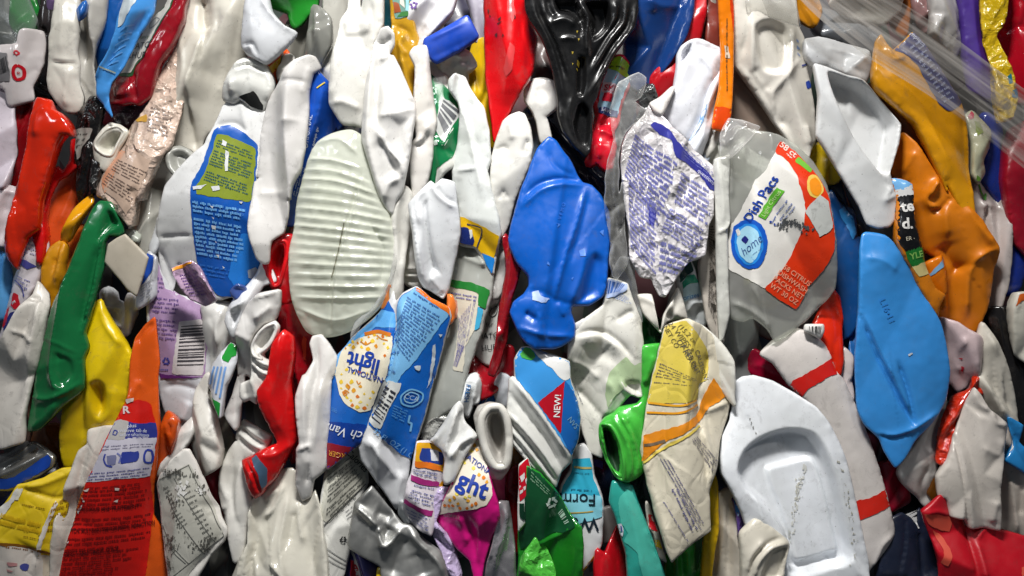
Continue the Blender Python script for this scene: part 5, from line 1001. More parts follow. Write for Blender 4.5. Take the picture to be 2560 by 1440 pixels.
P('green_bottle', 'bottle', 'bright green bottle with an open threaded neck, right of the white tub', 'B4 1300,1180 1310,1230 1262,1440 C4 1240,0 1222,150 1192,270 1187,520 1170,620 1182,680 1102,742 1042,757 980,702 922,602 872,452 866,350 900,300 962,268 1002,230 1132,200 1172,150 1160,60 B4 1165,1440 1168,1195', L=0, z=6, kind='gloss', col=(68, 176, 62), H=44, rnd_=0.8, crump=(1, 4, 18),
  cr=[('C4 960,290 1040,440 1080,600 1070,740', 9, 4.5), ('C4 985,285 1065,440 1105,600 1095,730', -8, 4.5), ('C4 1010,285 1085,430 1125,600 1115,720', 8, 4.5), ('C4 1035,290 1110,430 1145,600', -8, 5), ('C4 1000,290 1060,320', 6, 6), ('B4 1250,1250 1200,1400 C4 1170,60', 8, 10)],
  rg=[('C4 878,360 930,362 985,460 1012,600 1008,715 965,690 905,580 880,450', -46, 12)])
Tube('C4 870,345 935,350 995,455 1025,600 1025,735 970,705 900,590 868,450', 4.5, (70, 172, 64), 'gloss', name='neck_rim')
Lb('mouth_shade', 'C4 895,400 935,400 980,480 1000,600 995,690 960,660 915,570', (10, 54, 22), 'matte', off=0.8)  # shade inside the mouth laid on as a dark green patch
P('crumpled_label', 'label', 'crumpled cream paper label, yellow at the top with orange swooshes and rows of text', 'B5 190,1060 332,1003 442,1050 572,1160 652,1290 668,1440 C5 672,210 642,330 582,480 542,650 482,840 492,1095 372,1182 252,1272 215,1315 170,1200 100,950 60,800 18,600 8,540 40,300 62,190 B5 90,1440 130,1290', L=-1, z=14, kind='paper', col=(210, 202, 182), H=30, edge=24, sm=0.3, crump=(16, 6, 12), dirt=0.7,
  cr=[('C5 420,60 415,300 460,600 480,800', -13, 9), ('C5 440,380 500,560 480,780', 10, 9), ('C5 60,200 30,400 60,700 220,1280', 6, 10), ('B5 500,1250 470,1400 C5 420,100', -12, 9), ('C5 420,170 470,250 660,200', 7, 7)])
lab_ = LAST.o
Lb('yellow_panel', 'B5 190,1060 320,1015 440,1140 505,1260 490,1440 C5 430,60 412,160 240,190 62,190 B5 95,1430 130,1290', (212, 190, 78), 'paper')
Lb('orange_swoosh', 'C5 22,535 30,430 200,370 415,265 440,180 540,20 630,160 500,235 430,320 200,450 20,620', (220, 134, 16), 'paper', off=2.0)
Lb('yellow_edge', 'C5 25,620 200,470 420,345 425,360 205,490 28,635', (226, 200, 90), 'paper', off=2.3)
Stroke('C5 60,195 240,205 410,170', 5, (222, 160, 40), off=2.4)
Stroke('C5 50,265 230,260 415,205', 5, (222, 150, 30), off=2.4)
Mt('C5 200,590 470,1080 430,1110 130,590', 3, (92, 90, 130), off=2.6, word=(14, 40), fill=0.4)
Mt('C5 260,790 420,1090 360,1130 200,790', 2, (96, 94, 140), off=2.6, word=(14, 40), fill=0.4)
Mt('C5 170,890 350,1180 330,1190 150,890', 1, (96, 94, 140), off=2.6, word=(14, 40))
Mt('C5 400,420 560,600 520,700 350,440', 4, (100, 96, 110), off=2.6, word=(10, 30))
Tx('KEEP OUT', 'B5 360,1290', 62, 13, (90, 84, 70), off=3.0)
Tx('OF REACH', 'B5 330,1260', 62, 13, (90, 84, 70), off=3.0)
Tx('24 WIPES 8', 'B5 290,1130', 55, 13, (110, 100, 60), off=3.0)
Tx('(15.2 cm', 'B5 335,1110', 50, 12, (110, 100, 60), off=3.0)
Tx('NET CO', 'B5 225,1130', 62, 12, (110, 100, 60), off=3.0)
Tx('CAUTION', 'B5 440,1330', 68, 13, (84, 78, 70), off=3.0)
Mt('B5 150,1310 420,1440 C5 400,60 100,60', 7, (104, 96, 84), off=2.6, word=(8, 24), ragged=0.5)
Stroke('C5 30,500 100,490 175,460', 7, (110, 96, 80), name='brown_streak', off=2.8)  # brown line across the cream label
P('plastic_scrap', 'scrap', 'stiff white flap behind the right edge of the crumpled cream label', 'B5 340,1000 442,1045 572,1160 660,1300 670,1440 C5 674,210 600,120 530,10 B5 520,1430 490,1280 430,1140', L=0, z=4, kind='hdpe', col=(208, 206, 198), H=12, edge=8, sm=0.5)
P('white_flap', 'flap', 'white crumpled pointed flap hanging under the crinkled text film', 'B4 1140,830 1232,828 1282,1080 1302,1095 1322,980 1420,780 B5 275,785 310,880 340,1000 B4 1420,1000 1345,1020 1302,1098 1250,1045 1180,960', L=0, z=12, col=(212, 208, 200), H=18, cr=[('B4 1240,860 1270,1000 1300,1090', 9, 7), ('B4 1420,800 1330,960 1300,1080', 8, 7), ('B4 1390,820 1400,920 1340,1000', -9, 8)], crump=(3, 4, 9))
P('crushed_bottle', 'bottle', 'whitish bottle seen through the top of the clear labelled container', 'F 1815,380 1900,345 1960,380 1930,470 1900,560 1840,640 1815,520', L=3, col=(206, 206, 204))
P('crushed_bottle', 'bottle', 'brownish grey bottle seen through the bottom of the clear labelled container', 'F 1830,680 1900,720 2000,770 2070,640 2075,720 2020,800 1940,845 1850,790', L=3, col=(104, 92, 90))
P('plastic_scrap', 'scrap', 'pale yellow scrap seen through the clear container under its label', 'F 1870,700 1910,720 1950,755 1925,765 1880,745', L=2, z=12, col=(206, 196, 110))
P('clear_container', 'container', 'clear plastic container with a white and orange dish packs label at the right of centre', 'F 1800,345 1830,322 1850,310 1893,322 1950,338 1990,358 2030,400 2060,460 2070,530 2081,610 2081,720 2042,780 1992,822 1940,852 1915,820 1880,792 1860,802 1828,795 1815,700 1814,600 1798,450', L=0, z=22, kind='frost', col=(214, 214, 210), H=40, rnd_=0.5, rough=0.05, crump=(6, 7, 12), cr=[('B5 640,880 760,930 860,1000 930,1085', 9, 5), ('B5 780,740 850,880 930,1080', 7, 6), ('A5 640,1120 640,1440', 8, 8)])
lab_ = Lb('printed_label', 'F 1951,354 1985,382 2024,424 2051,471 2065,537 2074,582 2072,624 2051,672 2017,721 2006,745 1989,773 1947,752 1906,721 1860,697 1815,672 1819,571 1843,533 1864,492 1888,450 1906,434 1933,382', (214, 211, 206), sm=0.4, dirt=0.1)
Lb('orange_swoosh', 'A5 1010,1020 1110,1090 1220,1220 1300,1350 1330,1440 B5 1342,250 1365,380 1362,500 1300,640 1200,780 1170,850 1120,930 1000,870 880,780 970,700 1080,540 1140,350 1150,180 1110,30 A5 1105,1290 1050,1170 960,1100', (212, 52, 14), off=2.6, parent=lab_, dirt=0.1, sm=0.4)
Lb('green_corner', 'A5 1130,1130 1222,1225 1205,1250 1100,1170', (110, 176, 60), off=3.4, parent=lab_)
Lb('orange_slice', 'B5 1165,60 1185,-10 1240,-30 1280,20 1290,90 1240,140 1185,120', (226, 190, 90), off=3.4, parent=lab_, sm=1)
Lb('orange_flesh', 'B5 1185,55 1200,5 1238,-10 1268,30 1275,85 1238,125 1195,105', (232, 140, 20), off=4.0, parent=lab_, sm=1)
Lb('blue_ring', 'B5 660,340 740,290 810,295 870,350 900,440 880,560 830,630 760,640 690,600 645,520 640,420', (16, 84, 186), off=3.4, parent=lab_, sm=1)
Lb('sky_disc', 'B5 690,350 750,318 810,330 850,385 868,450 850,550 805,605 755,612 700,570 668,500 665,410', (40, 134, 216), off=4.0, parent=lab_, sm=1)
Lb('pale_disc', 'B5 705,365 755,335 805,350 838,400 850,455 832,540 795,590 755,595 710,555 682,490 682,420', (160, 206, 228), off=4.6, parent=lab_, sm=1)
Lb('torn_patch', 'B5 665,370 690,360 700,390 680,410', (206, 206, 206), 'paper', off=5.0, parent=lab_)
Lb('dark_oval', 'B5 708,430 735,408 762,430 740,462', (34, 40, 120), off=5.2, parent=lab_, sm=1)
Tx('home', 'B5 780,478', -40, 22, (52, 80, 140), off=5.4, shear=0.35, bold=-0.008, parent=lab_, width=0.9)
Mt('B5 790,535 860,480 865,495 795,550', 1, (70, 100, 150), off=5.2, parent=lab_)
Tx('Dish Pacs', 'B5 852,145', -58, 24, (24, 60, 150), off=4.0, bold=0.016, parent=lab_)
Lb('green_strip', 'B5 832,265 958,62 1008,92 885,292', (94, 172, 50), off=3.4, sm=0, parent=lab_)
Tx('Light Citrus', 'B5 920,178', -58, 11, (190, 220, 150), off=4.4, parent=lab_)
Mt('B5 920,310 1020,140 1040,155 940,320', 1, (90, 110, 170), off=3.6, parent=lab_)
Mt('B5 955,330 1060,150 1105,180 1000,340', 2, (110, 124, 170), off=3.6, parent=lab_)
for q_ in ('B5 912,305 922,295 932,305 922,317', 'B5 945,325 955,316 964,326 954,337'):
    Lb('bullet', q_, (30, 60, 150), off=3.8, g=3, parent=lab_)
Tx('58 ct', 'A5 1060,1080', 40, 17, (226, 196, 186), off=4.0, bold=0.02, parent=lab_)
Mt('A5 1050,1100 1100,1150 1085,1165 1040,1120', 1, (226, 200, 190), off=3.8, parent=lab_)
for k_, w_ in enumerate(('58 CITRUS', 'DISHWASH', 'PACKS NET', 'WT 30 OZ')):
    Tx(w_, 'B5 %d,%d' % (1120 - 32 * k_, 690 + 44 * k_), 33, 13, (224, 150, 120), off=4.0, bold=0.01, parent=lab_)
Lb('tape_patch', 'B5 1148,232 1210,160 1262,118 1322,165 1352,350 1300,395 1250,412', (184, 186, 184), 'dirty', off=4.4, sm=0.1, parent=lab_)
Specks('B5 985,335 1040,310 1090,310 1110,340 1180,360', 90, 5, 3.2, (78, 80, 82), off=4.4, parent=lab_, name='smear', seed=9)
P('container_edge', 'container edge', 'long white upright edge strip left of the clear labelled container', 'A5 540,1150 640,1120 B5 632,100 642,300 622,350 632,800 642,960 602,1152 580,1162 560,800 550,380 545,100', L=0, z=-4, kind='hdpe', rough=0.15, col=(200, 200, 194), H=18, edge=8, sm=0.4, crump=(2, 3, 10), cr=[('A5 560,1200 590,1440 B5 590,330', 6, 5), ('B5 640,300 625,345 550,380', 6, 4)])
P('clear_film', 'film', 'crimped shiny clear film at the top of the labelled container', 'A5 590,960 652,845 742,860 852,920 762,1020 692,1100 640,1135 578,1105', L=-1, z=22, kind='clear', col=(226, 224, 224), H=14, crump=(12, 8, 7), back=5)
P('bottle_neck', 'bottle neck', 'grey-white crumpled neck below the red-orange strip tip', 'A5 510,930 600,935 590,1000 600,1110 560,1190 500,1180 470,1110 500,1050', L=1, z=4, col=(190, 188, 182), crump=(5, 6, 8))
P('paper_strip', 'strip', 'grimy paper strip of tiny print beside the white edge strip', 'B5 500,285 547,248 557,500 577,900 592,1162 540,1132 488,1000 450,800 428,640 468,480', L=1, z=-4, kind='dirty', col=(188, 180, 170), H=16, crump=(5, 4, 10))
Mt('B5 500,330 548,320 565,1100 480,900', 34, (90, 84, 80), word=(6, 14), fill=0.5)
for q_ in ('B5 490,660 530,640 540,720 500,730', 'B5 500,880 540,900 530,960', 'B5 520,430 545,440 540,490'):
    Lb('grime', q_, (60, 56, 50), 'dirty', off=2.6)
P('wipes_tube', 'tube', 'small teal and white tube with a dark cap under the crinkled text film', 'B5 298,640 352,588 392,700 452,840 482,880 472,1045 440,1055 400,1052 350,1000 320,900 278,780 270,700', L=1, kind='gloss', col=(200, 204, 206), H=28, cr=[('B5 340,960 370,890 470,880', 8, 5), ('B5 400,1040 400,960 470,900', -8, 5)])
Lb('dark_top', 'B5 290,640 352,585 375,660 330,690 280,740 268,700', (10, 66, 56), 'gloss')
Lb('teal_band', 'B5 290,740 335,690 382,680 412,740 350,745 296,785', (30, 140, 110), 'gloss')
Lb('pale_band', 'B5 296,785 350,745 412,740 445,830 380,840 310,880', (180, 206, 212), 'gloss')
Tx('orizes', 'B5 360,838', -12, 13, (40, 110, 170))
P('clear_cup', 'cup', 'grey translucent crumpled cup below the clear labelled container', 'B5 640,970 702,928 852,1000 842,1100 792,1300 772,1440 C5 690,30 B5 690,1440 660,1300 600,1180 630,1060', L=2, z=-8, kind='milky', col=(158, 160, 160), H=24, cr=[('B5 700,940 690,1100 720,1300', 8, 8)])
P('crushed_bottle', 'bottle', 'crimson bottle fold between the translucent cup and the bowling pin', 'B5 810,1240 902,1290 992,1380 1020,1440 C5 1065,85 950,52 820,0 B5 765,1420 790,1320', L=2, z=-6, kind='gloss', col=(170, 12, 52), H=20)
P('crushed_bottle', 'bottle', 'shiny red-orange bottle edge right of the clear labelled container', 'F 2060,763 2077,722 2099,745 2100,900 2090,935 2065,875 2030,822 2045,795', L=1, z=6, kind='gloss', col=(206, 38, 10), H=24)
P('yellow_ball', 'toy', 'plain yellow plastic piece peeking out right of the clear container', 'A5 1220,1180 1290,1050 1342,1080 1402,1200 1402,1300 1312,1305 1230,1245', L=2, kind='gloss', col=(190, 160, 16), H=24)
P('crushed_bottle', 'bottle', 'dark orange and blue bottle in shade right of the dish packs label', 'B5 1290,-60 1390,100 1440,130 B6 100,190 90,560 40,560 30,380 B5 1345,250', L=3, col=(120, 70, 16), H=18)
P('crushed_bottle', 'bottle', 'dark blue bottle with a highlight painted on its tip, left of the large light blue jug', 'B6 40,90 112,188 182,222 222,430 262,438 252,700 242,950 162,1100 120,1122 82,800 50,560 30,380', L=2, col=(16, 74, 138), H=26, cr=[('B6 180,230 215,420', 7, 6)])
Lb('tip_highlight', 'B6 105,220 150,185 190,260 222,380 200,430 150,320', (50, 136, 206), 'hdpe')  # highlight on the dark blue bottle, painted as a paler patch
P('crushed_bottle', 'bottle', 'very dark blue bottle shoulder behind the open white shell', 'A6 -10,1100 60,1160 150,1300 230,1440 B6 300,200 320,330 270,400 220,420 180,200 80,40 0,-40', L=3, z=-10, col=(14, 40, 72), kind='gloss')
P('pen_tube', 'tube', 'slim tube with pale blue, black and green label bands leaning left of the orange bag', 'A6 488,1285 560,1288 632,1330 637,1440 B6 625,40 642,300 692,480 722,620 802,780 880,830 835,900 822,985 740,880 660,740 602,620 560,560 510,440 520,120', L=0, z=2, kind='gloss', col=(206, 120, 20), H=30, rnd_=0.8, crump=(2, 3, 12))
pc_ = LAST
Lb('pale_blue_band', 'A6 488,1285 560,1288 632,1330 637,1440 B6 628,40 560,70 512,70', (112, 170, 220), 'gloss', dirt=0.05)
Lb('white_band', 'B6 512,75 560,60 628,40 630,110 520,130', (206, 206, 206), 'gloss')
Lb('black_band', 'B6 520,128 632,108 642,300 690,478 560,520 508,440', (18, 18, 20), 'gloss')
Lb('green_band', 'B6 558,520 690,478 712,590 610,625', (30, 116, 46), 'gloss')
Lb('cream_band', 'B6 610,627 712,592 735,680 660,690', (206, 190, 130), 'gloss')
Tx('te', 'B6 578,195', -8, 27, (208, 206, 202), bold=0.03)
Tx('d.', 'B6 570,320', -3, 27, (208, 206, 202), bold=0.03)
Tx('ER -', 'B6 590,425', -8, 10, (196, 190, 170))
Tx('YLE', 'B6 640,545', -14, 16, (130, 180, 90), bold=0.02)
P('film_wrapper', 'wrapper', 'small orange wrapper with a pale blue stripe right of the slim banded tube', 'B6 690,640 762,590 862,540 882,640 852,840 800,862 740,720', L=1, z=-10, kind='gloss', col=(226, 122, 16), H=18)
Lb('blue_stripe', 'B6 735,690 800,600 865,545 870,590 800,650 745,700', (130, 176, 214), 'gloss')
P('crushed_bottle', 'bottle', 'brownish white bottle bit behind the black band of the slim tube', 'B6 620,250 680,300 700,440 780,480 880,500 860,560 740,600 690,470 650,360', L=2, col=(150, 110, 76), kind='gloss')
P('light_blue_jug', 'jug', 'large smooth light blue jug panel with an embossed code, right of centre', 'B6 275,400 302,380 432,400 482,440 562,560 642,680 722,830 832,1020 872,1180 900,1370 C6 897,20 862,190 762,340 652,460 582,580 512,652 440,545 400,450 300,350 248,240 238,100 B6 225,1330 232,1120 245,940 250,700 255,520', L=0, z=-2, col=(54, 138, 212), H=34, g=4.6, sm=0.8, fac=0.12, crump=(1, 3, 30), rough=0.34, dirt=0.2, tilt=(-6, -4),
  cr=[('F 2148,790 2178,860 2228,965 2281,1062', -15, 4.5), ('F 2156,788 2188,858 2238,962 2284,1050', 7, 9), ('F 2240,905 2262,970 2283,1058', -10, 4), ('C6 380,405 480,420 600,385 800,260', 8, 8), ('C6 390,425 490,440 610,405', -6, 8), ('B6 280,560 400,580 520,660', 5, 12), ('B6 260,960 300,1100 408,1290 506,1436', 4, 6)])
Tx('L16•11', 'B6 435,940', 66, 17, (50, 128, 204), off=2.2)
Lb('scuff', 'B6 585,1250 618,1238 620,1246 590,1260', (206, 214, 224), 'paper', off=1.8, g=3)
P('crushed_bottle', 'bottle', 'blue body under the lower left edge of the light blue jug', 'B6 245,1000 300,1110 400,1290 470,1440 C6 340,100 250,240 190,180 B6 190,1400 210,1200', L=2, z=-6, col=(26, 92, 158), H=16)
P('crushed_bottle', 'bottle', 'little white bottle tip between the red-orange edge and the light blue jug', 'B6 105,1300 142,1213 197,1270 192,1440 C6 195,180 155,90 B6 110,1440', L=1, z=6, col=(206, 194, 192), H=18)
P('plastic_sheet', 'sheet', 'grey-white curved sheet hugging the right side of the light blue jug and twisting below it', 'C6 890,20 915,-60 912,60 902,190 832,440 802,640 752,830 772,922 742,945 690,880 560,760 538,700 600,580 760,380 860,200', L=1, z=6, col=(194, 190, 186), H=24, cr=[('C6 870,220 700,480 580,660', 7, 14), ('C6 740,640 690,780 750,920', -7, 10)])

# ------------------------------------------------------------------ right, lower
P('bowling_pin', 'bowling pin', 'flattened white plastic bowling pin with two red stripes', 'F 1905,885 1933,856 1989,825 2036,842 2066,874 2085,930 2102,945 2130,1003 2164,1086 2199,1190 2231,1329 2199,1378 2170,1412 2140,1440 2120,1300 2090,1150 2050,1060 2020,1010 1975,960 1935,905', L=1, z=-4, col=(212, 205, 201), H=40, rnd_=0.6, fac=0.1, rough=0.24, crump=(2, 3, 20), cr=[('C6 330,1380 400,1200 480,1130', 7, 10)])
Lb('red_stripe', 'B5 1085,1440 1170,1392 1390,1270 1450,1385 C5 1350,-8 1190,90 1150,150 1110,150 1070,80', (206, 30, 22), 'hdpe')
Lb('red_stripe', 'C6 205,884 290,866 435,808 465,925 360,970 235,1016', (206, 36, 20), 'hdpe')
P('large_jug', 'jug', 'big white jug with a recessed rounded panel, lower right', 'F 1836,960 1860,945 1890,942 1940,957 1990,985 2040,1020 2068,1055 2092,1100 2113,1150 2136,1245 2160,1355 2172,1410 2172,1438 1890,1438 1872,1350 1850,1280 1825,1225 1800,1180 1797,1140 1805,1090 1825,1050 1834,1005', L=0, z=8, col=(228, 231, 236), H=46, edge=70, crump=(1, 3, 24), rough=0.3,
  cr=[('C5 770,280 830,410', -3, 3), ('C5 690,650 780,800 880,1080', 6, 9)],
  rg=[('F 1832,1170 1850,1122 1900,1088 1985,1070 2040,1084 2082,1165 2118,1310 2132,1395 2100,1422 1965,1428 1945,1330 1900,1262 1850,1215', -44, 19), ('F 1915,1172 1980,1155 2034,1146 2056,1178 2094,1330 2102,1386 1985,1404 1972,1350 1950,1280', 15, 11)])
Specks('C5 1230,650 1180,770 1150,900 1120,1020 1085,1160 1060,1270', 70, 5, 3.0, (212, 212, 206), name='dirt_streak')
Specks('C5 1190,720 1140,880 1110,1000', 34, 4, 2.6, (194, 192, 180), name='dirt_streak', off=2.2, seed=3)
Specks('C6 90,600 140,820 190,1050 215,1280 190,1360', 40, 5, 2.2, (178, 176, 164), name='dirt_streak', seed=5)
Specks('C5 770,280 830,410', 12, 1.5, 2.0, (120, 120, 116), name='dirt_streak', seed=6)
P('screw_closure', 'cap', 'cream screw cap with stepped rings at the bottom beside the big white jug', 'C5 718,1130 770,1070 822,1018 922,1068 1000,1130 1062,1188 1068,1222 1040,1330 1000,1440 740,1440 722,1260', L=-1, z=18, col=(206, 200, 186), H=44, rnd_=0.85, crump=(0, 0, 1), sm=0.7, cr=[('C5 790,1440 830,1310 930,1210 1060,1190', 9, 5), ('C5 770,1430 800,1300 900,1190 1020,1150', -8, 5), ('C5 750,1400 780,1270 870,1160', 7, 6)], rg=[('C5 850,1440 890,1300 960,1225 1050,1215 1035,1320 990,1440', -14, 7)])
P('film_wrapper', 'wrapper', 'scrap of purple and blue label just above the cream screw cap', 'C5 665,880 700,930 745,955 822,1018 770,1075 718,1130 700,1150 690,1000', L=0, z=14, kind='crinkle', col=(86, 60, 130), H=12, crump=(8, 5, 6))
Lb('blue_print', 'C5 668,885 715,940 700,990 690,1000', (40, 110, 180))
P('crushed_bottle', 'bottle', 'cream bottle side between the yellow strip and the cream cap', 'C5 560,860 632,815 662,1000 702,1200 722,1440 538,1440 540,1150 555,1000', L=1, col=(208, 200, 186), H=24, cr=[('C5 630,840 625,1100 640,1440', -12, 9), ('C5 600,900 590,1200 580,1440', 6, 10)])
P('plastic_strip', 'strip', 'narrow yellow strip curving below the crumpled cream label', 'C5 528,695 552,800 547,1150 522,1350 502,1440 438,1440 470,1180 490,1090 480,850', L=0, z=24, col=(222, 180, 14), H=16)
P('plastic_strip', 'strip', 'bright green strips at the bottom edge under the cream label', 'C5 215,1310 340,1195 445,1140 440,1440 195,1440', L=2, z=-12, kind='gloss', col=(40, 124, 44), H=16, cr=[('C5 260,1300 260,1440', 10, 6), ('C5 340,1230 350,1440', 10, 6), ('C5 300,1260 305,1440', -10, 6)])
P('film_wrapper', 'wrapper', 'thin red, white and yellow printed strip between the teal tube and the cream label', 'C5 45,900 82,990 122,1110 162,1250 192,1345 140,1310 90,1130 55,1050', L=0, z=24, kind='film', col=(206, 200, 190), H=10)
Lb('red_print', 'C5 58,990 90,1000 120,1110 65,1090', (196, 20, 34))
Lb('yellow_print', 'C5 100,1170 140,1180 160,1250 115,1220', (222, 190, 50))
P('teal_tube', 'tube', 'teal flattened tube slanting at the bottom right of the green soda bottle', 'C4 958,760 1092,788 1132,900 1202,1070 1262,1240 1362,1440 1080,1440 1050,1280 1002,1100 972,1000 935,900', L=0, z=2, kind='gloss', col=(44, 152, 140), H=30, rough=0.2, crump=(2, 3, 16), cr=[('C4 1020,820 1070,960 1130,1180 1170,1440', 5, 7), ('C4 1180,1060 1280,1300 1350,1440', 5, 5)])
Lb('teal_print', 'C4 1000,860 1080,795 1130,905 1200,1075 1260,1245 1360,1440 1200,1440 1120,1250 1030,1180 1060,1120 1010,1040 990,900', (74, 176, 160), 'gloss', off=1.4)
Lb('logo_spot', 'C4 990,1060 1015,1050 1028,1100 1022,1150 1005,1130', (210, 216, 226), 'gloss', off=2.4)
Stroke('C4 1010,1070 1018,1110', 3, (40, 60, 140), off=3.2)
P('crushed_bottle', 'bottle', 'red torn bottle at the bottom between the shampoo and the teal tube', 'C4 835,1235 872,1268 902,1290 952,1180 1000,1095 1032,1170 1062,1440 828,1440', L=1, kind='gloss', col=(178, 14, 26), H=26, crump=(5, 6, 10))
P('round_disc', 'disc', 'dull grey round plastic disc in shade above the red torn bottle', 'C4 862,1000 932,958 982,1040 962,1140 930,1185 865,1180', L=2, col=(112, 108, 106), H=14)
P('crushed_bottle', 'bottle', 'dark navy bottle with a blue ring behind the green threaded neck', 'C4 800,590 900,600 930,700 935,900 930,970 860,990 870,850 812,720', L=3, col=(20, 30, 50), kind='gloss')
Lb('blue_ring', 'C4 815,600 880,605 880,660 820,640', (40, 70, 160), 'gloss')
P('shampoo_bottle', 'bottle', 'turquoise to white bottle standing upside down with a black serif text', 'C4 680,560 705,510 745,500 790,560 795,592 812,720 862,850 877,930 862,1200 822,1280 732,1382 718,1200 690,1050 600,950 578,870 600,780 660,680', L=1, z=4, kind='gloss', col=(206, 206, 208), H=36, rnd_=0.6, crump=(2, 3, 14))
lab_ = Lb('turquoise_label', 'C4 672,592 792,590 812,720 862,850 875,900 760,960 620,965 580,870 600,780 655,690', (48, 160, 190), 'gloss', dirt=0.05)
Lb('aqua_panel', 'C4 600,840 860,850 876,930 870,1000 740,1040 690,1050 620,965 585,890', (128, 196, 214), 'gloss', off=2.2, parent=lab_, dirt=0.05)
Stroke('C4 675,650 800,655', 5, (160, 150, 90), off=2.8, parent=lab_)
Stroke('C4 630,975 810,960', 3, (176, 150, 80), off=3.4, parent=lab_)
Tx('Form', 'C4 700,872', 180, 30, (22, 36, 48), off=4.0, parent=lab_, bold=0.006)
Tx('We', 'C4 748,1045', 180, 34, (22, 36, 48), off=4.0, parent=lab_, bold=0.006)
Mt('C4 660,795 800,800 800,822 650,815', 1, (20, 90, 120), parent=lab_, off=3.4)
Mt('C4 680,680 790,685 790,700 680,695', 1, (20, 90, 120), parent=lab_, off=3.4)
Lb('yellow_corner', 'C4 738,1385 830,1262 832,1300 828,1440 738,1440', (222, 190, 30), 'film')
P('soda_bottle', 'bottle', 'crumpled green soda bottle with a dark green label and recycling mark at the bottom', 'C4 340,640 432,690 552,830 652,1000 722,1070 734,1260 722,1440 268,1440 280,1280 278,1110 300,900 330,760', L=0, z=4, kind='gloss', col=(30, 124, 34), H=36, rough=0.1, crump=(10, 8, 14), cr=[('C4 660,1060 560,1140 420,1190', 9, 8), ('C4 380,1200 330,1300 300,1440', 9, 7)])
lab_ = Lb('green_label', 'C4 345,640 432,690 552,830 655,1005 680,1060 600,1110 500,1125 380,1180 290,1250 282,1110 330,820', (18, 70, 40), 'film')
Recycle('C4 515,895', 17, (190, 206, 196), -10, parent=lab_)
Mt('C4 370,660 520,820 500,850 360,730', 3, (120, 160, 130), parent=lab_, off=3.2)
Bars('C4 590,950 640,1040 610,1060 560,985', 8, (150, 180, 160), parent=lab_, off=3.2)
P('soda_bottle', 'bottle', 'bright green wrinkled bottle base at the bottom edge', 'C4 300,1300 350,1230 400,1165 440,1170 480,1250 520,1330 560,1440 268,1440', L=-1, z=20, kind='crinkle', col=(76, 172, 60), H=24, crump=(14, 9, 8), rough=0.06)
P('film_wrapper', 'wrapper', 'red and white printed label edge of the green soda bottle with dark green block letters', 'C4 285,640 342,598 372,700 380,820 382,950 340,1040 280,1115 276,900 285,800', L=-1, z=28, kind='film', col=(206, 208, 204), H=10, edge=8, sm=0.4, crump=(2, 3, 10))
Lb('red_panel', 'C4 285,640 342,598 372,700 378,818 284,892 280,760', (186, 16, 36), 'film')
for q_ in ('C4 290,720 318,690 322,730 296,755', 'C4 325,740 350,715 354,755 330,775', 'C4 285,820 305,805 305,830 285,845', 'C4 310,790 330,780 330,810 312,820'):
    Lb('white_letter', q_, (208, 206, 204), 'print', off=2.6, sm=0, g=4)
Stroke('C4 300,910 303,1000 318,1015 340,985 345,880 368,850 370,900', 12, (14, 50, 34), off=2.8)
Stroke('C4 285,1110 340,1045 380,950', 4, (90, 150, 60), off=2.8)
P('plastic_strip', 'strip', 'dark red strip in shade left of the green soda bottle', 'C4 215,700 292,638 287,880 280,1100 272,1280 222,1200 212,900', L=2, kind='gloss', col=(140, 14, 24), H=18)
P('foil_scrap', 'foil', 'crumpled silver-white foil piece right of the pink creamer bottle', 'C4 140,900 202,908 217,1000 247,1200 257,1440 28,1440 58,1320 100,1180 128,1000', L=0, z=4, kind='metal', rough=0.25, col=(196, 192, 196), H=22, crump=(8, 8, 9), cr=[('C4 195,920 180,1100 120,1260 100,1440', 10, 5), ('C4 150,920 130,1120 60,1380', -8, 6), ('C4 210,1000 200,1300', -9, 7)])
P('creamer_bottle', 'bottle', 'pink and orange creamer bottle standing upright with a folded white neck', 'C3 1100,470 1142,468 1200,620 1242,780 1282,900 1292,1000 1262,1080 1232,1180 1182,1340 1140,1440 1080,1335 980,1245 900,1130 830,1045 862,960 900,870 960,750 1030,590', L=0, z=2, kind='gloss', col=(200, 20, 120), H=40, crump=(3, 4, 14), dirt=0.05,
  cr=[('C3 1060,980 1100,1150 1140,1400', -9, 7), ('C3 1150,980 1150,1200 1120,1380', 8, 8), ('C3 1000,1000 1060,1200', 7, 9)])
lab_ = Lb('cream_circle', 'C3 1100,470 1142,468 1200,620 1235,760 1245,830 1200,900 1130,930 1020,960 920,985 850,1010 862,960 900,870 960,750 1030,590', (222, 212, 196), 'print', dirt=0.1)
for (x_, y_, c_) in ((1110, 500, 0), (1130, 530, 0), (1090, 540, 1), (1110, 650, 1), (1180, 710, 2), (1205, 740, 0), (1080, 840, 1), (1050, 850, 1), (970, 860, 0), (990, 830, 1), (930, 930, 2), (960, 925, 2), (900, 930, 2), (1010, 935, 2), (1060, 930, 2), (1125, 890, 2), (1100, 905, 2), (940, 880, 0), (1070, 870, 0), (1000, 900, 0), (880, 800, 3), (1150, 690, 0), (1040, 620, 1)):
    s_ = 14
    Lb('swirl_print', 'C3 %d,%d %d,%d %d,%d %d,%d' % (x_ - s_, y_, x_, y_ - s_, x_ + s_, y_ + 2, x_ - 1, y_ + s_), [(226, 160, 40), (226, 206, 90), (222, 120, 30), (224, 160, 30)][c_], off=2.6, g=4, parent=lab_, sm=1)
Tx('ght', 'C3 1105,765', 22, 44, (34, 60, 150), off=4.0, bold=0.024, parent=lab_)
Tx('NATIONAL', 'C3 1140,625', 31, 13, (50, 70, 150), off=4.0, parent=lab_, bold=0.008)
Tx('COFFEE', 'C3 950,1005', 2, 9, (130, 110, 110), off=3.6, parent=lab_)
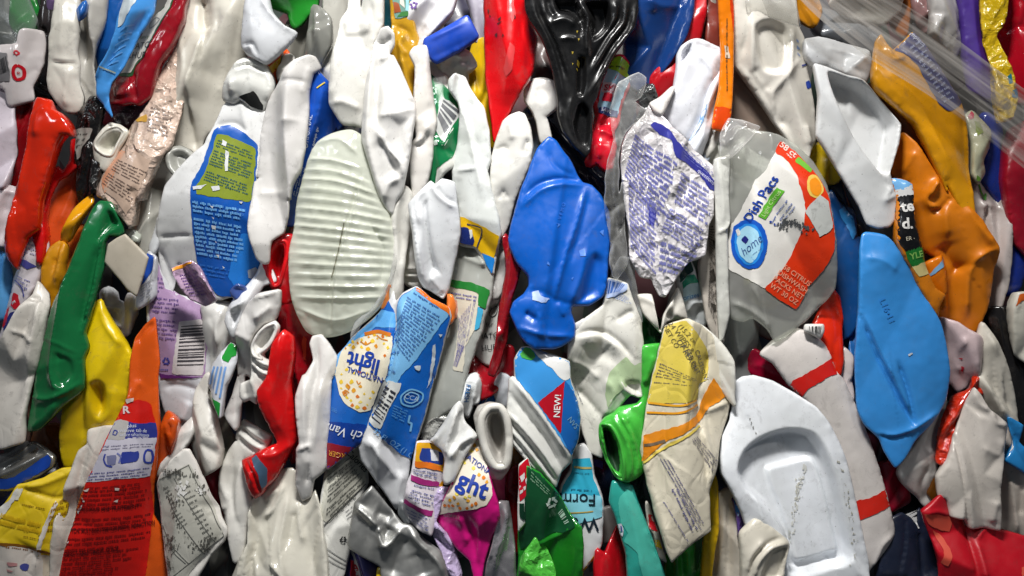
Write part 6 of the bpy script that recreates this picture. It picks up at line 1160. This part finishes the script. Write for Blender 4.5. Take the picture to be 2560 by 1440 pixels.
P('bottle_neck', 'bottle neck', 'folded white bottle neck above the pink creamer bottle', 'C3 790,470 822,440 900,330 960,228 1002,185 1027,220 1030,300 1047,340 1132,432 1102,480 1040,580 960,742 905,770 890,720 905,600 880,530', L=0, z=-6, col=(208, 208, 206), H=22, crump=(2, 3, 10),
  cr=[('C3 1010,210 960,330 910,520 930,580', 12, 6), ('C3 1020,230 1000,380 950,520', -14, 8), ('C3 1120,430 1020,480 940,580', 11, 6), ('C3 1100,440 1000,530', -8, 6), ('C3 960,240 880,400 800,480', 7, 8)])
P('label_bottle', 'bottle', 'narrow bottle with yellow, navy and purple-striped text label left of the pink creamer', 'C3 700,470 792,478 882,528 912,640 882,760 850,880 832,1000 802,1132 700,1095 640,1062 605,960 612,870 640,760 660,700', L=0, z=6, kind='film', col=(206, 200, 206), H=24, edge=26, crump=(5, 4, 12))
lab_ = LAST.o
Lb('yellow_patch', 'C3 705,475 792,480 885,530 905,590 900,700 690,610 692,570', (222, 164, 30))
Lb('navy_patch', 'C3 735,515 800,525 885,565 882,640 800,625 722,590', (34, 60, 140), off=2.2)
Lb('white_print', 'C3 795,530 850,545 855,610 800,610', (206, 208, 212), off=2.8)
Lb('orange_band', 'C3 692,605 790,620 872,660 865,690 770,660 690,645', (214, 110, 24), off=2.2)
Lb('purple_stripe', 'C3 665,695 760,740 858,770 850,800 750,775 658,730', (150, 40, 110), off=2.2)
Lb('purple_stripe', 'C3 618,870 720,930 815,968 810,1000 715,965 612,900', (150, 40, 110), off=2.2)
Mt('C3 680,650 870,700 860,760 680,690', 2, (80, 90, 140), off=2.8)
Mt('C3 690,760 845,810 825,950 640,860', 6, (96, 100, 150), off=2.8)
Mt('C3 620,930 810,1010 800,1110 660,1050', 4, (96, 100, 150), off=2.8)
Lb('orange_blob', 'C3 855,790 880,760 925,780 910,805 870,812', (226, 160, 30), off=2.2)
P('film_wrapper', 'wrapper', 'lavender textured wrapper strip twisting down to the bottom left of the pink creamer', 'C3 830,880 870,800 925,800 860,960 832,1040 905,1130 972,1240 1042,1440 930,1440 880,1275 810,1130', L=0, z=16, kind='crinkle', col=(186, 170, 206), H=18, crump=(16, 6, 7))
P('bottle_mouth', 'bottle mouth', 'thick white oval ring mouth of a bottle in the lower middle', 'C3 1110,290 1142,220 1222,190 1312,210 1352,270 1372,420 1382,560 1362,660 1302,742 1232,732 1190,640 1150,480', L=0, z=-2, kind='milky', col=(200, 196, 190), H=36, rnd_=0.8, crump=(0, 0, 1), rg=[('C3 1198,330 1230,250 1285,250 1328,330 1342,480 1312,612 1262,592 1212,460', -60, 14)])
Tube('C3 1165,310 1215,225 1295,222 1345,310 1362,480 1335,640 1260,640 1185,490', 10, (208, 205, 198), 'hdpe', name='rim', sides=12)
P('carton', 'carton', 'small white carton top with blue lettering above the folded neck', 'C3 1010,130 1040,20 1122,-10 1148,60 1132,182 1092,200 1060,300 1030,232', L=1, z=-4, col=(210, 212, 212), H=16, sm=0.5, cr=[('C3 1050,30 1120,30 1110,180', 8, 6)])
Tx('FRESH', 'C3 1062,120', 98, 12, (40, 90, 140), bold=0.02)
P('crushed_bottle', 'bottle', 'white and blue bottle shoulder behind the thick ring mouth', 'C3 1130,200 1145,140 1250,118 1265,80 1312,0 1352,20 1345,235 1270,205', L=2, z=6, kind='gloss', col=(196, 200, 206), H=22)
Lb('blue_print', 'C3 1130,200 1145,140 1250,118 1260,190 1200,195', (20, 90, 170), 'gloss')
P('film_wrapper', 'wrapper', 'brown and yellow printed scrap between the ring mouth and the white tub', 'C4 200,440 240,500 330,600 290,640 220,700 205,600', L=2, kind='film', col=(120, 76, 24), H=16)

# ------------------------------------------------------------------ bottom left
P('orange_label_bottle', 'bottle', 'orange bottle with a big red label of black print and a white and navy band', 'B1 960,1140 1022,1050 1092,993 1118,1150 1142,1320 C1 1132,0 1142,200 1152,420 1102,780 1082,1010 1132,1110 1202,1440 440,1440 500,1250 560,1050 600,900 670,740 742,600 800,450 862,320 930,150 935,30 B1 935,1300', L=0, z=4, kind='gloss', rough=0.22, col=(212, 84, 18), H=40, edge=60, sm=0.6, crump=(3, 4, 20), dirt=0.15, cr=[('B1 960,1180 1030,1080 1095,1030', -6, 6), ('C1 930,180 1010,30', 7, 8), ('C1 1090,760 1060,1100 1030,1440', -8, 10), ('C1 800,450 660,760 500,1240', 6, 8)])
red_ = Lb('red_label', 'C1 905,215 1000,168 1090,190 1137,330 1152,430 1142,500 1092,712 1085,1000 1050,1300 1000,1440 450,1440 500,1250 560,1050 640,850 668,745 740,600 790,470 850,330', (198, 24, 16), dirt=0.1)
Lb('navy_band', 'C1 850,330 950,318 1000,335 1142,330 1154,435 820,440 832,380', (44, 52, 136), off=2.6, parent=red_)
Lb('white_panel', 'C1 820,436 1152,436 1140,500 1092,712 880,718 668,745 742,600 790,490', (196, 192, 206), off=2.6, parent=red_)
Lb('grey_corner', 'C1 862,320 900,300 952,318 945,380 930,440 820,440', (176, 172, 170), off=3.0, parent=red_)
Tx('plus', 'C1 972,350', -2, 9, (206, 208, 220), off=3.8, parent=red_)
Tx('remove tab de', 'C1 985,383', 2, 9, (206, 208, 220), off=3.8, parent=red_, width=0.9)
Tx('surface rafraichissante', 'C1 1000,413', 3, 9, (196, 200, 216), off=3.8, parent=red_, width=0.62)
Stroke('C1 865,375 885,385 875,410 855,405', 2.5, (44, 60, 150), closed=True, off=3.8, parent=red_)
Mt('C1 800,455 1140,455 1130,500 785,520', 3, (120, 116, 140), parent=red_, off=3.6)
Lb('navy_icon', 'C1 925,535 1025,532 1030,570 1010,600 920,610', (46, 60, 146), off=3.6, parent=red_)
Stroke('C1 1085,520 1115,525 1122,570 1110,612 1075,608 1068,560', 5, (50, 64, 150), closed=True, off=3.6, parent=red_)
Stroke('C1 810,540 800,580 820,620 860,630', 4, (60, 72, 156), off=3.6, parent=red_)
Stroke('C1 890,535 915,560 905,605', 4, (110, 116, 170), off=3.6, parent=red_)
Lb('icon_ground', 'C1 820,555 885,550 885,610 830,625', (120, 122, 160), off=3.4, parent=red_)
Stroke('C1 745,570 715,635', 5, (60, 72, 156), off=3.6, parent=red_)
Mt('C1 700,670 1100,640 1092,705 680,735', 3, (90, 90, 140), parent=red_, off=3.6)
Mt('C1 650,775 1085,745 1080,800 640,815', 2, (96, 14, 16), parent=red_, off=3.4)
Mt('C1 620,820 1085,800 1080,960 570,985', 5, (118, 14, 14), parent=red_, off=3.4, word=(12, 34))
Mt('C1 570,990 1080,985 1065,1180 520,1200', 6, (118, 14, 14), parent=red_, off=3.4, word=(12, 34))
Mt('C1 520,1210 1060,1190 1010,1420 470,1440', 7, (118, 14, 14), parent=red_, off=3.4, word=(10, 30), ragged=0.4)
Tx('COTTON. MUST SHATTER LES PIEDS, FONCTION', 'C1 800,1082', -3, 11, (84, 10, 12), parent=red_, off=3.8, bold=0.014, width=0.62)
Tx('COUCHER POUR UNE TRAITEMENT', 'C1 780,932', -1, 11, (84, 10, 12), parent=red_, off=3.8, bold=0.014, width=0.66)
Tx('DIRECT TREATMENT GUIDE', 'C1 690,1245', -3, 11, (84, 10, 12), parent=red_, off=3.8, bold=0.014, width=0.66)
Tx('R', 'C1 930,238', -5, 18, (206, 190, 190), parent=red_, off=3.8, bold=0.03)
for q_ in ('C1 872,780 902,785 895,805 875,802', 'C1 860,880 890,870 885,890', 'C1 650,800 690,785 680,810', 'C1 925,160 975,150 975,180 930,195'):
    Lb('scuff', q_, (214, 196, 190), 'paper', off=4.0, parent=red_)
for a_, b_ in (('640,850', '660,880'), ('600,940', '640,900'), ('545,1050', '575,1040'), ('510,1180', '545,1160')):
    Lb('torn_edge', 'C1 %s %s %d,%d' % (a_, b_, int(a_.split(',')[0]) + 4, int(a_.split(',')[1]) + 34), (214, 208, 204), 'paper', off=3.2, parent=red_)
P('plastic_strip', 'strip', 'orange strip bent upright right of the red-labelled bottle', 'C1 1210,268 1245,290 1282,332 1262,450 1192,640 1112,762 1098,720 1130,560 1150,430', L=1, z=-8, kind='gloss', col=(206, 80, 20), H=18, rg=[('C1 1225,320 1260,340 1250,420 1225,400', -12, 8)])
P('carton', 'carton', 'torn white cardboard layers left of the red label', 'C1 650,400 730,378 822,368 802,450 742,590 672,740 602,900 540,1100 502,1250 455,1440 368,1440 400,1200 440,1000 482,850 560,620 590,540 640,498', L=1, z=-10, kind='paper', col=(208, 202, 194), H=16, edge=10, sm=0.4, crump=(4, 4, 10), cr=[('C1 640,500 560,850 440,1400', -10, 6), ('C1 735,390 640,700 520,1150', 6, 6), ('C1 640,690 590,900', -5, 5)])
P('yellow_carton', 'carton', 'torn yellow carton with a white lower panel in the bottom left corner', 'C1 150,780 200,770 302,740 422,680 527,676 522,760 492,830 462,900 402,1240 372,1440 0,1440 0,1050 60,920', L=0, z=10, kind='paper', col=(216, 186, 16), H=22, edge=16, sm=0.4, crump=(6, 4, 12), cr=[('C1 390,900 320,1120 240,1440', 9, 6), ('C1 160,790 390,890 490,840', -7, 6), ('C1 170,790 300,780 520,690', 7, 6)], dirt=0.4)
lab_ = LAST.o
Lb('white_panel', 'C1 0,1150 150,1210 280,1262 230,1440 0,1440', (212, 204, 196), 'paper')
Lb('white_panel', 'C1 290,1290 365,1310 350,1440 250,1440', (208, 196, 176), 'paper')
Lb('brown_line', 'C1 0,1140 150,1190 285,1245 372,1290 370,1308 280,1265 150,1212 0,1160', (130, 84, 20), 'print', off=2.2)
Lb('torn_tear', 'C1 388,905 400,930 340,1110 300,1250 280,1440 235,1440 270,1260 310,1110', (214, 208, 200), 'paper', off=2.4)
Lb('torn_tear', 'C1 100,880 152,790 160,830 60,1000 0,1090 0,1050', (206, 204, 200), 'paper', off=2.4)
Lb('torn_tear', 'C1 160,800 185,800 160,880 140,880', (210, 206, 190), 'paper', off=2.6)
Mt('C1 190,900 340,950 330,970 180,920', 1, (130, 96, 20), off=2.8)
Mt('C1 60,960 330,1060 300,1140 30,1040', 2, (196, 160, 20), off=2.8, word=(30, 60), fill=0.7)
Mt('C1 380,900 480,860 440,1180 330,1180', 6, (150, 110, 20), off=2.8)
Mt('C1 200,1130 300,1165 296,1185 196,1150', 1, (120, 84, 20), off=2.8)
Mt('C1 20,1160 270,1260 265,1280 15,1180', 1, (140, 90, 40), off=3.0)
Lb('blue_mark', 'C1 165,1355 190,1338 217,1360 205,1392 175,1390', (70, 76, 150), off=3.0, sm=1)
Lb('pink_print', 'C1 90,1320 155,1330 150,1350 95,1345', (196, 140, 140), off=3.0)
Lb('pink_print', 'C1 85,1370 125,1390 110,1400 88,1385', (196, 140, 140), off=3.0)
Lb('pale_print', 'C1 0,1290 80,1310 80,1440 0,1440', (222, 214, 206), off=3.0)
P('metal_can', 'can', 'crushed silver can end with a blue rim at the left edge', 'C1 0,612 60,562 170,488 252,490 382,582 382,640 252,742 100,812 0,792', L=1, z=-6, kind='metal', col=(150, 148, 144), H=28, rough=0.22, crump=(2, 4, 14), cr=[('C1 0,640 160,560 220,500', 9, 6), ('C1 60,650 200,560 260,520', -8, 5), ('C1 0,720 150,650 330,560', 8, 7)])
Lb('blue_rim', 'C1 0,748 120,720 250,640 350,562 384,600 378,640 252,720 100,800 0,800', (24, 66, 160), 'gloss')
P('crushed_bottle', 'bottle', 'white piece tucked between the silver can and the yellow carton', 'C1 250,742 382,642 384,700 310,740 200,770 150,790', L=2, col=(200, 200, 206))
P('plastic_bag', 'bag', 'dark navy bag under the silver can at the left edge', 'C1 0,800 100,812 152,785 60,925 0,1010', L=3, col=(22, 24, 66), kind='gloss')
P('crushed_bottle', 'bottle', 'dark brownish strip of bottle right of the white carton', 'C1 240,-60 245,60 215,220 205,400 185,490 165,480 178,300 210,110', L=1, z=8, col=(128, 100, 88), H=12)
P('label_bottle', 'bottle', 'dirty white bottle with a black-lined facts table, mud spattered', 'C2 0,722 60,640 170,530 212,530 247,600 312,740 352,830 422,1000 477,1112 452,1190 352,1300 200,1440 80,1440 20,1250 0,1100 -12,1000 -20,860 -25,790', L=0, z=-2, kind='dirty', col=(212, 208, 202), H=32, edge=34, sm=0.45, crump=(4, 4, 18), cr=[('C2 350,830 440,1130 200,1440', -7, 8), ('C2 30,600 150,560', 5, 8)])
lab_ = Lb('facts_label', 'C2 -10,770 0,738 120,680 222,628 300,770 345,850 400,990 462,1150 340,1250 110,1432 70,1385 10,1100', (190, 188, 178), 'dirty')
for q_, w_ in (('C2 0,745 220,635', 2), ('C2 215,632 460,1148', 2), ('C2 60,880 330,1280', 2.6), ('C2 460,1150 110,1430', 2), ('C2 110,730 400,1190', 2), ('C2 10,1080 110,1250 200,1340', 2), ('C2 130,1240 220,1340', 2)):
    Stroke(q_, w_ * 0.8, (96, 96, 92), parent=lab_)
Mt('C2 130,720 200,690 420,1170 360,1210', 14, (110, 110, 104), parent=lab_, word=(10, 30), fill=0.4)
Mt('C2 20,800 60,780 240,1080 180,1120', 12, (116, 116, 110), parent=lab_, word=(10, 30), fill=0.4)
for i_, (q_, n_) in enumerate((('C2 60,690 110,700', 40), ('C2 150,690', 24), ('C2 80,880 190,890', 40), ('C2 60,1210 130,1225', 46), ('C2 75,1300 75,1380', 36), ('C2 260,700', 22), ('C2 285,790 330,830', 34), ('C2 320,1235 345,1225', 34), ('C2 60,1160 110,1160', 30), ('C2 30,800 250,1200 400,1150', 70))):
    Specks(q_, n_, 6, 2.4, (92, 90, 84), off=3.2, parent=lab_, name='mud', seed=20 + i_)
Specks('C2 165,790 175,830', 26, 7, 4.0, (222, 220, 216), off=3.6, parent=lab_, name='white_scrape', seed=41)
Specks('C2 300,820', 14, 5, 3.0, (222, 220, 216), off=3.6, parent=lab_, name='white_scrape', seed=42)
P('crushed_bottle', 'bottle', 'white pointed bottle tip above the facts table bottle', 'C2 25,600 82,520 130,412 222,308 234,400 192,490 160,535 60,640 0,722 15,660', L=1, z=4, col=(208, 206, 202), H=20)
P('crushed_bottle', 'bottle', 'grimy white bottle shoulder below the striped wrapper', 'C2 250,100 312,8 342,-10 322,130 402,300 442,520 432,640 302,712 245,602 215,532 220,380 240,200', L=1, kind='dirty', col=(206, 202, 194), H=34, crump=(4, 5, 16))
P('crushed_bottle', 'bottle', 'dark grimy bottle side in the gap beside the striped wrapper', 'C2 320,130 402,180 462,310 480,400 530,480 475,560 432,580 400,330', L=2, kind='dirty', col=(130, 128, 116))
P('crushed_bottle', 'bottle', 'crimson bottle strip between the facts table bottle and the ridged white neck', 'C2 305,730 425,650 442,830 472,1060 478,1115 422,1000 340,830', L=2, col=(140, 16, 40), H=24)
P('threaded_neck', 'bottle neck', 'bent white bottle with a ridged screw neck beside the blue-grey ring', 'C2 570,470 540,452 565,375 592,335 690,380 797,440 785,490 732,540 640,580 592,600 622,700 642,800 662,900 632,1050 620,1200 602,1290 562,1312 520,1150 460,950 423,830 430,690 482,560 532,490', L=1, z=-6, col=(212, 209, 203), H=32, crump=(3, 4, 14),
  cr=[('C2 590,350 690,410 790,455', 9, 4), ('C2 575,380 670,440 775,485', -9, 4), ('C2 560,410 650,470 750,515', 8, 4), ('C2 545,445 630,500 720,540', -8, 4), ('C2 470,590 440,760 500,900', 8, 10), ('C2 590,610 560,800 580,1050', 8, 9), ('C2 530,640 530,860 600,1100', -9, 10)])
P('crushed_bottle', 'bottle', 'dark translucent bottle gap piece at the bottom right of the facts table bottle', 'C2 480,1110 520,1150 562,1312 540,1380 470,1440 400,1440 350,1310 452,1195', L=2, kind='milky', col=(96, 96, 92), H=20)
P('crushed_bottle', 'bottle', 'tall white bottle with long pleats left of the blue creamer bottle', 'B2 1090,1130 1150,1118 1212,1190 1262,1280 1252,1380 1230,1440 C2 1228,0 1217,300 1202,540 1213,600 1182,680 1112,742 1082,870 1022,900 988,780 1000,520 1020,480 1000,300 988,150 1030,0 B2 1050,1400 1100,1300 1072,1180', L=0, z=10, col=(212, 209, 206), H=32, crump=(3, 4, 14), cr=[('B2 1120,1150 1130,1400 C2 1110,100 1080,480', -12, 7), ('C2 1050,20 1060,300 1070,480', 8, 8), ('C2 1170,20 1140,300 1120,500', 8, 9), ('C2 1005,520 1090,490 1085,640', 7, 5), ('C2 1090,500 1080,660 1060,780', -9, 5)])
P('crushed_bottle', 'bottle', 'pale bottle seen through the pearly crumpled bag at the bottom', 'C2 700,900 860,780 1000,900 1140,1000 1190,1300 1210,1440 560,1440 660,1240', L=2, z=10, col=(200, 196, 184))
P('clear_bag', 'bag', 'pearly translucent crumpled bag with glossy folds at the bottom', 'C2 870,690 932,683 982,720 1012,780 1002,860 1062,880 1112,830 1152,950 1182,1100 1212,1300 1232,1440 470,1440 580,1310 640,1200 638,1020 660,900 752,820 820,740', L=0, z=6, kind='film', rough=0.10, col=(208, 204, 192), H=40, rnd_=0.1, fac=1.0, crump=(26, 13, 11), cr=[('C2 880,780 820,950 730,1030', 10, 6), ('C2 920,830 900,1000 880,1200 930,1440', 10, 7), ('C2 990,900 1000,1040 1040,1200', 10, 7), ('C2 960,980 930,1200', -9, 8), ('C2 650,1150 680,1280 720,1440', 8, 7), ('C2 820,1320 880,1380 920,1440', 10, 6), ('C2 740,900 840,820', 8, 7)])
P('facts_label', 'label', 'white label piece with a slanted nutrition table and recycling mark', 'C3 280,488 312,640 322,780 252,920 220,1000 232,1160 200,1240 182,1340 120,1440 60,1440 40,1200 20,1000 30,800 60,662 180,572', L=1, z=-14, kind='paper', col=(204, 203, 198), H=14, edge=12, sm=0.4, crump=(4, 4, 12), dirt=0.4)
lab_ = LAST.o
Lb('table_ground', 'C3 270,505 312,640 318,785 65,1045 22,1000 35,800 62,665', (194, 192, 180), 'paper')
Tx('Calories', 'C3 262,618', 50, 15, (60, 62, 60), bold=0.012)
Mt('C3 80,680 230,570 310,780 60,990', 10, (104, 104, 98), off=2.6, word=(8, 22), fill=0.42)
for k_ in range(7):
    Stroke('C3 %d,%d %d,%d' % (55 + 6 * k_, 720 + 44 * k_, 215 + 16 * k_, 590 + 30 * k_), 1.6, (120, 120, 112), off=2.4)
Tx('0g 0g 0g 0g', 'C3 165,935', -42, 11, (110, 110, 104))
Stroke('C3 40,1060 320,790', 2.5, (70, 70, 70))
Recycle('C3 172,1172', 10, (50, 50, 50))
Mt('C3 180,970 230,930 250,1000 200,1040', 3, (130, 130, 130), off=2.6)
for k_ in range(3):
    Stroke('C3 %d,%d %d,%d' % (50 + 8 * k_, 1200 + 45 * k_, 190, 1330 + 30 * k_), 2, (150, 150, 148))
P('film_wrapper', 'wrapper', 'navy and red printed wrapper scrap under the silver box at the bottom', 'C3 205,1235 260,1255 402,1330 425,1440 195,1440', L=1, kind='film', col=(62, 60, 120), H=14)
Lb('red_print', 'C3 215,1330 270,1350 290,1440 215,1440', (180, 30, 44))
Lb('white_print', 'C3 205,1250 235,1270 285,1390 300,1440 270,1440 240,1340', (206, 204, 204))
P('plastic_scrap', 'scrap', 'tiny yellow scrap at the bottom edge left of the silver box', 'C3 415,1385 455,1375 472,1400 460,1440 410,1440', L=0, z=14, kind='gloss', col=(206, 176, 20))
P('silver_box', 'box', 'crumpled metallic grey box with sharp creases at the bottom', 'C3 370,798 492,950 592,1068 652,1080 762,1190 862,1262 905,1350 932,1440 465,1440 440,1370 400,1342 300,1285 218,1240 200,1200 250,920', L=0, z=2, kind='metal', rough=0.40, col=(172, 172, 170), H=18, edge=6, sm=0.15, fac=0.5, crump=(2, 3, 14), dirt=0.1,
  cr=[('C3 255,930 330,985 430,1075', 18, 9), ('C3 430,1070 440,1150 462,1235', 16, 8), ('C3 460,1235 520,1180 600,1090', 15, 9), ('C3 640,1090 700,1180 850,1330 900,1440', 13, 10), ('C3 370,810 290,900', 8, 7), ('C3 500,1080 460,1160', -14, 14), ('C3 400,980 520,1020', -12, 18), ('C3 640,1150 560,1300 520,1440', -14, 20), ('C3 700,1260 760,1440', -10, 20)])
P('bottle_neck', 'bottle neck', 'little crumpled clear and white wrapper neck left of the striped text label bottle', 'C3 580,900 615,900 625,960 650,1060 600,1068 560,1010', L=0, z=16, kind='film', col=(186, 190, 192), crump=(6, 5, 6))

# ------------------------------------------------------------------ lower right corner
P('plastic_bag', 'bag', 'pinkish white crumpled bag end below the folded orange bag', 'B6 840,1000 942,1040 1002,1080 1102,1140 1112,1290 1082,1400 1060,1440 C6 1050,70 1000,110 960,60 B6 925,1440 920,1250 850,1080', L=1, z=-4, kind='film', col=(206, 184, 186), H=26, crump=(7, 7, 12), rough=0.25, cr=[('B6 980,1120 950,1250 990,1400', 10, 7)])
for q_ in ('B6 990,1340 1010,1350 1005,1385 992,1375', 'B6 960,1275 985,1285 980,1295'):
    Lb('red_print', q_, (196, 40, 60), g=3)
P('plastic_bag', 'bag', 'folded grey-white bag strip beside the glossy black strip at the right', 'B6 1130,1030 1202,1150 1280,1310 1330,1440 C6 1382,220 1400,340 1320,345 1190,245 1130,150 1100,40 B6 1110,1400 1115,1100', L=1, z=-8, col=(200, 194, 182), H=24, cr=[('B6 1150,1100 1230,1300 C6 1300,200', 9, 7), ('B6 1200,1200 C6 1340,260', -8, 8), ('C6 1110,-60 1180,120 1300,300', 8, 8)])
P('plastic_strip', 'strip', 'glossy black strip slanting down the right edge', 'B6 1160,950 1342,930 1400,1100 1440,1200 C6 1440,660 1400,560 1352,300 1310,0 B6 1290,1250 1220,1100', L=2, kind='gloss', col=(28, 26, 26), H=24, cr=[('B6 1220,960 1260,1200 C6 1370,300', 7, 6), ('B6 1260,1020 1400,1360', -5, 8)])
P('crushed_bottle', 'bottle', 'white bottle with an orange tip at the far right edge', 'B6 1338,905 1372,822 1440,822 1440,1390 1390,1255 1355,1080', L=1, col=(206, 202, 190), H=20)
Lb('orange_tip', 'B6 1340,905 1372,820 1440,820 1440,860 1380,870', (206, 96, 30))
P('film_wrapper', 'wrapper', 'shiny red-orange crinkled film strip left of the big pearly bag', 'C6 1088,8 1132,18 1145,135 1100,110 1068,85 1002,240 942,400 902,560 862,642 808,622 830,430 870,300 942,160 1050,95', L=0, z=24, kind='crinkle', col=(200, 44, 14), H=16, crump=(16, 7, 7))
P('crushed_bottle', 'bottle', 'dark amber bottle sliver below the red-orange film strip', 'C6 800,635 862,640 825,780 800,860 790,900 748,832', L=1, z=8, kind='gloss', col=(96, 56, 14), H=14)
P('crushed_bottle', 'bottle', 'dark red sliver right of the pinkish bag end', 'C6 905,10 960,30 1000,110 935,165 905,150', L=2, z=10, col=(84, 24, 36))
P('plastic_bag', 'bag', 'big pearly white pillow-like bag, lower right corner', 'C6 1070,83 1122,150 1182,240 1315,345 1282,560 1242,800 1252,1102 1140,1092 1040,1085 1002,1025 900,1002 870,880 828,862 805,720 880,600 950,400 1022,200', L=0, z=4, rough=0.2, col=(208, 200, 192), H=46, crump=(4, 5, 20), cr=[('C6 1180,240 1220,330 1310,350', 8, 7), ('C6 1060,110 1100,200 1180,245', 8, 7), ('C6 1280,440 1240,560 1100,500', 6, 14), ('C6 1210,880 1190,1050', 8, 9)])
P('plastic_bag', 'bag', 'pleated off-white bag folds at the right edge of the lower corner', 'C6 1250,700 1290,590 1330,330 1360,500 1440,690 1440,1170 1400,1150 1255,1110', L=1, z=4, col=(198, 188, 178), H=26, cr=[('C6 1310,690 1350,900 1390,1140', 11, 7), ('C6 1270,760 1290,950 1300,1100', -8, 9), ('C6 1400,780 1410,1000', -8, 8)])
P('film_wrapper', 'wrapper', 'bright blue and white film twist near the right edge', 'C6 1325,300 1412,350 1402,480 1440,640 1440,768 1290,600 1372,492 1350,410', L=0, z=20, kind='film', col=(40, 130, 196), H=12, crump=(5, 5, 8))
Lb('white_print', 'C6 1300,560 1360,500 1300,540 1285,470 1320,400 1335,430 1340,480', (206, 204, 198), 'film')
P('plastic_bag', 'bag', 'red bag with salmon curved print folded in the bottom right corner', 'C6 698,970 760,920 830,858 872,880 912,1000 1002,1022 1045,1092 1172,1090 1400,1150 1440,1212 1440,1440 858,1440 820,1320 778,1180', L=0, z=-2, kind='matte', rough=0.38, col=(184, 14, 32), H=28, edge=30, sm=0.4, crump=(3, 5, 16), cr=[('C6 1045,1095 1060,1250 1080,1440', -15, 9), ('C6 1100,1180 1180,1110 1330,1140', 8, 7), ('C6 1100,1190 1110,1320 1120,1440', 9, 7), ('C6 705,985 800,970 905,1000', 6, 6)])
Lb('salmon_print', 'C6 702,985 800,990 900,1015 926,1065 905,1118 850,1110 742,1062', (214, 84, 64), 'matte')
Lb('salmon_print', 'C6 772,1105 830,1140 875,1200 890,1280 862,1352 825,1330 840,1240 800,1160', (214, 84, 64), 'matte')
Lb('salmon_print', 'C6 1440,1330 1400,1370 1395,1440 1440,1440', (214, 84, 64), 'matte')
P('crushed_bottle', 'bottle', 'crimson bottle side below the tip of the light blue jug', 'C6 380,650 472,630 552,730 592,890 462,962 420,820', L=2, col=(160, 20, 48), H=24)
P('plastic_bag', 'bag', 'navy-black bag with a thin pale edge line at the bottom', 'C6 500,1030 562,1000 622,1040 692,1112 702,970 740,1090 782,1185 862,1440 370,1440 400,1280 490,1130', L=1, kind='matte', rough=0.3, col=(26, 32, 50), H=26, cr=[('C6 690,1110 700,1440', -9, 9)])
Stroke('C6 603,850 615,930 650,1010 688,1100', 3.5, (206, 206, 206), name='pale_edge')

# ------------------------------------------------------------------ clear strap that ties the bale
def strap():
    """a band of stretched clear film pulled tight across the face of the bale"""
    top = spline(parse('F 2040,-80 2160,-20 2240,28 2345,98 2475,194 2640,312'), 10, False)
    bot = spline(parse('F 1940,-30 2030,62 2150,158 2300,252 2440,356 2620,500'), 10, False)
    n = min(len(top), len(bot)); m = 12; vs, fs, uvs = [], [], []
    for i in range(n):
        a = top[int(i * (len(top) - 1) / (n - 1))]; b = bot[int(i * (len(bot) - 1) / (n - 1))]
        for j in range(m + 1):
            t = j / m; q = a * (1 - t) + b * t
            hgt = 58 + 4 * math.sin(t * 19 + 1) + 3 * noise.noise((i * 0.02, t * 7, 2))
            vs.append(Vector(to_world(q[0], q[1], hgt))); uvs.append((i / n * 6, t))
    base = len(vs)
    vs += [v + Vector((0, 0.0006, 0)) for v in vs]
    def fid(i, j, s): return s * base + i * (m + 1) + j
    for i in range(n - 1):
        for j in range(m):
            fs.append((fid(i, j, 0), fid(i, j + 1, 0), fid(i + 1, j + 1, 0), fid(i + 1, j, 0)))
            fs.append((fid(i, j, 1), fid(i + 1, j, 1), fid(i + 1, j + 1, 1), fid(i, j + 1, 1)))
    org = vs[base // 2].copy()
    o = link_mesh('clear_strap', [v - org for v in vs], fs, mat((196, 190, 184), 'strap'))
    o.location = org
    uv = o.data.uv_layers.new(name='UVMap')
    for lp in o.data.loops: uv.data[lp.index].uv = uvs[lp.vertex_index % base]
    o['label'] = 'streaked clear stretch-film strap running diagonally across the upper right corner'; o['category'] = 'strap'
strap()
